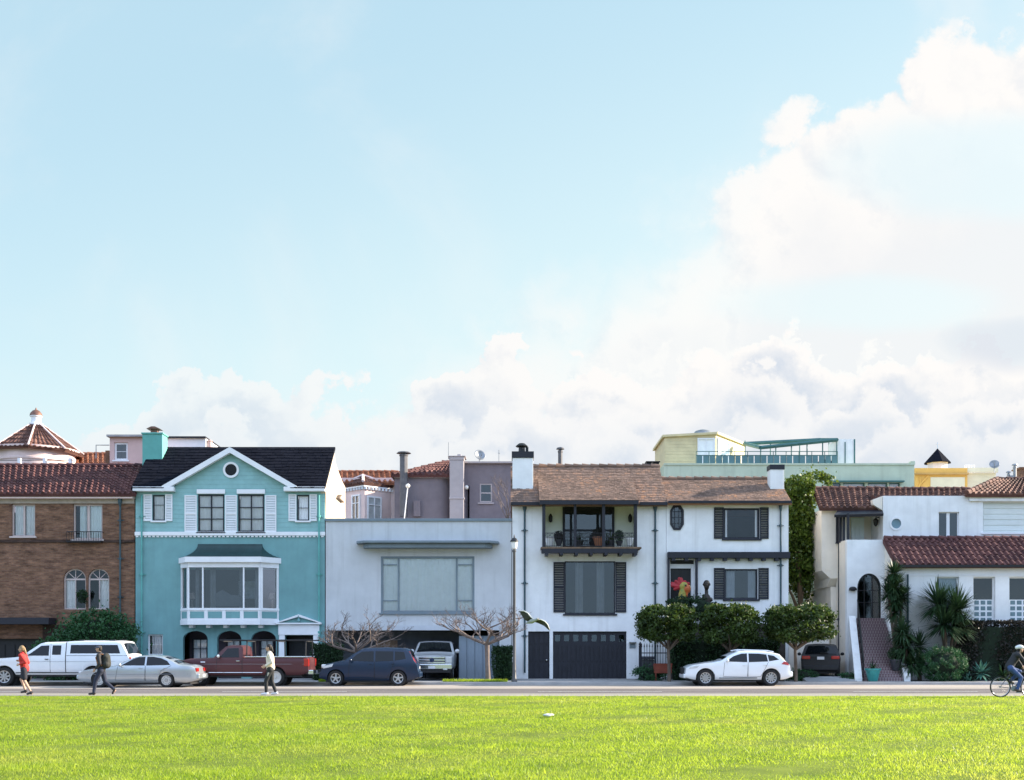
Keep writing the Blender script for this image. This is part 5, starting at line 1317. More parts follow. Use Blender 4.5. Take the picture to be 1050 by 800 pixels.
# roof terrace rail before the tower
rl = thing('terrace_railing', 'thin dark rail with white posts before the round tower', 'railing', (X(45, 70), 70, Z(479, 70)))
mb = MB(); z0, z1 = Z(481, 70), Z(472, 70)
for zz in (z1, (z0+z1)/2): mb.tube([(X(0, 70), 70, zz), (X(76, 70), 70, zz)], .022, 6)
mb.build('rail', M['black'], rl)
for px in (-5, 20, 46, 72):
    mb = MB(); xx = X(px, 70); mb.box(xx-.09, xx+.09, 69.9, 70.1, z0-2, z1+.12); mb.build('post', M['trim'], rl)
# low tiled wing
h = House('tiled_wing', 'low wing with orange tile roof between round tower and pink attic', 'house', 95, 75)
block(h, 'wall', M['palepink'], 70, 120, 476, 75, 6)
tiles((X(68, 74.8), 74.8, Z(476, 74.8)), (X(119, 74.8), 74.8, Z(476, 74.8)), (X(119, 77), 77, Z(466, 77)), (X(68, 77), 77, Z(466, 77)), M['tileorange'], 'roof', h.root, .32, .45)
# pink attic
h = House('pink_attic_house', 'pink attic storey with white sash window beside the teal chimney', 'house', 130, 70)
h.win(117, 131, 453.5, 472, 1, 2, 'trim', .12, curt=None, D=70)
block(h, 'wall', M['pink'], 112.5, 152, 448.5, 70, 8, h.holes)
mb = MB(); mb.box(X(110.5, 70), X(152.5, 70), 69.75, 78.2, Z(448.4, 70), Z(446.4, 70)); h.put(mb, 'roof_slab', pm('grey_roof_edge', (.42,.40,.40), .8))
mb = MB(); mb.tube([(X(98.5, 70), 70, Z(470, 70)), (X(98.5, 70), 70, Z(456.5, 70)), (X(112, 70), 70, Z(456.5, 70))], .03, 6); h.put(mb, 'vent_pipe', M['metal'])
mb = MB(); mb.box(X(108, 71), X(112, 71), 71, 71.4, Z(475, 71), Z(462, 71)); h.put(mb, 'brick_flue', M['brick'])
h = House('white_penthouse', 'plain white rooftop box with dark edge behind the charcoal roof', 'house', 192, 72)
block(h, 'wall', M['trim'], 171, 211, 449.5, 72, 5)
mb = MB(); mb.box(X(170.5, 72), X(211.5, 72), 71.8, 77.2, Z(449.4, 72), Z(448, 72)); h.put(mb, 'roof_slab', M['dark'])
mb = MB(); mb.lathe([(.15, Z(460, 72)), (.15, Z(452, 72)), (.2, Z(451.5, 72)), (.1, Z(450.5, 72))], (X(214, 72), 72.3, 0), 10); h.put(mb, 'vent', M['pink'])
# pink bay house
Dk = 74
h = House('pink_bay_house', 'pale pink house with white trimmed angled bay under red tiles', 'house', 377, Dk)
block(h, 'wall', M['palepink'], 345, 410, 490, Dk, 9)
tiles((X(343, Dk-.5), Dk-.5, Z(495, Dk-.5)), (X(410, Dk-.5), Dk-.5, Z(495, Dk-.5)), (X(408, 78), 78, Z(484.5, 78)), (X(343, 78), 78, Z(484.5, 78)), M['tileorange'], 'roof', h.root, .34, .5)
bp = [(X(352, Dk), Dk), (X(374, Dk-1.4), Dk-1.4), (X(401, Dk), Dk), (X(406, Dk+1.2), Dk+1.2)]
zb_, zt = 3, Z(500, Dk-1)
mb = MB(); mb.prism(bp, zb_, zt, 'z'); by = h.put(mb, 'bay', M['palepink'])
def off(pl, o):
    c = (sum(p[0] for p in pl)/4, Dk)
    return [(c[0]+(p[0]-c[0])*(1+o), Dk+(p[1]-Dk)*(1+o*1.6)) for p in pl]
mb = MB(); mb.prism(off(bp, .08), zt+.001, zt+.2, 'z')
for i in range(3):
    p, q = off(bp, .05)[i], off(bp, .05)[i+1]; k = 8
    for j in range(k):
        t = (j+.3)/k; mb.box(p[0]+(q[0]-p[0])*t-.05, p[0]+(q[0]-p[0])*t+.08, p[1]+(q[1]-p[1])*t-.06, p[1]+(q[1]-p[1])*t+.1, zt-.16, zt)
h.put(mb, 'bay_cornice', M['trim'], by)
apx = (X(372, Dk+.6), Dk+.6, Z(488.5, Dk+.6)); eo = off(bp, .14)
mb = MB()
for i in range(3):
    p, q = eo[i], eo[i+1]; tiles((p[0], p[1], zt+.22), (q[0], q[1], zt+.22), (apx[0]+.05, apx[1], apx[2]), (apx[0]-.05, apx[1], apx[2]), M['tile'], 'bay_roof', by, .3, .5, .05, ridge=False)
for i in range(4): mb.tube([(eo[i][0], eo[i][1], zt+.3), (apx[0], apx[1], apx[2]+.08)], .09, 6)
h.put(mb, 'bay_roof_ridges', M['palepink'], by)
for (i, t0, t1, pa, pb) in ((0, .42, .80, 507, 533), (1, .08, .62, 509, 535)):
    p, q = bp[i], bp[i+1]; ln = math.hypot(q[0]-p[0], q[1]-p[1]); ux, uy = (q[0]-p[0])/ln, (q[1]-p[1])/ln; nx_, ny_ = (-uy, ux) if ux < 0 else (uy, -ux)
    fr = MB(); gl = MB(); T = lambda a, n_, z: (p[0]+ux*a+nx_*n_, p[1]+uy*a+ny_*n_, z); fr.T = gl.T = T
    a, b, z0, z1 = ln*t0, ln*t1, Z(pb, Dk-1), Z(pa, Dk-1)
    for r in ((a, a+.1, z0, z1), (b-.1, b, z0, z1), (a+.1, b-.1, z1-.1, z1), (a+.1, b-.1, z0, z0+.1), ((a+b)/2-.03, (a+b)/2+.03, z0+.1, z1-.1), (a+.1, b-.1, z0+(z1-z0)*.66-.025, z0+(z1-z0)*.66+.024)): fr.box(r[0], r[1], .003, .08, r[2], r[3])
    gl.quad((a+.1, .03, z0+.1), (b-.1, .03, z0+.1), (b-.1, .03, z1-.1), (a+.1, .03, z1-.1))
    w_ = h.put(fr, 'window', M['trim'])
    gl2 = MB(); gl2.v = [(v[0], v[1], v[2]) for v in gl.v]; gl2.f = gl.f
    h.put(gl2, 'pane', pm('bay_pane_sunlit', (.45,.48,.48), .15, .15, 2, spec=.8) if i else pm('bay_pane_shaded', (.06,.05,.05), .1, .2, 2, spec=.8), w_, recalc=False)  # sunlit right pane and shaded left pane, the light put into their colours
# mauve house
Dv = 70
h = House('mauve_house', 'mauve stucco house with grey flue, broad chimney and sash window', 'house', 465, Dv)
x0, x1 = X(404.5, Dv), X(463, Dv); zt = Z(490, Dv)
mb = MB(); n = 10; rr = 1.0
pl = [(x0, Dv+9), (x0, Dv)] + [(x1-rr+rr*math.sin(a), Dv+rr-rr*math.cos(a)) for a in np.linspace(0, math.pi/2, n)] + [(x1, Dv+9)]
mb.prism(pl, 0, zt, 'z'); h.put(mb, 'wall', M['mauve'], smooth=40)
c_ = (x0+x1)/2
mb = MB(); pl2 = [(c_+(p[0]-c_)*1.025, Dv+9+(p[1]-Dv-9)*1.015) for p in pl]; mb.prism(pl2, zt+.001, zt+.13, 'z'); h.put(mb, 'cornice', M['mauvetrim'])
ap = (X(457, Dv+3), Dv+3, Z(474.5, Dv+3))
tiles((x0-.2, Dv-.25, zt+.14), (x1+.1, Dv-.25, zt+.14), (ap[0]+.35, ap[1], ap[2]), (ap[0]-.25, ap[1], ap[2]), M['tiledark'], 'roof', h.root, .34, .5)
mb = MB(); mb.slab((x0-.2, Dv+9, zt+.1), (x0-.2, Dv-.2, zt+.1), ap, (ap[0], ap[1]+2, ap[2]), .1); mb.slab((x1+.1, Dv-.2, zt+.1), (x1+.1, Dv+9, zt+.1), (ap[0], ap[1]+2, ap[2]), ap, .1); h.put(mb, 'roof_sides', M['tile'])
block(h, 'right_wall', M['mauve'], 476, 527, 474, Dv+.3, 9, [(X(492, Dv+.3), X(504.5, Dv+.3), Z(515, Dv+.3), Z(496, Dv+.3)), (X(477.5, Dv+.3), X(481.5, Dv+.3), Z(532, Dv+.3), Z(498, Dv+.3))])
h.win(491.5, 505, 495.5, 515.5, 1, 2, 'mauvetrim', .1, D=Dv+.3, hole=False, rec=.02, mw=.09)
mb = MB(); mb.box(X(475.5, Dv), X(527.2, Dv), Dv+.1, Dv+.29, Z(474.5, Dv), Z(472.8, Dv)); h.put(mb, 'parapet', M['mauvetrim'])
mb = MB(); a, b = X(461, Dv-.6), X(475.5, Dv-.6)
mb.box(a, b, Dv-.6, Dv+.6, 0, Z(472, Dv-.6)); mb.box(a-.03, b+.05, Dv-.64, Dv+.64, Z(512, Dv-.6), Z(510, Dv-.6)); mb.box(a-.02, b+.03, Dv-.62, Dv+.62, Z(471.9, Dv-.6), Z(468.5, Dv-.6)); mb.box(a-.1, b+.12, Dv-.66, Dv+.66, Z(468.4, Dv-.6), Z(467.3, Dv-.6))
mb.box(X(468.5, Dv-.6), X(472.5, Dv-.6), Dv-.2, Dv+.2, Z(467.2, Dv-.6), Z(464.5, Dv-.6)); h.put(mb, 'chimney', M['mauvetrim'], bevel=.03)
flue(h, 'flue', 'fluemetal', 414, 463, 530, Dv-.7, .24)
mb = MB(); mb.tube([(X(459.5, Dv), Dv+.4, Z(470, Dv)), (X(459.5, Dv), Dv+.4, Z(452.5, Dv))], .02, 5); h.put(mb, 'antenna', M['metal'])
mb = MB(); mb.tube([(X(511.5, Dv), Dv+.6, Z(474, Dv)), (X(511.5, Dv), Dv+.6, Z(459.5, Dv))], .02, 5); mb.tube([(X(510.5, Dv), Dv+.6, Z(463, Dv)), (X(512.5, Dv), Dv+.6, Z(463, Dv))], .02, 5); h.put(mb, 'antenna', M['metal'])
mb = MB(); mb.box(X(424, Dv-.3), X(431, Dv-.3), Dv-.3, Dv-.01, Z(530, Dv), Z(514, Dv)); h.put(mb, 'vent_box', M['mauve'])
mb = MB(); mb.ball((X(478.5, Dv), Dv-.1, Z(500, Dv)), .13); h.put(mb, 'globe_light', M['lamp_glass'], smooth=60)
def dish(name_label, px, py, D, r, face):
    t = thing('satellite_dish', name_label, 'satellite dish', (X(px, D), D, Z(py, D)-r*1.3))
    mb = MB(); c = Vector((X(px, D), D, Z(py, D))); n_ = Vector(face).normalized(); u_ = n_.cross(Vector((0,0,1))).normalized(); w_ = u_.cross(n_)
    rings = 5; k = 18; vs = [c - n_*.02]; fs = []
    for i in range(1, rings+1):
        q = r*i/rings
        for j in range(k):
            a = 2*math.pi*j/k; vs.append(c + u_*q*math.cos(a) + w_*q*math.sin(a) + n_*(.35*q*q/r))
    fs += [(0, 1+j, 1+(j+1) % k) for j in range(k)]
    for i in range(rings-1):
        for j in range(k): fs.append((1+i*k+j, 1+(i+1)*k+j, 1+(i+1)*k+(j+1) % k, 1+i*k+(j+1) % k))
    mb.add(vs, fs); ob = mb.build('reflector', M['metal'], t, smooth=60, recalc=False); s = ob.modifiers.new('Solidify', 'SOLIDIFY'); s.thickness = .02
    mb = MB(); mb.tube([c, c-Vector((0,0,r*.9)), c-Vector((0,0,r*1.6))], .03, 6); mb.build('mast', M['metal'], t)
    mb = MB(); mb.tube([c-w_*r*.9, c+n_*r*.9-w_*r*.3], .015, 5); mb.box(*(lambda p: (p.x-.05, p.x+.05, p.y-.05, p.y+.05, p.z-.05, p.z+.05))(c+n_*r*.9-w_*r*.3)); mb.build('feed_arm', M['metal'], t)
dish('grey satellite dish on the flat roof of the mauve house', 491.5, 467.5, 70.8, .36, (.45,-1,.45))
lp = thing('terrace_lamp', 'thin leaning white lamp with globe before the mauve wall', 'lamp', (X(414, 66), 66, Z(538, 66)))
mb = MB(); mb.tube([(X(414, 66), 66, Z(540, 66)-2), (X(414, 66), 66, Z(537, 66)), (X(418, 66), 66, Z(500, 66))], .035, 6); mb.build('pole', M['trim'], lp)
mb = MB(); mb.ball((X(418.2, 66), 66, Z(498.3, 66)), .13); mb.build('globe', M['lamp_glass'], lp, smooth=60)
# sage green building with roof deck and buff penthouse
Dg = 72
h = House('green_building', 'sage green building with roof deck, pergola and buff boarded penthouse', 'building', 810, Dg)
for a, b in ((850, 862.5), (864.5, 887), (890, 910), (912, 923)):
    h.win(a, b, 495, 506, 1, 1, 'greentrim', .06, D=Dg, rec=.12, sill=False, curt='curtain' if a > 855 else None)
block(h, 'wall', M['greenwall'], 681, 937.5, 475.5, Dg, 12, h.holes)
mb = MB(); mb.box(X(845, Dg), X(926, Dg), Dg-.3, Dg-.004, Z(494.8, Dg), Z(493.4, Dg)); h.put(mb, 'window_canopy', M['greentrim'])
mb = MB(); mb.box(X(934, Dg), X(938, Dg), Dg-.05, Dg+.4, Z(476, Dg), Z(473, Dg)); mb.box(X(680.5, Dg), X(938, Dg), Dg-.06, Dg-.004, Z(477, Dg), Z(475.2, Dg)); h.put(mb, 'parapet_trim', M['greenwall'])
Dp = 74
z0 = Z(477, Dg)-.2
x0, x1, xr = X(681.5, Dp), X(734, Dp), X(764, Dp+4.2)
mb = MB(); ztl, ztr = Z(448.5, Dp), Z(445.5, Dp)
mb.add([(x0,Dp,z0),(x1,Dp,z0),(xr,Dp+4.2,z0),(xr-4,Dp+5.5,z0),(x0,Dp+5,z0),(x0,Dp,ztl),(x1,Dp,ztr),(xr,Dp+4.2,ztr),(xr-4,Dp+5.5,ztr),(x0,Dp+5,ztl)],
       [(0,1,6,5),(1,2,7,6),(2,3,8,7),(3,4,9,8),(4,0,5,9),(5,6,7,8,9)]); ph = h.put(mb, 'penthouse', M['yelbuff'])
mb = MB(); mb.add([(x0-.15,Dp-.15,ztl),(x1+.1,Dp-.15,ztr),(xr+.15,Dp+4.2,ztr),(xr-4,Dp+5.7,ztr),(x0-.15,Dp+5.1,ztl),(x0-.15,Dp-.15,ztl+.14),(x1+.1,Dp-.15,ztr+.14),(xr+.15,Dp+4.2,ztr+.14),(xr-4,Dp+5.7,ztr+.14),(x0-.15,Dp+5.1,ztl+.14)],
       [(0,1,6,5),(1,2,7,6),(2,3,8,7),(3,4,9,8),(4,0,5,9),(5,6,7,8,9),(4,3,2,1,0)]); h.put(mb, 'penthouse_roof', M['yelbuff'], ph)
mb = MB(); xx = X(721, Dp+2); mb.lathe([(.75, ztr+.1), (.72, ztr+.35), (.5, ztr+.62), (.2, ztr+.72)], (xx, Dp+2.2, 0), 14); h.put(mb, 'skylight_dome', M['metal'], ph, smooth=40)
def facet_win(p, q, t0, t1, z0, z1, parent, name='window', fm='trim', gm='curtainteal', cols=1):
    ln = math.hypot(q[0]-p[0], q[1]-p[1]); ux, uy = (q[0]-p[0])/ln, (q[1]-p[1])/ln; nx_, ny_ = (uy, -ux)
    mb = MB(); mb.T = lambda a, n_, z: (p[0]+ux*a+nx_*n_, p[1]+uy*a+ny_*n_, z)
    a, b = ln*t0, ln*t1
    mb.box(a, a+.08, .004, .09, z0, z1); mb.box(b-.08, b, .004, .09, z0, z1); mb.box(a+.08, b-.08, .004, .085, z1-.08, z1); mb.box(a+.08, b-.08, .004, .085, z0, z0+.08)
    for i in range(1, cols): c = a+(b-a)*i/cols; mb.box(c-.04, c+.04, .006, .08, z0+.08, z1-.08)
    w_ = h.put(mb, name, M[fm], parent)
    g = MB(); g.T = mb.T; g.quad((a+.08, .02, z0+.08), (b-.08, .02, z0+.08), (b-.08, .02, z1-.08), (a+.08, .02, z1-.08)); h.put(g, 'pane', M[gm], w_ if parent is None else parent, recalc=False)
facet_win((x0, Dp), (x1, Dp), .64, .98, z0+.5, ztr-.25, ph, 'penthouse_window', 'trim', 'curtain', 2)
facet_win((x1, Dp), (xr, Dp+4.2), .04, .42, z0+.4, ztr-.2, ph, 'penthouse_window', 'trim', 'curtainteal', 2)
# deck: railing with teal screens, pergola
Dd = 72.4
mb = MB(); za, zb_ = Z(476, Dd), Z(467.5, Dd); n = 22; xa, xb = X(714, Dd), X(859, Dd)
for k in range(n): mb.box(xa+(xb-xa)*k/n+.03, xa+(xb-xa)*(k+1)/n-.03, Dd, Dd+.03, za, zb_)
h.put(mb, 'deck_screens', pm('teal_screen_panel', (.10,.21,.22), .3, .1, 1, spec=.6))
mb = MB(); mb.tube([(xa, Dd+.01, zb_+.03), (xb, Dd+.01, zb_+.03)], .03, 6); mb.tube([(xa, Dd+.01, Z(463, Dd)), (xb, Dd+.01, Z(463, Dd))], .025, 6)
for k in range(0, n+1, 2): xx = xa+(xb-xa)*k/n; mb.tube([(xx, Dd+.05, za), (xx, Dd+.05, Z(463, Dd))], .025, 6)
h.put(mb, 'deck_railing', M['greentrim'])
mb = MB(); p0, p1, p2 = (X(763.5, 76.5), 76.5, Z(455, 76.5)), (X(780, Dd+.3), Dd+.3, Z(458.2, Dd)), (X(858, Dd+.3), Dd+.3, Z(450.2, Dd))
for p, q in ((p0, p1), (p1, p2), (p0, (p2[0], 76.5, Z(451, 76.5))), (p2, (p2[0], 76.5, Z(451, 76.5)))): mb.tube([p, q], .13, 6)
for px in (780, 795.5, 811.5, 827.5, 843.5, 858):
    t = (px-780)/78; mb.tube([(X(px, Dd+.3), Dd+.3, za-.2), (X(px, Dd+.3), Dd+.3, p1[2]+(p2[2]-p1[2])*t)], .04, 6)
for px in (764, 790, 820, 850): mb.tube([(X(px, 76.5), 76.5, za-.2), (X(px, 76.5), 76.5, p0[2]+.2)], .04, 6)
h.put(mb, 'pergola', M['greentrim'])
mb = MB(); mb.box(X(858.5, Dd+.5), X(876.5, Dd+.5), Dd+.5, Dd+2.5, za-.2, Z(448.8, Dd)); h.put(mb, 'stair_tower', M['white'])
mb = MB(); mb.box(X(866.5, Dd+.5)-.03, X(866.5, Dd+.5)+.03, Dd+.46, Dd+.496, za, Z(452, Dd)); mb.box(X(876, Dd+.5)-.03, X(876, Dd+.5)+.05, Dd+.46, Dd+.496, za, Z(449, Dd)); h.put(mb, 'stair_tower_trim', M['greentrim'])
mb = MB(); mb.ball((X(848, 73), 73.4, Z(474, 73)), (.5, .3, .25)); mb.box(X(840, 73), X(853, 73), 73.2, 73.6, Z(478, 73), Z(475, 73)); h.put(mb, 'deck_bench', M['dark'])
# golden yellow house with cupola
Dy = 80
h = House('yellow_house', 'golden yellow house with white cupola under a pointed dark roof', 'house', 975, Dy)
block(h, 'wall', M['yellow'], 938.5, 992, 480, Dy, 9)
mb = MB(); mb.box(X(937.5, Dy), X(992.5, Dy), Dy-.2, Dy-.004, Z(487, Dy), Z(485.3, Dy)); h.put(mb, 'string_course', pm('darker_yellow_trim', (.60,.36,.12), .8))  # band in a darker tone of the wall's yellow
mb = MB(); mb.box(X(954, Dy), X(989, Dy), Dy-.05, Dy-.004, Z(512, Dy), Z(489.5, Dy)); h.put(mb, 'pale_panel', M['paleyel'])
mb = MB(); mb.box(X(992, Dy)+.01, X(1023, Dy), Dy+.3, Dy+8, 0, Z(484.5, Dy)); h.put(mb, 'side_wall', M['paleyel'])  # sunlight on this face is put into its paler colour
mb = MB(); mb.box(X(992, Dy)+.01, X(1024, Dy), Dy+.05, Dy+.29, Z(484, Dy), Z(479.5, Dy)); h.put(mb, 'side_parapet', M['paleyel'])
mb = MB(); mb.tube([(X(941, Dy), Dy-.03, Z(502, Dy)), (X(944, Dy), Dy-.05, Z(496, Dy)), (X(950, Dy), Dy-.05, Z(490, Dy)), (X(952, Dy), Dy-.03, Z(487, Dy))], .06, 5); mb.tube([(X(944, Dy), Dy-.05, Z(496, Dy)), (X(943, Dy), Dy-.05, Z(489, Dy))], .04, 5); h.put(mb, 'bare_vine', M['yellow'])
c = (X(964.5, Dy+2), Dy+2.6); mb = MB(); mb.lathe([(.72, Z(484, Dy)), (.72, Z(474, Dy+2)), (.8, Z(473.6, Dy+2))], (c[0], c[1], 0), 8); cu = h.put(mb, 'cupola', M['trim'])
mb = MB(); mb.lathe([(.98, Z(473.8, Dy+2)), (.9, Z(473, Dy+2)+.02), (.45, Z(465.5, Dy+2)), (.1, Z(460, Dy+2)), (.02, Z(458.5, Dy+2))], (c[0], c[1], 0), 8); h.put(mb, 'cupola_roof', M['char'], cu)
mb = MB(); mb.tube([(c[0], c[1], Z(460, Dy+2)), (c[0], c[1], Z(452, Dy+2))], .02, 5); mb.tube([(c[0]-.12, c[1], Z(454, Dy+2)), (c[0]+.12, c[1], Z(454, Dy+2))], .015, 5); h.put(mb, 'finial', M['chrome'], cu)
mb = MB()
for k in range(7): mb.tube([(X(1001+k*1.7, Dy), Dy+2, Z(482, Dy)), (X(1001+k*1.7, Dy), Dy+2, Z(472, Dy))], .012, 4)
mb.tube([(X(1001, Dy), Dy+2, Z(472, Dy)), (X(1011.2, Dy), Dy+2, Z(472, Dy))], .015, 4); h.put(mb, 'roof_railing', M['trim'])
dish('grey satellite dish on the yellow house roof beside the thin white railing', 1019.5, 477, 79, .34, (-.3,-1,.5))
# white rooftop with flues at the right edge
Dw = 70
h = House('white_rooftop', 'white flat rooftop with two metal flues and a brick chimney', 'house', 1050, Dw)
block(h, 'wall', M['trim'], 1028, 1120, 491.5, Dw, 8)
mb = MB(); mb.box(X(1027.5, Dw), X(1120, Dw), Dw-.1, Dw+.2, Z(491.4, Dw), Z(490.5, Dw)); h.put(mb, 'roof_edge', M['dark'])
flue(h, 'flue', 'metal', 1034, 483, 492, Dw+.5, .08); flue(h, 'flue', 'metal', 1040.5, 475.5, 492, Dw+.5, .1)
mb = MB(); mb.box(X(1038.5, Dw), X(1043, Dw), Dw+.4, Dw+.8, Z(491, Dw), Z(486.5, Dw)); h.put(mb, 'vent_box', M['metal'])
mb = MB(); mb.box(X(1047, Dw+1), X(1058, Dw+1), Dw+1, Dw+2, Z(491, Dw), Z(478, Dw)); mb.box(X(1045, Dw+1), X(1060, Dw+1), Dw+.9, Dw+2.1, Z(478, Dw)+.001, Z(476.5, Dw)); h.put(mb, 'chimney', M['brick'])
# ================================================================== trees and plants
def limb(mb, p, d, ln, r, lev, spread, up, n=5, kids=3, shrink=.72, bend=.25):
    pts = [p]; q = Vector(p); dd = Vector(d).normalized()
    k = 4
    for i in range(k):
        dd = (dd + Vector((rng.uniform(-1,1), rng.uniform(-1,1), rng.uniform(-.6,1)*up))*bend).normalized()
        q = q + dd*ln/k; pts.append(tuple(q))
    mb.tube(pts, [r*(1-.42*i/k) for i in range(k+1)], n)
    if lev <= 0: return
    for j in range(kids):
        t = rng.uniform(.4, 1.0); i = min(k-1, int(t*k)); b = Vector(pts[i]).lerp(Vector(pts[i+1]), t*k-i)
        if j == 0: b = q
        elif lev < 3 and rng.random() < .07: continue
        nd = (dd + Vector((rng.uniform(-1,1), rng.uniform(-1,1), rng.uniform(-.35,1)*up))*spread).normalized()
        limb(mb, tuple(b), nd, ln*shrink*rng.uniform(.7,1.15), r*.56, lev-1, spread, up, max(3, n-1), kids, shrink, bend)
def bare_tree(px, base, fork_py, D, label, half, lean, seed):
    global rng
    keep = rng; rng = random.Random(seed)
    x = X(px, D); z0 = .12; zf = Z(fork_py, D)
    t = thing('bare_tree', label, 'tree', (x, D, z0), 'bare pollarded street trees')
    mb = MB(); mb.tube([(x, D, z0-.1), (x+.02, D, z0+.1), (x+lean*.4, D, (z0+zf)/2), (x+lean, D, zf)], [.16, .125, .105, .12], 9)
    mb.build('trunk', M['twig'], t, smooth=60)
    mb = MB(); n = 8
    for k in range(n):
        a = 2*math.pi*(k+rng.uniform(-.3,.3))/n
        d = (math.cos(a), math.sin(a)*.75, rng.uniform(.2, .5))
        limb(mb, (x+lean, D, zf-.05), d, half*rng.uniform(.58,.76), .068, 5, 1.05, .38, 5, 3, .62, .30)
    mb.build('crown', M['twig'], t, recalc=False)
    rng = keep
bare_tree(364, 700, 668, 54.2, 'bare pinkish twigged tree rising behind the dark blue car', 1.9, .08, 3)
bare_tree(500, 700, 660, 54.0, 'bare pinkish twigged tree beside the street lamp', 1.95, -.03, 8)
def lollipop(px0, px1, py0, py1, tpx, label, seed):
    D = 53.9; x = X(tpx, D); cx = X((px0+px1)/2, D); rx = (X(px1, D)-X(px0, D))/2; zt, zb = Z(py0, D), Z(py1, D)
    t = thing('clipped_tree', label, 'tree', (x, D, .12), 'clipped round street trees')
    mb = MB(); zf = zb+.1
    mb.tube([(x, D, 0), (x+.01, D, .6), (x-.03, D, zf-.3), (x, D, zf+.3)], [.10, .08, .07, .07], 8)
    for k in range(7):
        a = k*.9; mb.tube([(x, D, zf-.2), (x+(cx-x)*.5+.35*rx*math.cos(a), D+.5*math.sin(a), zf+.25), (cx+.68*rx*math.cos(a), D+.8*math.sin(a), zf+.62)], [.06, .045, .02], 5)
    mb.build('trunk', M['bark'], t, smooth=60)
    c = (cx, D, (zt+zb)/2+.1); r = (rx, rx*.85, (zt-zb)/2+.05)
    P = clump_points(c, (r[0]*.95, r[1]*.95, r[2]*.93), 13500, 190, .13, .62, -.70, .72)
    P2 = clump_points(c, (r[0]*.55, r[1]*.55, r[2]*.5), 900, 20, .3, .3)
    V_ = leaves_at(np.concatenate([P, P2]), .155, 0, .5)
    me = np_mesh('crown', V_ - np.array(ORG[t.name]), M['leaf'])
    link('crown', me, M['leaf'], t)
lollipop(652, 717, 621, 664, 686, 'clipped round tree left of the white car, trunk before the spiked fence', 1)
lollipop(715, 782, 620, 666, 749, 'broad clipped tree standing directly behind the white car', 2)
lollipop(781, 857, 621, 664, 816, 'clipped round tree with sunlit right side beside the dark parked car', 3)
def shrub(name, label, cat, c, r, n, m, size, k=60, core=True, group=None, asp=.5, shell=.7, cr=.2):
    t = thing(name, label, cat, (c[0], c[1], c[2]-r[2]), group)
    P = clump_points(c, (r[0]*.93, r[1]*.93, r[2]*.93), n, k, cr, shell)
    P = P[P[:,2] > .1]
    link('foliage', np_mesh('foliage', leaves_at(P, size, 0, asp) - np.array(ORG[t.name]), M[m]), M[m], t)
    mb = MB()
    if core:
        for i in range(7):
            a = rng.uniform(0, 6.28); mb.tube([(c[0]+.1*math.cos(a), c[1]+.1*math.sin(a), max(.1, c[2]-r[2])), (c[0]+r[0]*.5*math.cos(a), c[1]+r[1]*.5*math.sin(a), c[2]+r[2]*.3)], [.05, .02], 5)
        mb.ball(c, (r[0]*.62, r[1]*.62, r[2]*.66), 12, 8)  # dark ball among the stems, painted as the shade inside the foliage
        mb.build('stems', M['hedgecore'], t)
    return t
def hedge(label, px0, px1, py0, py1, D, dep, m='leafdark', dens=420, size=.09, name='hedge', wob=.06, zb=.12):
    x0, x1 = X(px0, D), X(px1, D); z1 = Z(py0, D)
    t = thing(name, label, 'hedge', ((x0+x1)/2, D+dep/2, zb))
    W, H = x1-x0, z1-zb
    n = int(dens*(W*H*1.3+W*dep+2*H*dep))+300
    face = nr.random(n); P = np.stack([x0+W*nr.random(n), D+dep*nr.random(n), zb+H*nr.random(n)], 1)
    f = face < .5; P[f,1] = D+.12*nr.random(f.sum())
    f = (face >= .5) & (face < .75); P[f,2] = z1-.12*nr.random(f.sum())
    f = (face >= .75) & (face < .87); P[f,0] = x0+.1*nr.random(f.sum())
    f = face >= .87; P[f,0] = x1-.1*nr.random(f.sum())
    P += wob*np.sin(P[:,[2,0,1]]*2.7+1.3)+nr.normal(size=P.shape)*.035
    link('foliage', np_mesh('foliage', leaves_at(P, size, 0, .55) - np.array(ORG[t.name]), M[m]), M[m], t)
    mb = MB(); mb.box(x0+.12, x1-.12, D+.13, D+dep-.1, zb, z1-.14); mb.build('stems', M['hedgecore'], t)  # solid dark box standing for the shade inside the hedge
    return t
# big shrub in front of the brick house
c = (X(96, 56.6), 56.9, 1.75)
shrub('large_shrub', 'large dense green shrub before the arched brick windows', 'shrub', (c[0], 56.9, 1.8), (2.25, 1.1, 2.0), 9000, 'bush', .17, 120, cr=.17, shell=.8)
shrub('large_shrub', 'lower spreading shrub left of the large dense one by the garage', 'shrub', (X(58, 56.4), 56.4, 1.15), (1.35, .9, 1.15), 4200, 'bush', .16, 80, cr=.18, shell=.8)
shrub('window_plant', 'small potted shrub on the sill of the arched window', 'plant', (X(84.5, 58.25), 58.25, Z(611, 58.25)), (.32, .16, .36), 500, 'leafdark', .10, 20)
hedge('dark clipped hedge between red pickup and dark blue car', 319, 350, 661, 700, 56.0, 1.2)
hedge('narrow dark clipped hedge behind the street lamp', 505.5, 526, 663, 700, 56.4, 1.5)
hedge('dark tall hedge behind the clipped trees and the white car', 690, 800, 656, 700, 56.0, .9, dens=300, size=.12, wob=.12)
shrub('low_shrub', 'low dark shrub at the foot of the spiked fence', 'shrub', (X(668, 55.6), 55.6, .45), (.95, .5, .42), 1800, 'bush', .10, 50)
shrub('low_shrub', 'low dark shrub between white car and sloping driveway', 'shrub', (X(818, 55.4), 55.4, .38), (.95, .5, .35), 1600, 'bush', .09, 50)
shrub('low_shrub', 'small low shrub at the foot of the white stair wall', 'shrub', (X(872, 55.2), 55.2, .3), (.7, .4, .25), 900, 'bush', .09, 30)
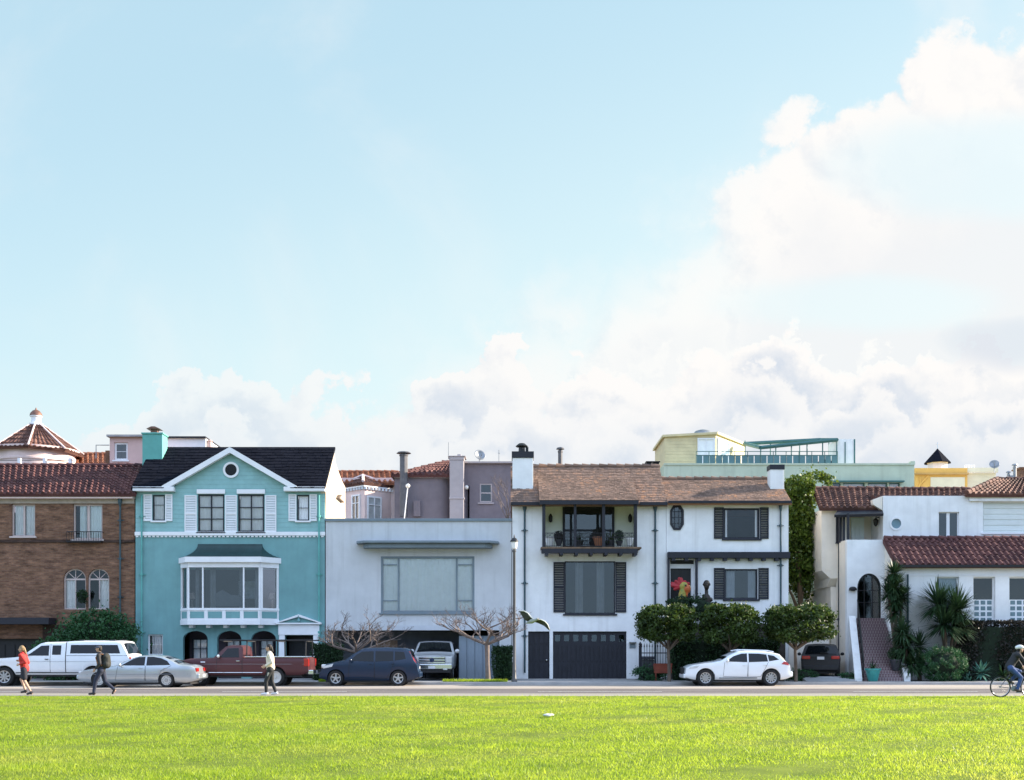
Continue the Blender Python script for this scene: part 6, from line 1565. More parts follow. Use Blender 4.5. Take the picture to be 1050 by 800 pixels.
shrub('terrace_shrub', 'dark round shrub on the terrace below the bust', 'shrub', (X(719, 57.3), 57.3, Z(623, 57.3)), (.8, .5, .62), 2200, 'leafdark', .11, 50)
shrub('terrace_shrub', 'dark low shrub on the terrace under the rooster statue', 'shrub', (X(698, 57.2), 57.2, Z(620, 57.2)), (.78, .45, .42), 1400, 'leafdark', .10, 40)
# ivy covered tree in the gap
D = 62.6; x = X(823, D)
t = thing('ivy_tree', 'tall ivy covered tree in the gap beside the cream wall', 'tree', (x, D, .1))
mb = MB(); mb.tube([(x-.1, D, 0), (x, D, 2.5), (x-.15, D, 5), (x-.2, D, 8)], [.22, .18, .15, .08], 8)
for a, b in ((-1.0, 5.2), (-.3, 6.2), (-.5, 7), (-.1, 4.8), (-.8, 4.0)): mb.tube([(x-.1, D, b-1.8), (x-.1+a*.5, D-.3, b-.7), (x+a, D-.5, b)], [.12, .08, .03], 6)
mb.build('trunk', M['ivybark'], t, smooth=60)
Ps = []
for (px, py, rx, rz, n) in ((812, 512, 1.0, 1.25, 3000), (826, 503, 1.05, .85, 2600), (838, 500, .6, .5, 900), (815, 545, .95, 1.4, 3200), (829, 540, .9, 1.5, 3000), (818, 572, 1.0, 1.2, 2800), (826, 590, .6, .7, 900)):
    Ps.append(clump_points((X(px, D), D+.1, Z(py, D)), (rx, .95, rz), n, 45, .22, .6))
P = np.concatenate(Ps); P = P[(P[:,0] > X(806.5, D)) & (P[:,0] < 16.42)]
Q = np.concatenate([clump_points((X(836, 65.5), 65.5, Z(500, 65.5)), (1.1, .9, .95), 1600, 40, .22, .6), clump_points((X(822, 64.5), 64.5, Z(560, 64.5)), (1.0, .8, 3.2), 4200, 70, .2, .5)]); P = np.concatenate([P, Q])
link('crown', np_mesh('crown', leaves_at(P, .17, 0, .7) - np.array(ORG[t.name]), M['ivy']), M['ivy'], t)
# garden wall in the gap
t = thing('garden_wall', 'low white garden wall behind the dark parked car', 'wall', (X(830, 61), 61, .1))
mb = MB(); mb.box(X(808.5, 60.3), X(853, 60.6)-.25, 60.2, 60.45, .1, Z(627.5, 60.2)); mb.build('wall', M['cream'], t)
mb = MB(); mb.box(X(808.5, 60.3), X(853, 60.6)-.26, 60.12, 60.52, Z(627.4, 60.2), Z(625.5, 60.2)); mb.build('coping', M['cream'], t, bevel=.02)
# twigs by the balcony house roof
bt = thing('bare_vine', 'bare leafless twigs beside the left edge of the brown roof', 'plant', (X(519, 64), 64, 5))
mb = MB(); keep = rng; rng = random.Random(5)
for k in range(6): limb(mb, (X(521, 64), 64, Z(535, 64)), (rng.uniform(-.5,.2), rng.uniform(-.2,.2), 1), 1.3, .025, 3, .7, .5, 4, 3, .7, .3)
rng = keep; mb.tube([(X(521, 64), 64, .2), (X(521, 64), 64, Z(535, 64)+.05)], .05, 6); mb.build('branches', M['twig'], bt, recalc=False)
# sword-leaved plants
def rosette(c, r, n, wd=.05, up=.2, droop=.25):
    V_ = []
    for k in range(n):
        a = rng.uniform(0, 6.283); e = math.asin(max(-.95, min(1, rng.uniform(-.75, 1)+up*.3))); ln = r*rng.uniform(.75, 1.08)
        d = Vector((math.cos(a)*math.cos(e), math.sin(a)*math.cos(e), math.sin(e))); s = d.cross(Vector((0,0,1)))
        s = s.normalized() if s.length > .01 else Vector((1,0,0)); o = Vector(c)+d*.06
        p1 = o+d*ln*.55; p2 = o+d*ln-Vector((0,0,droop*ln*.25*math.cos(e)))
        V_.append([o-s*wd*.5, o+s*wd*.5, p1+s*wd*.55, p1-s*wd*.55]); V_.append([p1-s*wd*.55, p1+s*wd*.55, p2+s*.004, p2-s*.004])
    return V_
def yucca(label, heads, base, m='yucca', cat='yucca', name='yucca', n=230, wd=.055, droop=.3, trunk=True):
    t = thing(name, label, cat, base)
    V_ = []
    mb = MB()
    for (c, r) in heads:
        V_ += rosette(c, r*(1.2 if trunk else 1), n, wd, .3, droop)
        if trunk: mb.tube([base, ((base[0]*.6+c[0]*.4), (base[1]*.6+c[1]*.4), (base[2]+c[2])/2), c], [.11, .085, .07], 7)
    V_ = np.array([[tuple(p) for p in q] for q in V_]) - np.array(ORG[t.name])
    link('leaves', np_mesh('leaves', V_, M[m]), M[m], t)
    if trunk: mb.build('trunk', M['bark'], t, smooth=60)
    return t
Dq = 55.6
def at(px, py, D): return (X(px, D), D, Z(py, D))
yucca('tall spiky yucca beside the tiled steps against the white wing', [(at(917, 602, 56.2), .78), (at(918, 616, 56.2), .8), (at(916.5, 588, 56.2), .6), (at(918, 628, 56.2), .7), (at(911, 609, 56.1), .6), (at(925, 612, 56.1), .6)], (X(920, 56.2), 56.2, .1))
yucca('spiky yucca leaning over the foot of the tiled steps', [(at(925, 650, 55.2), .85), (at(929, 664, 55.1), .85), (at(934, 682, 54.9), .7)], (X(930, 55), 55.2, .1), droop=.9)
yucca('slim dark yucca between steps and round bush', [(at(942, 663, 55.6), .72), (at(943, 682, 55.6), .6)], (X(943, 55.6), 55.6, .1))
yucca('big twin headed yucca before the front windows', [(at(962, 620, 55.9), 1.15), (at(981, 626, 55.6), 1.1), (at(968, 640, 55.4), 1.1), (at(984, 644, 55.6), .9)], (X(972, 55.9), 55.9, .1), n=300, wd=.065)
shrub('round_bush', 'rounded feathery green bush in front of the big yucca', 'bush', (X(967, 54.4), 54.4, .92), (1.16, .9, .92), 8000, 'bush', .11, 160, shell=.85, cr=.12, asp=.25)
hedge('dark overgrown hedge under the front wing windows', 982, 1100, 640, 700, 55.6, 1.0, m='purplebush', dens=330, size=.12, wob=.18)
yucca('blue green agave at the kerb left of the cyclist', [(at(1006, 690, 54.4), .62)], (X(1006, 54.4), 54.4, .12), 'agave', 'agave', 'agave', 60, .10, .2, False)
yucca('smaller grey green agave low by the kerb near the round bush', [(at(994, 699, 54.2), .42)], (X(994, 54.2), 54.2, .12), 'agave', 'agave', 'agave', 46, .08, .2, False)
yucca('dark green agave behind the cyclist', [(at(1028, 693, 54.6), .6)], (X(1028, 54.6), 54.6, .12), 'yucca', 'agave', 'agave', 60, .09, .3, False)
# pots
def pot(label, c, r, hgt, m, plant=None, pr=.3, ph=.4, pm_='leafdark', sword=False, group=None, n=500, size=.1):
    t = thing('flower_pot', label, 'flower pot', c, group); x, y, z = c; mb = MB()
    mb.lathe([(r*.55, z), (r*.62, z+.03), (r*.95, z+hgt*.85), (r*1.05, z+hgt*.86), (r*1.05, z+hgt), (r*.9, z+hgt), (r*.88, z+hgt*.9)], (x, y, 0), 16); mb.build('pot', M[m], t, smooth=40)
    mb = MB(); mb.lathe([(.01, z+hgt*.9), (r*.9, z+hgt*.9), (r*.9, z+hgt*.905), (.01, z+hgt*.92)], (x, y, 0), 12); mb.build('soil', M['soil'], t)
    if plant == 'shrub':
        q = nr.normal(size=(n+200, 3)); q *= (nr.random(n+200)**.5/np.linalg.norm(q, axis=1))[:,None]; P = np.array((x, y, z+hgt+ph*.42))+q*np.array((pr, pr, ph*.55)); link('plant', np_mesh('plant', leaves_at(P, size)-np.array(ORG[t.name]), M[pm_]), M[pm_], t)
    elif plant == 'sword':
        V_ = np.array([[tuple(p) for p in q] for q in rosette((x, y, z+hgt*.9), pr, 60, .035, 1.6, .4)])-np.array(ORG[t.name]); link('plant', np_mesh('plant', V_, M[pm_]), M[pm_], t)
    return t
pot('teal glazed pot with spiky plant at the foot of the steps', (X(895, 54.2), 54.2, .125), .36, .62, 'tealpot', 'sword', .55, .5, 'leafdark')
pot('dark pot with bushy plant part way up the tiled steps', (X(917, 55.2), 55.0, .62), .28, .55, 'darkpot', 'shrub', .42, .6, 'leafdark')
zb = Z(560.6, 58.6)
pot('white urn at the left end of the balcony', (X(563.5, 58.2), 58.2, zb), .24, .45, 'whitepot', None)
pot('white urn at the right end of the balcony', (X(645.5, 58.2), 58.2, zb), .2, .4, 'whitepot', None)
pot('dark pot with purple leaved plant by the left balcony urn', (X(573, 58.3), 58.3, zb), .2, .32, 'darkpot', 'shrub', .26, .5, 'purplebush')
pot('dark pot with upright plant before the balcony door', (X(594.5, 58.3), 58.3, zb), .2, .3, 'darkpot', 'sword', .5, .5, 'leafdark')
pot('large terracotta pot with brown plant in the balcony middle', (X(613.5, 58.2), 58.2, zb), .29, .45, 'terracotta', 'shrub', .3, .5, 'purplebush')
pot('brown pot with flowering stems near the right balcony post', (X(626, 58.3), 58.3, zb), .18, .3, 'darkpot', 'sword', .55, .6, 'leaf')
pot('pot with clipped green topiary on the balcony', (X(635, 58.2), 58.2, zb), .18, .24, 'darkpot', 'shrub', .24, .62, 'leafdark', n=900, size=.07)
# ================================================================== vehicles (front towards -x, near side y<0)
def paint(name, col, rough=.3, metal=0.0, coat=.8):
    return pm(name, col, rough, .05, .8, 0, spec=.5, coat=coat, metal=metal)
M['carglass'] = pm('car_glass', (.006,.008,.010), .05, .1, 1, spec=.35)
M['tyre'] = pm('tyre_rubber', (.018,.018,.018), .85, .15, 6, .3, 60)
M['rim'] = pm('alloy_rim', (.52,.52,.53), .3, .08, 4, metal=.8)
M['whiterim'] = pm('pale_steel_rim', (.60,.58,.54), .5, .1, 4)
M['redlight'] = pm('red_lamp_lens', (.42,.02,.015), .15, .1, 3, spec=.7)
M['headlight'] = pm('headlamp_lens', (.62,.64,.66), .08, .1, 3, spec=.9)
M['plastic'] = pm('black_plastic', (.02,.02,.022), .6, .15, 5)
M['plate'] = pm('number_plate_white', (.68,.68,.70), .4, .05, 3)
M['amber'] = pm('amber_lens', (.5,.16,.02), .2, .1, 3)
def interp(pts, x):
    for (a, b), (c, d) in zip(pts, pts[1:]):
        if x <= c: return b + (d-b)*((x-a)/(c-a) if c > a else 1)
    return pts[-1][1]
class Car:
    def __init__(s, name, label, cat, Ln, W, top, wx, wr, belt, body, sill=.30, arch=1.16, tum=.22, nose=.16, tail=.10, endz=(.55,.6), hub='rim', spokes=5, group=None, lining=None, dense=.07):
        s.L, s.W, s.top, s.belt, s.tum, s.nose, s.tail, s.sill = Ln, W, top, belt, tum, nose, tail, sill
        s.root = thing(name, label, cat, (0,0,0), group); s.wr = wr; s.wx = wx
        ra = wr*arch
        xs = set(np.round(np.linspace(0, Ln, int(Ln/dense)), 4)) | {round(p[0], 4) for p in top}
        for c in wx: xs |= {round(c+ra*math.cos(a), 4) for a in np.linspace(0, math.pi, 17)}
        xs = sorted(x for x in xs if 0 <= x <= Ln)
        ts = [0,.06,.2,.36,.52,.66,.78,.87,.94,.98,1.0]
        mb = MB(); cols = []
        for x in xs:
            zt = interp(top, x); zb = sill + .12*max(0, 1-x/.5)**2 + .14*max(0, 1-(Ln-x)/.5)**2
            for c in wx:
                if abs(x-c) < ra-1e-6: zb = max(zb, wr+math.sqrt(ra*ra-(x-c)**2))
            zb = min(zb, zt-.06); col = []
            for t in ts:
                z = zb+(zt-zb)*t; y = s.side(x, z)
                if t > .93: y -= .07*((t-.93)/.07)**2
                if t < .05: y -= .02
                col.append((x, y, z))
            cols.append(col)
        n = len(ts); ny_ = 7
        for col in cols:
            yt, zt = col[-1][1], col[-1][2]
            for p in col: mb.v.append((p[0], -p[1], p[2]))
            for k in range(1, ny_): yy = -yt+2*yt*k/ny_; mb.v.append((col[-1][0], yy, zt+.035*(1-(yy/yt)**2)))
            for p in reversed(col): mb.v.append(p)
        st = 2*n+ny_-1
        for i in range(len(cols)-1):
            for k in range(st-1): mb.f.append((i*st+k, (i+1)*st+k, (i+1)*st+k+1, i*st+k+1))
            mb.f.append((i*st+st-1, (i+1)*st+st-1, (i+1)*st, i*st))
        mb.f.append(tuple(range(st))); mb.f.append(tuple((len(cols)-1)*st+k for k in reversed(range(st))))
        s.body = mb.build('body', body, s.root, smooth=32)
        # dark arch linings and wheels
        for c in wx:
            for sg in (-1, 1):
                w_ = MB(); yo = sg*(s.W/2-.015); T = wr*.72
                w_.lathe([(wr*.66, yo-sg*.21), (wr*.94, yo-sg*.22), (wr, yo-sg*.19), (wr, yo-sg*.03), (wr*.94, yo), (wr*.68, yo-sg*.0), (wr*.64, yo-sg*.03)], (c, 0, wr), 28, 'y', False)
                wh = w_.build('wheel', M['tyre'], s.root, smooth=40)
                r_ = MB(); rr = wr*.66
                r_.lathe([(rr, yo-sg*.16), (rr*1.0, yo-sg*.01), (rr*.90, yo-sg*.015), (rr*.86, yo-sg*.07), (.0, yo-sg*.09)], (c, 0, wr), 28, 'y')
                if spokes:
                    for k in range(spokes):
                        a = 2*math.pi*(k+.2)/spokes; ca, sa = math.cos(a), math.sin(a); q = rr*.13*(10/spokes)**.35
                        r_.prism([(c+ca*rr*.1-sa*q, wr+sa*rr*.1+ca*q), (c+ca*rr*.93-sa*q*.75, wr+sa*rr*.93+ca*q*.75), (c+ca*rr*.93+sa*q*.75, wr+sa*rr*.93-ca*q*.75), (c+ca*rr*.1+sa*q, wr+sa*rr*.1-ca*q)], yo-sg*.012, yo-sg*.06)
                    d_ = MB(); d_.lathe([(0, yo-sg*.085), (rr*.85, yo-sg*.072), (rr*.85, yo-sg*.068), (0, yo-sg*.08)], (c, 0, wr), 24, 'y'); d_.build('brake_disc', M['plastic'], wh)
                r_.lathe([(rr*.2, yo-sg*.06), (rr*.2, yo-sg*.005), (0, yo)], (c, 0, wr), 14, 'y')
                r_.build('rim', M[hub], wh, smooth=35)
                l_ = MB(); l_.lathe([(0, sg*(s.W/2-.34)), (ra-.002, sg*(s.W/2-.34)), (ra-.002, sg*(s.W/2-.345)), (0, sg*(s.W/2-.345))], (c, 0, wr), 24, 'y')
                l_.build('arch_lining', M['plastic'], s.root)
        u_ = MB(); u_.box(.25, Ln-.3, -W/2+.2, W/2-.2, sill-.08, sill+.1); u_.build('underbody', M['plastic'], s.root)
    def side(s, x, z):
        y = s.W/2
        y -= s.nose*max(0, 1-x/.9)**2.2 + s.tail*max(0, 1-(s.L-x)/.7)**2.2
        bz = s.belt
        if z > bz: y -= s.tum*(z-bz)
        if z < s.sill+.25: y -= .10*((s.sill+.25-z)/.25)**2
        return y + .018*math.exp(-((z-(bz-.18))/.12)**2)
    def patch(s, name, m, poly, d=.008, both=True, parent=None, near=-1):
        """a piece laid on the flank following the body's curve; poly in (x, z)"""
        o = None
        for sg in ((-1, 1) if both else (near,)):
            mb = MB(); n = len(poly)
            bm = bmesh.new(); vs = [bm.verts.new((p[0], 0, p[1])) for p in poly]; bm.faces.new(vs)
            for xx in np.arange(math.floor(min(p[0] for p in poly)*6)/6, max(p[0] for p in poly), 1/6): bmesh.ops.bisect_plane(bm, geom=bm.verts[:]+bm.edges[:]+bm.faces[:], plane_co=(xx,0,0), plane_no=(1,0,0))
            for zz in np.arange(.2, 2.2, .12): bmesh.ops.bisect_plane(bm, geom=bm.verts[:]+bm.edges[:]+bm.faces[:], plane_co=(0,0,zz), plane_no=(0,0,1))
            bm.verts.index_update(); k = len(bm.verts)
            A = [(v.co.x, sg*(s.side(v.co.x, v.co.z)+d), v.co.z) for v in bm.verts]; B = [(p[0], p[1]-sg*(d+.03), p[2]) for p in A]
            mb.v = A+B; mb.f = [tuple(v.index for v in f.verts) for f in bm.faces]
            for e in bm.edges:
                if len(e.link_faces) == 1: a, b = e.verts[0].index, e.verts[1].index; mb.f.append((a, b, b+k, a+k))
            bm.free()
            o = mb.build(name, m, parent or s.root, smooth=30)
        return o
    def line(s, pts, w=.012, m='plastic', d=.004):
        for sg in (-1, 1):
            mb = MB()
            P = []
            for a, b in zip(pts, pts[1:]):
                for t in np.linspace(0, 1, 8)[:-1]: P.append((a[0]+(b[0]-a[0])*t, a[1]+(b[1]-a[1])*t))
            P.append(pts[-1]); mb.tube([(p[0], sg*(s.side(*p)+d-.004), p[1]) for p in P], w*.6, 5)
            mb.build('door_seam', M[m], s.root)
    def screen(s, name, m, x0, z0, x1, z1, in0=.09, in1=.13, d=.012, parent=None):
        """windscreen or rear window lying on the sloping top line"""
        y0, y1 = s.side(x0, z0)-in0, s.side(x1, z1)-in1
        nx_, nz_ = -(z1-z0), (x1-x0); ln = math.hypot(nx_, nz_); nx_, nz_ = nx_/ln*d, nz_/ln*d
        if nz_ < 0: nx_, nz_ = -nx_, -nz_
        mb = MB(); n = 8
        for t, (x, z, y) in ((0, (x0, z0, y0)), (1, (x1, z1, y1))):
            for k in range(n+1):
                q = -1+2*k/n; mb.v.append((x+nx_, y*q, z+nz_+.034*(1-q*q)))
        mb.f = [(k, k+1, n+2+k, n+1+k) for k in range(n)]
        return mb.build(name, m, parent or s.root, smooth=60)
    def handle(s, x, z, m, ln=.16):
        for sg in (-1, 1):
            mb = MB(); y = sg*(s.side(x, z)+.03); mb.box(x-ln/2, x+ln/2, y-.015, y+.015, z-.018, z+.018); mb.build('door_handle', m, s.root, bevel=.008)
    def mirror(s, x, z, m, sz=1.0):
        for sg in (-1, 1):
            mb = MB(); y = s.side(x, z)
            mb.box(x, x+.05, sg*(y-.02), sg*(y+.1), z-.02, z+.02); mb.ball((x, sg*(y+.15), z+.05), (.07*sz, .10*sz, .085*sz), 10, 6); mb.build('wing_mirror', m, s.root, smooth=50)
    def box(s, name, m, x0, x1, y0, y1, z0, z1, bevel=.012):
        mb = MB(); mb.box(x0, x1, y0, y1, z0, z1); return mb.build(name, m, s.root, bevel=bevel)
    def at(s, px_nose, D, rz=0, z=.006): place(s.root, (X(px_nose, D), D, z), rz); return s
DC = 52.0
G_ = M['carglass']
# ---- white crew pickup with a camper shell
P = paint('white_pickup_paint', (.76,.78,.80))
c = Car('pickup_truck', 'white pickup with white camper shell parked at the left', 'pickup truck', 6.6, 2.03,
        [(0,.95),(.06,1.12),(.25,1.19),(1.55,1.29),(1.72,1.33),(2.55,1.90),(2.75,1.95),(3.72,1.97),(3.80,1.99),(4.4,2.02),(6.0,2.02),(6.2,1.98),(6.53,1.36),(6.6,1.15)], (.98, 4.95), .42, 1.32, P, .50, 1.18, .20, .12, .06, spokes=8)
c.patch('front_window', G_, [(2.02,1.36),(2.62,1.80),(2.98,1.82),(2.98,1.36)]); c.patch('rear_door_window', G_, [(3.13,1.40),(3.13,1.82),(3.52,1.82),(3.52,1.40)])
c.patch('shell_window', G_, [(3.93,1.46),(3.95,1.84),(6.03,1.84),(6.17,1.46)])
c.screen('windscreen', G_, 1.78, 1.37, 2.52, 1.88); c.screen('shell_rear_window', G_, 6.50, 1.42, 6.24, 1.90)
c.line([(1.95,1.28),(1.95,.62),(3.02,.62)]); c.line([(3.05,1.9),(3.05,.62)]); c.line([(3.74,1.95),(3.74,.60)], .03); c.line([(3.78,1.36),(6.5,1.36)], .016)
c.line([(1.6,1.10),(6.4,1.10)], .008, 'metal'); c.line([(1.5,.60),(4.4,.60)], .03)
c.handle(2.9, 1.2, M['plastic']); c.mirror(1.98, 1.38, M['plastic'], 1.3)
for sg in (-1, 1):
    mb = MB(); mb.box(-.02, .22, sg*.66, sg*.93, .88, 1.08); mb.build('headlight', M['headlight'], c.root, bevel=.03)
    mb = MB(); mb.box(6.52, 6.63, sg*.84, sg*.95, .95, 1.3); mb.build('taillight', M['redlight'], c.root, bevel=.02)
c.box('front_bumper', M['chrome'], -.16, .12, -.95, .95, .55, .80, .04); c.box('rear_bumper', M['chrome'], 6.55, 6.78, -.95, .95, .55, .75, .03); c.box('grille', M['chrome'], -.03, .02, -.62, .62, .84, 1.12)
for y in (-.7, .7):
    for x in (4.35, 5.75): c.box('roof_rack_foot', M['plastic'], x-.12, x+.12, y-.05, y+.05, 2.015, 2.08)
c.at(-8, DC)
# ---- silver sedan
P = paint('silver_sedan_paint', (.46,.50,.53), .28, .55)
c = Car('sedan', 'silver sedan standing in front of the white pickup and the red pickup', 'car', 5.3, 1.85,
        [(0,.50),(.04,.66),(.28,.75),(1.25,.90),(1.72,.96),(2.05,1.12),(2.45,1.32),(2.75,1.40),(3.3,1.42),(3.75,1.37),(4.15,1.22),(4.55,1.02),(5.05,.97),(5.22,.88),(5.3,.52)], (1.0, 3.98), .325, .95, P, .22, 1.12, .42, .22, .16, spokes=14, hub='whiterim')
c.patch('front_window', G_, [(1.98,.98),(2.5,1.27),(2.72,1.345),(3.02,1.36),(3.02,.98)]); c.patch('rear_window', G_, [(3.10,.98),(3.10,1.36),(3.38,1.36),(3.72,1.30),(4.0,1.18),(4.16,1.0)])
c.screen('windscreen', G_, 1.80, .99, 2.62, 1.36); c.screen('rear_windscreen', G_, 4.5, 1.045, 3.86, 1.335)
c.line([(1.85,.95),(1.72,.30),(3.02,.28),(3.06,.97)]); c.line([(3.06,.95),(3.06,.28)]); c.line([(4.2,.97),(3.75,.75),(3.6,.30),(3.06,.28)]); c.line([(.45,.58),(4.95,.60)], .018, 'metal')
c.handle(2.85, .86, P); c.handle(3.95, .86, P); c.mirror(1.98, .96, P)
for sg in (-1, 1):
    mb = MB(); mb.box(.05, .42, sg*.46, sg*.78, .60, .71); mb.build('headlight', M['headlight'], c.root, bevel=.03)
    mb = MB(); mb.box(5.12, 5.30, sg*.42, sg*.79, .70, .86); mb.build('taillight', M['redlight'], c.root, bevel=.02)
c.box('front_bumper', P, -.07, .2, -.72, .72, .36, .56, .05); c.box('rear_bumper', P, 5.15, 5.40, -.76, .76, .38, .62, .05); c.box('number_plate', M['plate'], 5.40, 5.415, -.16, .16, .46, .58)
c.at(86, 49.8); c.root.scale = (.97, .97, .97)
# ---- red pickup with rack
P = paint('faded_red_paint', (.075,.018,.022), .45, 0, .1)
c = Car('pickup_truck', 'faded dark red pickup with black ladder rack over its open bed', 'pickup truck', 5.75, 1.98,
        [(0,.95),(.05,1.14),(.3,1.19),(1.35,1.24),(1.52,1.28),(2.02,1.76),(2.2,1.80),(2.72,1.80),(2.80,1.74),(2.84,1.26),(5.7,1.26),(5.75,1.1)], (.80, 4.28), .40, 1.24, P, .48, 1.2, .22, .12, .04, hub='whiterim', spokes=0)
c.patch('side_window', G_, [(1.80,1.28),(2.13,1.68),(2.62,1.70),(2.66,1.28)]); c.screen('windscreen', G_, 1.58, 1.33, 2.0, 1.735); 
mb = MB(); mb.quad((2.832,-.62,1.33),(2.832,.62,1.33),(2.802,.58,1.70),(2.802,-.58,1.70)); mb.build('rear_window', G_, c.root)
c.box('bed_dark_panel', M['plastic'], 2.95, 5.6, -.78, .78, 1.25, 1.292, 0)  # dark panel on the closed bed top, standing for its shaded inside
c.line([(1.68,1.22),(1.62,.58),(2.78,.55)]); c.line([(2.80,1.24),(2.80,.52)], .02); c.line([(.6,.98),(5.6,.98)], .012, 'metal'); c.line([(1.3,.60),(3.7,.60)], .03, 'chrome')
c.patch('side_marker', M['plate'], [(.95,1.05),(.95,1.1),(1.15,1.1),(1.15,1.05)])
c.handle(2.62, 1.12, M['chrome']); c.mirror(1.78, 1.28, M['chrome'], 1.2)
for sg in (-1, 1):
    mb = MB(); mb.box(5.55, 5.78, sg*.80, sg*.985, .88, 1.22); mb.build('taillight', M['redlight'], c.root, bevel=.02)
    mb = MB(); mb.box(-.03, .1, sg*.55, sg*.85, .9, 1.1); mb.build('headlight', M['headlight'], c.root, bevel=.03)
    mb = MB(); mb.box(2.9, 5.72, sg*.90, sg*.96, 1.29, 1.325); mb.build('bed_rail', M['chrome'], c.root, bevel=.01)
c.box('front_bumper', M['chrome'], -.16, .06, -.92, .92, .55, .78, .03); c.box('rear_bumper', M['chrome'], 5.74, 5.98, -.93, .93, .52, .72, .03); c.box('number_plate', M['plate'], 5.985, 5.995, -.16, .16, .56, .68)
mb = MB()
for sg in (-1, 1):
    for x in (2.98, 4.35, 5.62): mb.tube([(x, sg*.88, 1.28), (x, sg*.80, 2.02)], .03, 6)
    mb.tube([(1.75, sg*.80, 2.05), (5.95, sg*.80, 2.05)], .035, 6)
for x in (1.9, 2.98, 4.35, 5.62): mb.tube([(x, -.85, 2.0), (x, .85, 2.0)], .03, 6)
mb.build('ladder_rack', M['plastic'], c.root)
c.at(190.5, DC)
# ---- dark blue boxy hatchback
P = paint('dark_blue_paint', (.003,.017,.048), .28, 0, .03)
c = Car('hatchback', 'dark blue boxy hatchback parked before the grey house', 'car', 4.42, 1.80,
        [(0,.55),(.05,.80),(.25,.96),(.8,1.08),(1.12,1.14),(1.45,1.40),(1.82,1.63),(2.05,1.68),(3.0,1.70),(3.85,1.66),(4.02,1.60),(4.22,1.15),(4.36,.95),(4.42,.55)], (.72, 3.52), .345, 1.10, P, .24, 1.14, .26, .20, .10, spokes=5)
c.patch('front_window', G_, [(1.38,1.13),(1.62,1.38),(1.9,1.54),(2.42,1.56),(2.42,1.10)]); c.patch('rear_window', G_, [(2.50,1.10),(2.50,1.56),(3.30,1.55),(3.30,1.13)]); c.patch('quarter_window', G_, [(3.37,1.14),(3.37,1.55),(3.78,1.52),(3.86,1.22)])
c.screen('windscreen', G_, 1.18, 1.19, 1.78, 1.605); c.screen('rear_windscreen', G_, 4.16, 1.29, 4.03, 1.57)
c.line([(1.34,1.10),(1.28,.34),(2.44,.32),(2.46,1.1)]); c.line([(2.46,1.1),(2.46,.32)]); c.line([(3.33,1.1),(3.2,.62),(3.0,.34),(2.46,.32)])
c.patch('side_headlight', M['headlight'], [(.14,.78),(.18,.90),(.62,1.0),(.55,.86)]); c.handle(2.28, .98, P); c.handle(3.28, 1.0, P); c.mirror(1.42, 1.10, P)
for sg in (-1, 1):
    mb = MB(); mb.box(.06, .42, sg*.50, sg*.79, .80, .97); mb.build('headlight', M['headlight'], c.root, bevel=.05)
    mb = MB(); mb.add([(4.20,sg*.62,.95),(4.36,sg*.62,.95),(4.02,sg*.62,1.58),(3.92,sg*.62,1.58),(4.08,sg*.835,.95),(4.30,sg*.82,.95),(4.02,sg*.76,1.55),(3.88,sg*.765,1.55)], [(0,1,2,3),(4,5,6,7),(0,1,5,4),(1,2,6,5),(2,3,7,6),(3,0,4,7)]); mb.build('taillight', M['redlight'], c.root)
c.box('front_bumper', P, -.06, .2, -.70, .70, .34, .62, .06); c.box('rear_bumper', P, 4.3, 4.50, -.78, .78, .36, .62, .06); c.box('number_plate', M['plate'], 4.40, 4.43, -.16, .16, .75, .88); c.box('grille', M['plastic'], -.03, .02, -.42, .42, .62, .74)
c.at(331, DC)
# ---- white crossover
P = paint('white_crossover_paint', (.80,.82,.84))
c = Car('crossover', 'white crossover parked in front of the clipped round trees', 'car', 4.76, 1.88,
        [(0,.55),(.05,.80),(.3,.92),(.9,1.02),(1.35,1.08),(1.6,1.13),(1.95,1.36),(2.35,1.54),(2.7,1.58),(3.3,1.57),(3.9,1.50),(4.22,1.42),(4.50,1.10),(4.68,.95),(4.76,.55)], (.89, 3.83), .37, 1.08, P, .28, 1.15, .24, .20, .14, spokes=10)
c.patch('front_window', G_, [(1.80,1.10),(2.15,1.34),(2.50,1.45),(2.75,1.46),(2.75,1.07)]); c.patch('rear_window', G_, [(2.82,1.07),(2.82,1.46),(3.3,1.45),(3.62,1.41),(3.68,1.10)]); c.patch('quarter_window', G_, [(3.73,1.11),(3.68,1.40),(3.95,1.35),(4.18,1.18)])
c.screen('windscreen', G_, 1.66, 1.19, 2.28, 1.50); c.screen('rear_windscreen', G_, 4.45, 1.18, 4.26, 1.40)
c.line([(1.74,1.05),(1.68,.42),(2.76,.40),(2.79,1.06)]); c.line([(2.79,1.06),(2.79,.40)]); c.line([(3.7,1.08),(3.52,.72),(3.35,.42),(2.79,.40)]); c.line([(1.5,.36),(3.2,.36)], .04, 'metal')
c.patch('headlight', M['headlight'], [(.16,.76),(.20,.86),(.62,.93),(.50,.80)]); c.patch('taillight', M['redlight'], [(4.28,.98),(4.40,1.10),(4.56,1.06),(4.66,.92)]); c.handle(2.62, .94, P); c.handle(3.55, .96, P); c.mirror(1.84, 1.10, P)
for sg in (-1, 1):
    mb = MB(); mb.box(.00, .25, sg*.48, sg*.74, .48, .60); mb.build('fog_light', M['plastic'], c.root, bevel=.03)
    pass
    mb = MB(); mb.tube([(2.3, sg*.62, 1.575), (2.6, sg*.62, 1.63), (3.7, sg*.62, 1.59), (4.0, sg*.62, 1.53)], .02, 6); mb.build('roof_rail', M['chrome'], c.root)
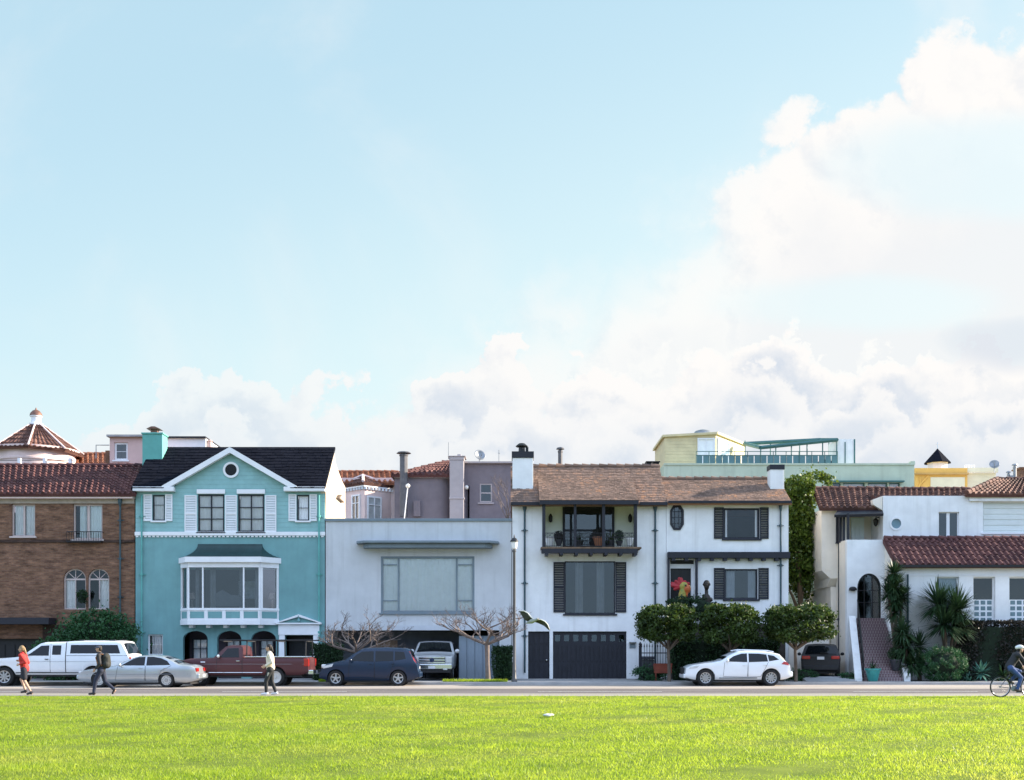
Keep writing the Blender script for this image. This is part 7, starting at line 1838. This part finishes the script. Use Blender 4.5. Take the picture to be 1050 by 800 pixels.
c.box('front_bumper', P, -.06, .22, -.70, .70, .34, .55, .06); c.box('rear_bumper', P, 4.60, 4.84, -.78, .78, .40, .66, .06); c.box('number_plate', M['plate'], 4.74, 4.77, -.16, .16, .78, .9); c.box('grille', M['plastic'], -.05, .0, -.40, .40, .50, .84)
c.at(700, DC)
# ---- silver pickup nose-on in the driveway of the grey house
P = paint('silver_truck_paint', (.56,.57,.58), .3, .4)
c = Car('pickup_truck', 'silver pickup facing the street under the grey house, chrome grille', 'pickup truck', 5.8, 2.02,
        [(0,.92),(.05,1.14),(.25,1.20),(1.35,1.28),(1.55,1.32),(2.25,1.86),(2.5,1.92),(4.1,1.92),(4.2,1.84),(4.25,1.34),(5.75,1.34),(5.8,1.2)], (.98, 4.6), .41, 1.30, P, .50, 1.18, .24, .06, .04, spokes=6)
c.screen('windscreen', G_, 1.62, 1.385, 2.22, 1.85, .10, .14); c.patch('front_window', G_, [(1.95,1.34),(2.42,1.78),(3.0,1.80),(3.0,1.34)]); c.patch('rear_window', G_, [(3.1,1.34),(3.1,1.80),(3.85,1.80),(3.95,1.34)])
c.mirror(1.85, 1.38, P, 1.35); c.handle(2.9, 1.18, P)
for sg in (-1, 1):
    mb = MB(); mb.box(-.05, .2, sg*.66, sg*.97, .88, 1.16); hl = mb.build('headlight', M['headlight'], c.root, bevel=.03)
    mb = MB(); mb.box(-.16, -.13, sg*.55, sg*.75, .52, .60); mb.build('fog_light', M['headlight'], c.root)
gr = c.box('grille', M['plastic'], -.035, .05, -.64, .64, .84, 1.16, 0)
for z in (.87, .99, 1.11):
    mb = MB(); mb.box(-.07, -.036, -.63, .63, z-.03, z+.04); mb.build('grille_bar', M['chrome'], gr, bevel=.01)
mb = MB(); mb.lathe([(0,-.09),(.11,-.085),(.11,-.07),(0,-.07)], (0,0,.995), 16, 'x'); mb.build('badge', pm('dark_blue_badge', (.02,.035,.09), .3), gr)
c.box('front_bumper', M['chrome'], -.14, .1, -.97, .97, .56, .80, .03); c.box('number_plate', M['plate'], -.16, -.145, -.17, .17, .58, .70); c.box('air_dam', M['plastic'], -.08, .1, -.9, .9, .38, .55)
c.at(443, 55.6, R(90), .13)
# ---- dark car tail-on in the driveway
P = paint('near_black_paint', (.005,.004,.005), .5, 0, .0)
c = Car('crossover', 'near black car parked tail outwards on the sloping driveway', 'car', 4.6, 1.86,
        [(0,.6),(.05,.85),(.3,.98),(1.1,1.08),(1.4,1.14),(2.0,1.56),(2.3,1.64),(3.9,1.62),(4.2,1.54),(4.42,1.08),(4.55,1.0),(4.6,.6)], (.9, 3.7), .36, 1.06, P, .28, 1.14, .36, .2, .07, spokes=8)
c.screen('rear_windscreen', G_, 4.40, 1.14, 4.22, 1.53, .12, .15); c.screen('windscreen', G_, 1.48, 1.22, 1.96, 1.535)
c.patch('front_window', G_, [(1.7,1.1),(2.2,1.50),(2.7,1.53),(2.7,1.1)]); c.patch('rear_window', G_, [(2.8,1.1),(2.8,1.53),(3.6,1.50),(3.9,1.12)])
for sg in (-1, 1):
    mb = MB(); mb.box(4.36, 4.60, sg*.50, sg*.885, .90, 1.06); mb.build('taillight', M['redlight'], c.root, bevel=.03)
    mb = MB(); mb.box(4.50, 4.62, sg*.60, sg*.8, .50, .55); mb.build('reflector', M['redlight'], c.root)
c.box('number_plate', M['plate'], 4.60, 4.615, -.17, .17, .88, 1.02); c.box('rear_bumper', M['plastic'], 4.45, 4.68, -.82, .82, .36, .60, .05); c.mirror(1.75, 1.1, P)
c.box('rear_wiper', M['plastic'], 4.42, 4.45, -.02, .35, 1.19, 1.215, 0)
place(c.root, (X(841.5, 55.7)+4.6*math.sin(R(15.2)), 55.7+4.6*math.cos(R(15.2)), .27), R(-105.2))
# ================================================================== street furniture and ornaments
t = thing('street_lamp', 'tall dark street lamp with lantern at the edge of the white house', 'street lamp', (X(527.5, 53.6), 53.6, .12))
x, y = X(527.3, 53.6), 53.6
mb = MB(); zt = Z(563.5, y); mb.lathe([(.14, .1), (.14, .22), (.10, .28), (.085, .9), (.07, 1.0), (.06, zt-.15), (.09, zt-.1), (.09, zt-.05), (.05, zt)], (x, y, 0), 12); mb.build('post', pm('lamp_post_paint', (.10,.095,.09), .5, .15, 3), t, smooth=35)
mb = MB(); mb.lathe([(.07, zt), (.12, zt+.04), (.155, zt+.28), (.15, zt+.36), (.12, zt+.37)], (x, y, 0), 12); mb.build('globe', M['lamp_glass'], t, smooth=40)
mb = MB(); mb.lathe([(.20, zt+.36), (.19, zt+.40), (.10, zt+.52), (.03, zt+.56), (.03, zt+.62), (.01, zt+.70)], (x, y, 0), 12); mb.build('lantern_cap', M['black'], t, smooth=35)
# spiked fence
t = thing('spiked_fence', 'dark iron fence with spear tops beside the garage door', 'fence', (X(675, 57), 57, .12))
x0, x1 = X(656.5, 57), X(692, 57); zt = Z(664, 57); mb = MB()
for zz in (.4, zt-.3): mb.box(x0, x1, 56.97, 57.0, zz, zz+.05)
for k in range(13):
    xx = x0+(x1-x0)*(k+.5)/13; mb.tube([(xx, 56.985, .12), (xx, 56.985, zt), (xx, 56.985, zt+.05), (xx, 56.985, zt+.22)], [.014, .014, .035, .003], 6)
mb.build('bars', M['black'], t)
for xx in (x0, x1):
    mb = MB(); mb.box(xx-.07, xx+.07, 56.9, 57.06, .12, zt+.1); mb.lathe([(.05, zt+.1), (.09, zt+.16), (.02, zt+.28)], (xx, 56.98, 0), 8); mb.build('post', M['dark'], t)
t = thing('rubbish_bin', 'dark grey lidded bin behind the spiked fence', 'bin', (X(663.5, 57.8), 57.8, .15)); x = X(663.5, 57.8)
mb = MB(); mb.add([(x-.26,57.55,.2),(x+.26,57.55,.2),(x+.26,58.05,.2),(x-.26,58.05,.2),(x-.32,57.48,1.15),(x+.32,57.48,1.15),(x+.32,58.12,1.15),(x-.32,58.12,1.15)], [(0,3,2,1),(4,5,6,7),(0,1,5,4),(1,2,6,5),(2,3,7,6),(3,0,4,7)]); mb.build('body', pm('grey_bin_plastic', (.10,.11,.115), .6), t, bevel=.03)
mb = MB(); mb.prism([(57.42, 1.16), (58.16, 1.16), (58.16, 1.26), (57.6, 1.3), (57.42, 1.22)], x-.35, x+.35, 'x'); mb.build('lid', M['dark'], t)
t = thing('planter_box', 'red brown wooden planter box beside the leftmost clipped tree trunk', 'planter', (X(679.5, 55.3), 55.3, .12)); x = X(679.5, 55.3)
mb = MB()
mb.wall(x-.42, x+.42, .5, .95, 55.1, 55.14, []); mb.box(x-.42, x-.38, 55.141, 55.6, .5, .95); mb.box(x+.38, x+.42, 55.141, 55.6, .5, .95); mb.box(x-.42, x+.42, 55.601, 55.64, .5, .95); mb.box(x-.38, x+.38, 55.141, 55.6, .5, .54); mb.box(x-.44, x+.44, 55.08, 55.099, .88, .97)
for sx in (-.38, .32): mb.box(x+sx, x+sx+.06, 55.15, 55.21, .12, .5); mb.box(x+sx, x+sx+.06, 55.5, 55.56, .12, .5)
mb.build('box', M['redwood'], t)
mb = MB(); mb.box(x-.37, x+.37, 55.15, 55.59, .85, .9); mb.build('soil', M['soil'], t)
# rooster ornament in front of the door
D = 57.5; x, z0 = X(699, D), Z(640, D)
t = thing('rooster_statue', 'big painted rooster head statue with red comb before the dark door', 'statue', (x, D, z0))
def zz(py): return Z(py, D)
def xx(px): return X(px, D)
mb = MB(); mb.tube([(xx(699.5), D, z0), (xx(699.5), D, zz(618)), (xx(700), D, zz(609)), (xx(701), D, zz(603))], [.30, .25, .20, .18], 14); mb.ball((xx(701), D, zz(601.5)), (.27, .2, .25)); blob('neck', pm('yellow_green_paint', (.52,.30,.04), .5, .2, 5, col2=(.13,.22,.05)), mb, t, .025, 5)
mb = MB(); mb.ball((xx(703.5), D-.02, zz(604)), (.24, .2, .27)); mb.tube([(xx(704), D-.1, zz(606)), (xx(703.5), D-.1, zz(612))], [.09, .05], 8); blob('face', pm('orange_red_paint', (.52,.12,.03), .45, .15, 4), mb, t, .02, 4)
mb = MB()
for a in np.linspace(R(5), R(195), 9): mb.caps((xx(699), D, zz(602)), (xx(699)+(.36+.12*math.sin(3*a))*math.cos(a)-.08, D+.03*math.cos(5*a), zz(602)+(.38+.06*math.cos(4*a))*math.sin(a)), .12, .085, 8)
blob('comb', pm('red_comb_paint', (.38,.02,.028), .55, .2, 4), mb, t, .025, 4)
mb = MB(); mb.tube([(xx(704), D-.02, zz(601)), (xx(707), D-.02, zz(601.5)), (xx(708.5), D-.02, zz(604))], [.1, .07, .01], 8); mb.build('beak', pm('pale_beak_paint', (.65,.52,.28), .5), t, smooth=50)
mb = MB(); mb.ball((xx(702.5), D-.2, zz(600.5)), .05, 8, 6); mb.build('eye', M['black'], t, smooth=60)
# dark bust
D = 57.4; x = X(724.5, D)
t = thing('bust', 'dark bronze bust of a long necked figure beside the lower shuttered window', 'statue', (x, D, Z(632, D)))
mb = MB(); zz = lambda py: Z(py, D)
mb.ball((x, D, zz(599)), (.17, .18, .21)); mb.ball((x, D-.03, zz(602)), (.13, .15, .16)); mb.ball((x, D-.17, zz(600.5)), (.03, .05, .05)); mb.caps((x-.01, D, zz(603)), (x, D, zz(611)), .085, .10)
mb.caps((x-.2, D, zz(615)), (x+.2, D, zz(615)), .12, .12); mb.caps((x, D, zz(613)), (x, D, zz(628)), .2, .17); mb.ball((x-.13, D-.12, zz(620)), .11); mb.ball((x+.13, D-.12, zz(620)), .11)
for sg in (-1, 1): mb.ball((x+.17*sg, D, zz(599.5)), (.03, .05, .06))
blob('figure', M['bronze'], mb, t, .022, 3)
mb = MB(); mb.box(x-.28, x+.28, D-.25, D+.25, Z(640, 57), zz(627)); mb.build('plinth', M['concrete'], t, bevel=.02)
mb = MB(); mb.ball((X(713, 57.2), 57.2, Z(620.5, 57.2)), .17); mb.lathe([(.12, Z(640, 57)), (.05, Z(630, 57.2)), (.06, Z(624, 57.2))], (X(713, 57.2), 57.2, 0), 10); tag(mb.build('globe_ornament', M['whitepot'], smooth=50), 'small pale globe ornament between rooster statue and bust', 'ornament')
mb = MB()
for k in range(9):
    a = k*.7; mb.ball((X(562, 27)+.09*math.cos(a)*rng.random(), 27+.07*math.sin(a), .05+.03*rng.random()), (.075, .05, .03), 8, 5)
tag(blob('crumpled_paper', pm('white_paper', (.72,.70,.66), .8), mb, None, .015, 1), 'small crumpled pale scrap lying on the lawn', 'litter')

# ================================================================== people
SKIN = pm('skin', (.50,.30,.21), .55, .08, 6)
M['hairdark'] = pm('dark_hair', (.022,.016,.013), .6, .25, 30); M['hairfair'] = pm('fair_hair', (.34,.22,.11), .6, .25, 30)
class Fig:
    """joints in metres: f forward, s towards the figure's right side, z up; +s is the camera side when walking left"""
    def __init__(s, label, px, D, facing=-1, sc_=1.0, name='person', z0=.01):
        s.t = thing(name, label, 'person', (X(px, D), D, z0)); s.o = (X(px, D), D, z0); s.k = sc_; s.fc = facing
    def P(s, p): return (s.o[0]+s.fc*p[0]*s.k, s.o[1]-p[1]*s.k, s.o[2]+p[2]*s.k)
    def cap(s, mb, a, b, r0, r1, n=10): mb.caps(s.P(a), s.P(b), r0*s.k, r1*s.k, n)
    def ball(s, mb, a, r): mb.ball(s.P(a), tuple(q*s.k for q in (r if isinstance(r, tuple) else (r,)*3)))
    def body(s, J, head):
        mb = MB(); s.J = J
        hd = head
        s.ball(mb, hd, (.094, .075, .115)); s.ball(mb, (hd[0]+.02, hd[1], hd[2]-.05), (.072, .062, .075)); s.ball(mb, (hd[0]+.05, hd[1], hd[2]-.085), (.035, .04, .03))
        s.cap(mb, (hd[0]+.094, hd[1], hd[2]+.0), (hd[0]+.108, hd[1], hd[2]-.03), .011, .016, 8)       # nose
        s.ball(mb, (hd[0]+.088, hd[1], hd[2]-.062), (.012, .026, .008))                                 # lips
        for sg in (-1, 1): s.ball(mb, (hd[0]-.005, hd[1]+sg*.076, hd[2]-.008), (.022, .012, .034))      # ears
        s.cap(mb, (hd[0]-.02, hd[1], hd[2]-.09), J['neck'], .05, .058)
        s.cap(mb, J['neck'], J['chest'], .075, .125); s.cap(mb, J['chest'], J['waist'], .13, .11); s.cap(mb, J['waist'], J['pelvis'], .115, .135)
        for sg, k in ((1, 'R'), (-1, 'L')):
            sh, el, wr = J['sh'+k], J['el'+k], J['wr'+k]; hp, kn, an, toe = J['hp'+k], J['kn'+k], J['an'+k], J['to'+k]
            s.cap(mb, (J['chest'][0], J['chest'][1]+sg*.06, J['chest'][2]+.06), sh, .09, .062); s.cap(mb, sh, el, .052, .040); s.cap(mb, el, wr, .040, .027)
            s.cap(mb, (J['pelvis'][0], J['pelvis'][1]+sg*.05, J['pelvis'][2]-.02), hp, .11, .10); s.cap(mb, hp, kn, .092, .058); s.cap(mb, kn, an, .060, .036)
            s.cap(mb, (an[0]-.03, an[1], an[2]-.04), toe, .036, .03)
            d = Vector(wr)-Vector(el); d.normalize(); side = Vector((0, 1, 0)); w_ = d.cross(side).normalized()
            pm_ = Vector(wr)+d*.045
            s.cap(mb, wr, tuple(pm_+d*.035), .026, .033)
            for i, ln in enumerate((.068, .078, .072, .056)):
                b = pm_+d*.04+w_*(.027-.018*i); m_1 = b+d*ln*.5-side*sg*.008; e_1 = m_1+d*ln*.38-side*sg*.03
                s.cap(mb, tuple(b), tuple(m_1), .0098, .009, 8); s.cap(mb, tuple(m_1), tuple(e_1), .009, .0075, 8)
            b = pm_+w_*.03-d*.01; s.cap(mb, tuple(b), tuple(b+w_*.025+d*.03), .012, .010, 8); s.cap(mb, tuple(b+w_*.025+d*.03), tuple(b+w_*.022+d*.06), .010, .008, 8)
        o = blob('body', SKIN, mb, s.t, .0075*s.k, 3)
        mb = MB()
        for sg in (-1, 1): s.ball(mb, (hd[0]+.083, hd[1]+sg*.032, hd[2]+.004), (.010, .013, .009))
        mb.build('eyes', M['black'], s.t, smooth=60)
        return o
    def hair(s, hd, m, back=.02, long=0):
        mb = MB(); s.ball(mb, (hd[0]-.018, hd[1], hd[2]+.028), (.098, .084, .105)); s.ball(mb, (hd[0]-.05, hd[1], hd[2]-.01), (.065, .078, .095))
        if long: s.cap(mb, (hd[0]-.09, hd[1], hd[2]+.02), (hd[0]-.12-back, hd[1], hd[2]-long), .05, .03)
        return blob('hair', m, mb, s.t, .012, 3)
    def cloth(s, name, m, segs, vox=.014, it=4, label=None):
        mb = MB()
        for a, b, r0, r1 in segs: s.cap(mb, a, b, r0, r1)
        return blob(name, m, mb, s.t, vox, it, label)
    def top(s, m, name='jacket', sleeve=1.0, hem=.0, ex=.018):
        J = s.J; seg = [(J['neck'], J['chest'], .08+ex*.4, .128+ex), (J['chest'], J['waist'], .13+ex, .12+ex), (J['waist'], (J['pelvis'][0], J['pelvis'][1], J['pelvis'][2]-hem), .125+ex, .138+ex)]
        for sg, k in ((1, 'R'), (-1, 'L')):
            seg.append(((J['chest'][0], J['chest'][1]+sg*.06, J['chest'][2]+.06), J['sh'+k], .095+ex*.6, .064+ex)); seg.append((J['sh'+k], J['el'+k], .056+ex*.7, .046+ex*.6))
            if sleeve > .5:
                e, w_ = Vector(J['el'+k]), Vector(J['wr'+k]); seg.append((J['el'+k], tuple(e.lerp(w_, .95)), .047+ex*.6, .036+ex*.4))
        return s.cloth(name, m, seg)
    def legs(s, m, name='trousers', full=1.0, ex=.012):
        J = s.J; seg = [(J['waist'], J['pelvis'], .115+ex, .138+ex)]
        for sg, k in ((1, 'R'), (-1, 'L')):
            seg.append(((J['pelvis'][0], J['pelvis'][1]+sg*.05, J['pelvis'][2]-.02), J['hp'+k], .113+ex, .104+ex))
            h_, kn, an = Vector(J['hp'+k]), Vector(J['kn'+k]), Vector(J['an'+k])
            if full >= 1: seg += [(J['hp'+k], J['kn'+k], .095+ex, .064+ex), (J['kn'+k], tuple(kn.lerp(an, .93)), .064+ex, .044+ex)]
            else: seg.append((J['hp'+k], tuple(h_.lerp(kn, full)), .097+ex*1.5, .082+ex*1.6))
        return s.cloth(name, m, seg)
    def shoes(s, m):
        J = s.J
        for k in 'RL':
            mb = MB(); an, to = Vector(J['an'+k]), Vector(J['to'+k]); s.cap(mb, tuple(an+(to-an)*-.22+Vector((0,0,-.035))), tuple(to), .046, .038); s.cap(mb, tuple(an), tuple(an+Vector((0,0,-.04))), .05, .05)
            blob('shoe', m, mb, s.t, .011, 2)
def walk(lean=.03, hip=.93, st=.30, armR=(.12,.2), armL=(-.12,.2), kneeF=.06, lift=.10):
    """front leg on the camera side (R) forward, L behind pushing off"""
    J = dict(pelvis=(0,0,hip), waist=(lean*.4,0,hip+.14), chest=(lean,0,hip+.36), neck=(lean+.01,0,hip+.53))
    J.update(shR=(lean,.175,hip+.46), shL=(lean,-.175,hip+.46), hpR=(.0,.085,hip-.06), hpL=(0,-.085,hip-.06))
    J.update(knR=(st*.62+kneeF*.5,.09,.49), anR=(st,.09,.085), toR=(st+.15,.10,.045), knL=(-.02,-.09,.47), anL=(-st-.02,-.09,.085+lift), toL=(-st+.09,-.10,.04))
    return J
# 1: in red, running left
f = Fig('person in red jacket and dark shorts striding left on the path', 25.5, 40.6, -1, 1.0)
J = walk(.07, .95, .24); J.update(shR=(.07,.18,1.41), elR=(-.12,.22,1.17), wrR=(.10,.18,1.10), shL=(.07,-.18,1.41), elL=(-.02,-.24,1.15), wrL=(.2,-.16,1.2), knL=(.12,-.09,.52), anL=(-.24,-.09,.30), toL=(-.18,-.1,.17), knR=(.05,.09,.49), anR=(-.14,.09,.10), toR=(.02,.10,.04))
J['knL'] = (.16,-.09,.56); J['anL'] = (.02,-.09,.16); J['toL'] = (.16,-.1,.10); J['anR'] = (-.26,.09,.11); J['toR'] = (-.13,.1,.045); J['knR'] = (-.03,.09,.50)
hd = (.12,0,1.64); f.body(J, hd); f.hair(hd, M['hairfair'], .04, .16); f.top(pm('red_jacket', (.52,.03,.025), .7, .12, 6), 'jacket'); f.legs(pm('dark_shorts', (.02,.02,.03), .8, .1, 6), 'shorts', .72); f.shoes(pm('dark_trainers', (.04,.035,.035), .7))
# 2: dark clothes, rucksack, long stride
f = Fig('person in dark clothes and cap with a rucksack striding left', 104, 40.6, -1, 1.01)
J = walk(.04, .93, .30); J.update(elR=(-.03,.24,1.12), wrR=(.13,.21,.93), elL=(-.02,-.24,1.12), wrL=(.10,-.2,.92), knR=(.17,.09,.50), anR=(.24,.09,.09), toR=(.39,.10,.045), knL=(-.10,-.09,.47), anL=(-.42,-.09,.20), toL=(-.36,-.1,.06))
hd = (.09,0,1.635); f.body(J, hd); f.hair(hd, M['hairdark']); f.top(pm('black_jacket', (.03,.028,.03), .75, .15, 6), 'jacket'); f.legs(pm('dark_jeans', (.025,.03,.055), .85, .15, 8)); f.shoes(pm('black_shoes', (.02,.018,.018), .5))
mb = MB(); f.ball(mb, (.085,0,1.685), (.105,.09,.06)); f.cap(mb, (.15,0,1.675), (.21,0,1.665), .045, .03); blob('cap', pm('grey_cap', (.10,.10,.13), .8), mb, f.t, .012, 2)
mb = MB(); f.cap(mb, (-.17,-.06,1.35), (-.17,.06,1.35), .10, .10); f.cap(mb, (-.19,-.06,1.08), (-.19,.06,1.08), .13, .13); f.cap(mb, (-.17,0,1.35), (-.19,0,1.08), .14, .15); blob('rucksack', pm('dark_rucksack', (.035,.035,.03), .8, .2, 8), mb, f.t, .016, 3)
mb = MB()
for sg in (-1, 1): mb.tube([f.P((-.1, sg*.11, 1.43)), f.P((.05, sg*.13, 1.45)), f.P((.155, sg*.12, 1.32)), f.P((.08, sg*.15, 1.12)), f.P((-.08, sg*.14, 1.05))], .022, 6)
mb.build('rucksack_strap', pm('tan_strap', (.30,.13,.06), .8), f.t)
# 3: cream top, dark leggings with pale panels
f = Fig('person in cream top and black leggings with pale panels walking left', 277.5, 40.5, -1, 1.02)
J = walk(.02, .94, .2); J.update(elR=(-.09,.23,1.15), wrR=(.12,.2,1.02), elL=(.0,-.23,1.14), wrL=(.2,-.17,1.04), knR=(.14,.09,.50), anR=(.13,.09,.09), toR=(.28,.1,.045), knL=(-.02,-.09,.49), anL=(-.17,-.09,.095), toL=(-.02,-.1,.045))
hd = (.07,0,1.65); f.body(J, hd); f.hair(hd, M['hairdark'], .02, .12); f.top(pm('cream_top', (.72,.62,.50), .8, .08, 5), 'sweater', 1, -.02); f.legs(pm('black_leggings', (.02,.02,.022), .75, .1, 6)); f.shoes(pm('white_trainers', (.74,.74,.76), .6))
mb = MB()
for k, sg in (('R', 1),):
    a, b, c_ = (Vector(J[q+k]) for q in ('hp', 'kn', 'an')); o = Vector((0,.062*sg,0)); mb.caps(f.P(tuple(a.lerp(b,.25)+o*.9)), f.P(tuple(b+o*.55)), .048, .036); mb.caps(f.P(tuple(b+o*.55)), f.P(tuple(b.lerp(c_,.8)+o*.3)), .037, .032)
blob('legging_panel', pm('pale_legging_panel', (.55,.50,.42), .8), mb, f.t, .012, 3)
# 4: cyclist heading right
Dc = 39.0
BX = X(1036.5, Dc); zb = .01
bt = thing('bicycle', 'dark bicycle under the cyclist in the white helmet', 'bicycle', (BX, Dc, zb))
wr_ = .34
def wheel(cx_):
    mb = MB(); n = 28
    mb.tube([(cx_+wr_*math.cos(a), Dc, zb+wr_+wr_*math.sin(a)) for a in np.linspace(0, 2*math.pi, n+1)], .02, 6); w_ = mb.build('wheel', M['tyre'], bt, smooth=60)
    mb = MB(); mb.tube([(cx_+.315*math.cos(a), Dc, zb+wr_+.315*math.sin(a)) for a in np.linspace(0, 2*math.pi, n+1)], .012, 6); mb.build('rim', M['rim'], w_, smooth=60)
    mb = MB()
    for k in range(18): a = 2*math.pi*k/18; mb.tube([(cx_, Dc+.02*(-1)**k, zb+wr_), (cx_+.31*math.cos(a), Dc, zb+wr_+.31*math.sin(a))], .0025, 4)
    mb.tube([(cx_, Dc-.05, zb+wr_), (cx_, Dc+.05, zb+wr_)], .025, 8); mb.build('spokes', M['metal'], w_)
rx_, fx_ = BX-.36, BX+.68; bbx, bbz = BX+.08, zb+.29
wheel(rx_); wheel(fx_)
mb = MB(); seat = (BX-.06, zb+.86); hdx, hdz = BX+.50, zb+.86
for a, b, r in (((rx_, zb+wr_), (bbx, bbz), .012), ((rx_, zb+wr_), (seat[0]-.0, seat[1]-.12), .011), ((bbx, bbz), (seat[0], seat[1]+.02), .018), ((bbx, bbz), (hdx+.04, hdz-.1), .02), ((seat[0]+.01, seat[1]-.1), (hdx, hdz), .018), ((hdx, hdz+.06), (hdx+.07, hdz-.14), .02), ((hdx+.07, hdz-.14), (fx_, zb+wr_), .014)):
    mb.tube([(a[0], Dc, a[1]), (b[0], Dc, b[1])], r, 8)
mb.build('frame', paint('bike_frame_paint', (.03,.035,.05)), bt)
mb = MB(); mb.prism([(seat[0]-.15, seat[1]+.05), (seat[0]+.14, seat[1]+.05), (seat[0]+.14, seat[1]+.075), (seat[0]-.02, seat[1]+.08), (seat[0]-.15, seat[1]+.1)], Dc-.06, Dc+.06); mb.build('saddle', M['plastic'], bt, bevel=.02)
mb = MB(); mb.tube([(hdx, Dc, hdz+.05), (hdx+.02, Dc, hdz+.16)], .016, 6); mb.tube([(hdx-.02, Dc-.30, hdz+.17), (hdx+.05, Dc-.12, hdz+.16), (hdx+.05, Dc+.12, hdz+.16), (hdx-.02, Dc+.30, hdz+.17)], .014, 6); mb.build('handlebar', M['plastic'], bt)
mb = MB(); mb.lathe([(.09, Dc-.06), (.1, Dc-.055), (.1, Dc-.045), (.09, Dc-.04)], (bbx, 0, bbz), 18, 'y'); mb.tube([(bbx, Dc-.08, bbz), (bbx+.11, Dc-.09, bbz-.13)], .014, 6); mb.box(bbx+.06, bbx+.16, Dc-.17, Dc-.08, bbz-.145, bbz-.12); mb.tube([(bbx, Dc+.08, bbz), (bbx-.11, Dc+.09, bbz+.13)], .014, 6); mb.box(bbx-.16, bbx-.06, Dc+.08, Dc+.17, bbz+.12, bbz+.145); mb.build('crankset', M['metal'], bt)
f = Fig('cyclist in white helmet, dark jacket and blue jeans riding right', 1036.5, Dc, 1, 1.0, 'person', zb)
J = dict(pelvis=(-.05,0,1.03), waist=(.02,0,1.16), chest=(.16,0,1.36), neck=(.24,0,1.50), shR=(.20,.18,1.43), shL=(.20,-.18,1.43), elR=(.36,.24,1.22), wrR=(.49,.27,1.06), elL=(.36,-.24,1.22), wrL=(.49,-.27,1.06),
         hpR=(-.03,.09,.97), knR=(.30,.11,.66), anR=(.17,.12,.25), toR=(.30,.12,.19), hpL=(-.03,-.09,.97), knL=(.36,-.11,.86), anL=(.02,-.12,.53), toL=(.14,-.12,.47))
hd = (.32,0,1.64); f.body(J, hd); f.hair(hd, M['hairdark']); f.top(pm('dark_cycling_jacket', (.025,.025,.03), .75, .15, 6), 'jacket'); f.legs(pm('blue_jeans', (.05,.09,.22), .85, .15, 8)); f.shoes(pm('brown_shoes', (.07,.05,.04), .6))
mb = MB(); f.ball(mb, (.305,0,1.70), (.135,.105,.085)); f.cap(mb, (.20,0,1.69), (.41,0,1.69), .06, .05); blob('helmet', pm('white_helmet', (.74,.74,.74), .35), mb, f.t, .012, 3)
# ================================================================== gull in flight
D = 35.0
def g3(px, py, dy=0): return Vector((X(px, D), D+dy, Z(py, D)))
gt = thing('seagull', 'grey and white seagull gliding before the white garage wall', 'bird', tuple(g3(545, 640)))
mb = MB(); b0, b1 = g3(541, 638.5, .16), g3(549.5, 635.8, -.14); m_ = (b0+b1)/2
mb.caps(b0, m_, .03, .075); mb.caps(m_, b1, .075, .045); mb.ball(b1+(b1-m_).normalized()*.06+Vector((0,0,.01)), .042); mb.caps(b0, b0+(b0-m_).normalized()*.09, .03, .012)
blob('body', pm('shade_grey_plumage', (.36,.37,.33), .8), mb, gt, .012, 3)  # white bird; shade on the body is put into this grey
hd = b1+(b1-m_).normalized()*.1; mb = MB(); mb.tube([hd, hd+(b1-m_).normalized()*.05], [.014, .003], 6); mb.build('beak', M['amber'], gt)
def wing(pts, ch, name):
    """spine points with chord direction mostly along the body; thick, cambered"""
    mb = MB(); cd = (b0-b1).normalized(); n = len(pts); m2 = 6
    for i, p in enumerate(pts):
        for j in range(m2+1):
            t = j/m2; mb.v.append(tuple(Vector(p)+cd*(t-.3)*ch[i]+Vector((0,0,1))*(.12*ch[i]*math.sin(math.pi*min(1, t*1.05)))))
    for i in range(n-1):
        for j in range(m2): mb.f.append((i*(m2+1)+j, i*(m2+1)+j+1, (i+1)*(m2+1)+j+1, (i+1)*(m2+1)+j))
    o = mb.build(name, pm('grey_wing_feather', (.07,.072,.068), .85, .15, 8, col2=(.04,.042,.04)), gt, smooth=60, recalc=False)
    s_ = o.modifiers.new('Solidify', 'SOLIDIFY'); s_.thickness = .018
    mb = MB(); mb.tube([tuple(Vector(p)-cd*.3*ch[i]+Vector((0,0,.005))) for i, p in enumerate(pts)], [.016]*(n-1)+[.005], 6); mb.build('wing_edge', pm('white_wing_edge', (.74,.72,.66), .8), o, smooth=60)
wing([g3(545.5, 636), g3(542.5, 633.5, .02), g3(539.5, 629.5, .05), g3(536.5, 627.2, .1), g3(532.5, 626.6, .16)], [.26, .30, .28, .18, .03], 'wing')
wing([g3(547.5, 636.3), g3(552.5, 636.2, -.05), g3(557, 638.2, -.1), g3(560.5, 641.2, -.12), g3(563.5, 646.5, -.12)], [.26, .31, .27, .17, .03], 'wing')
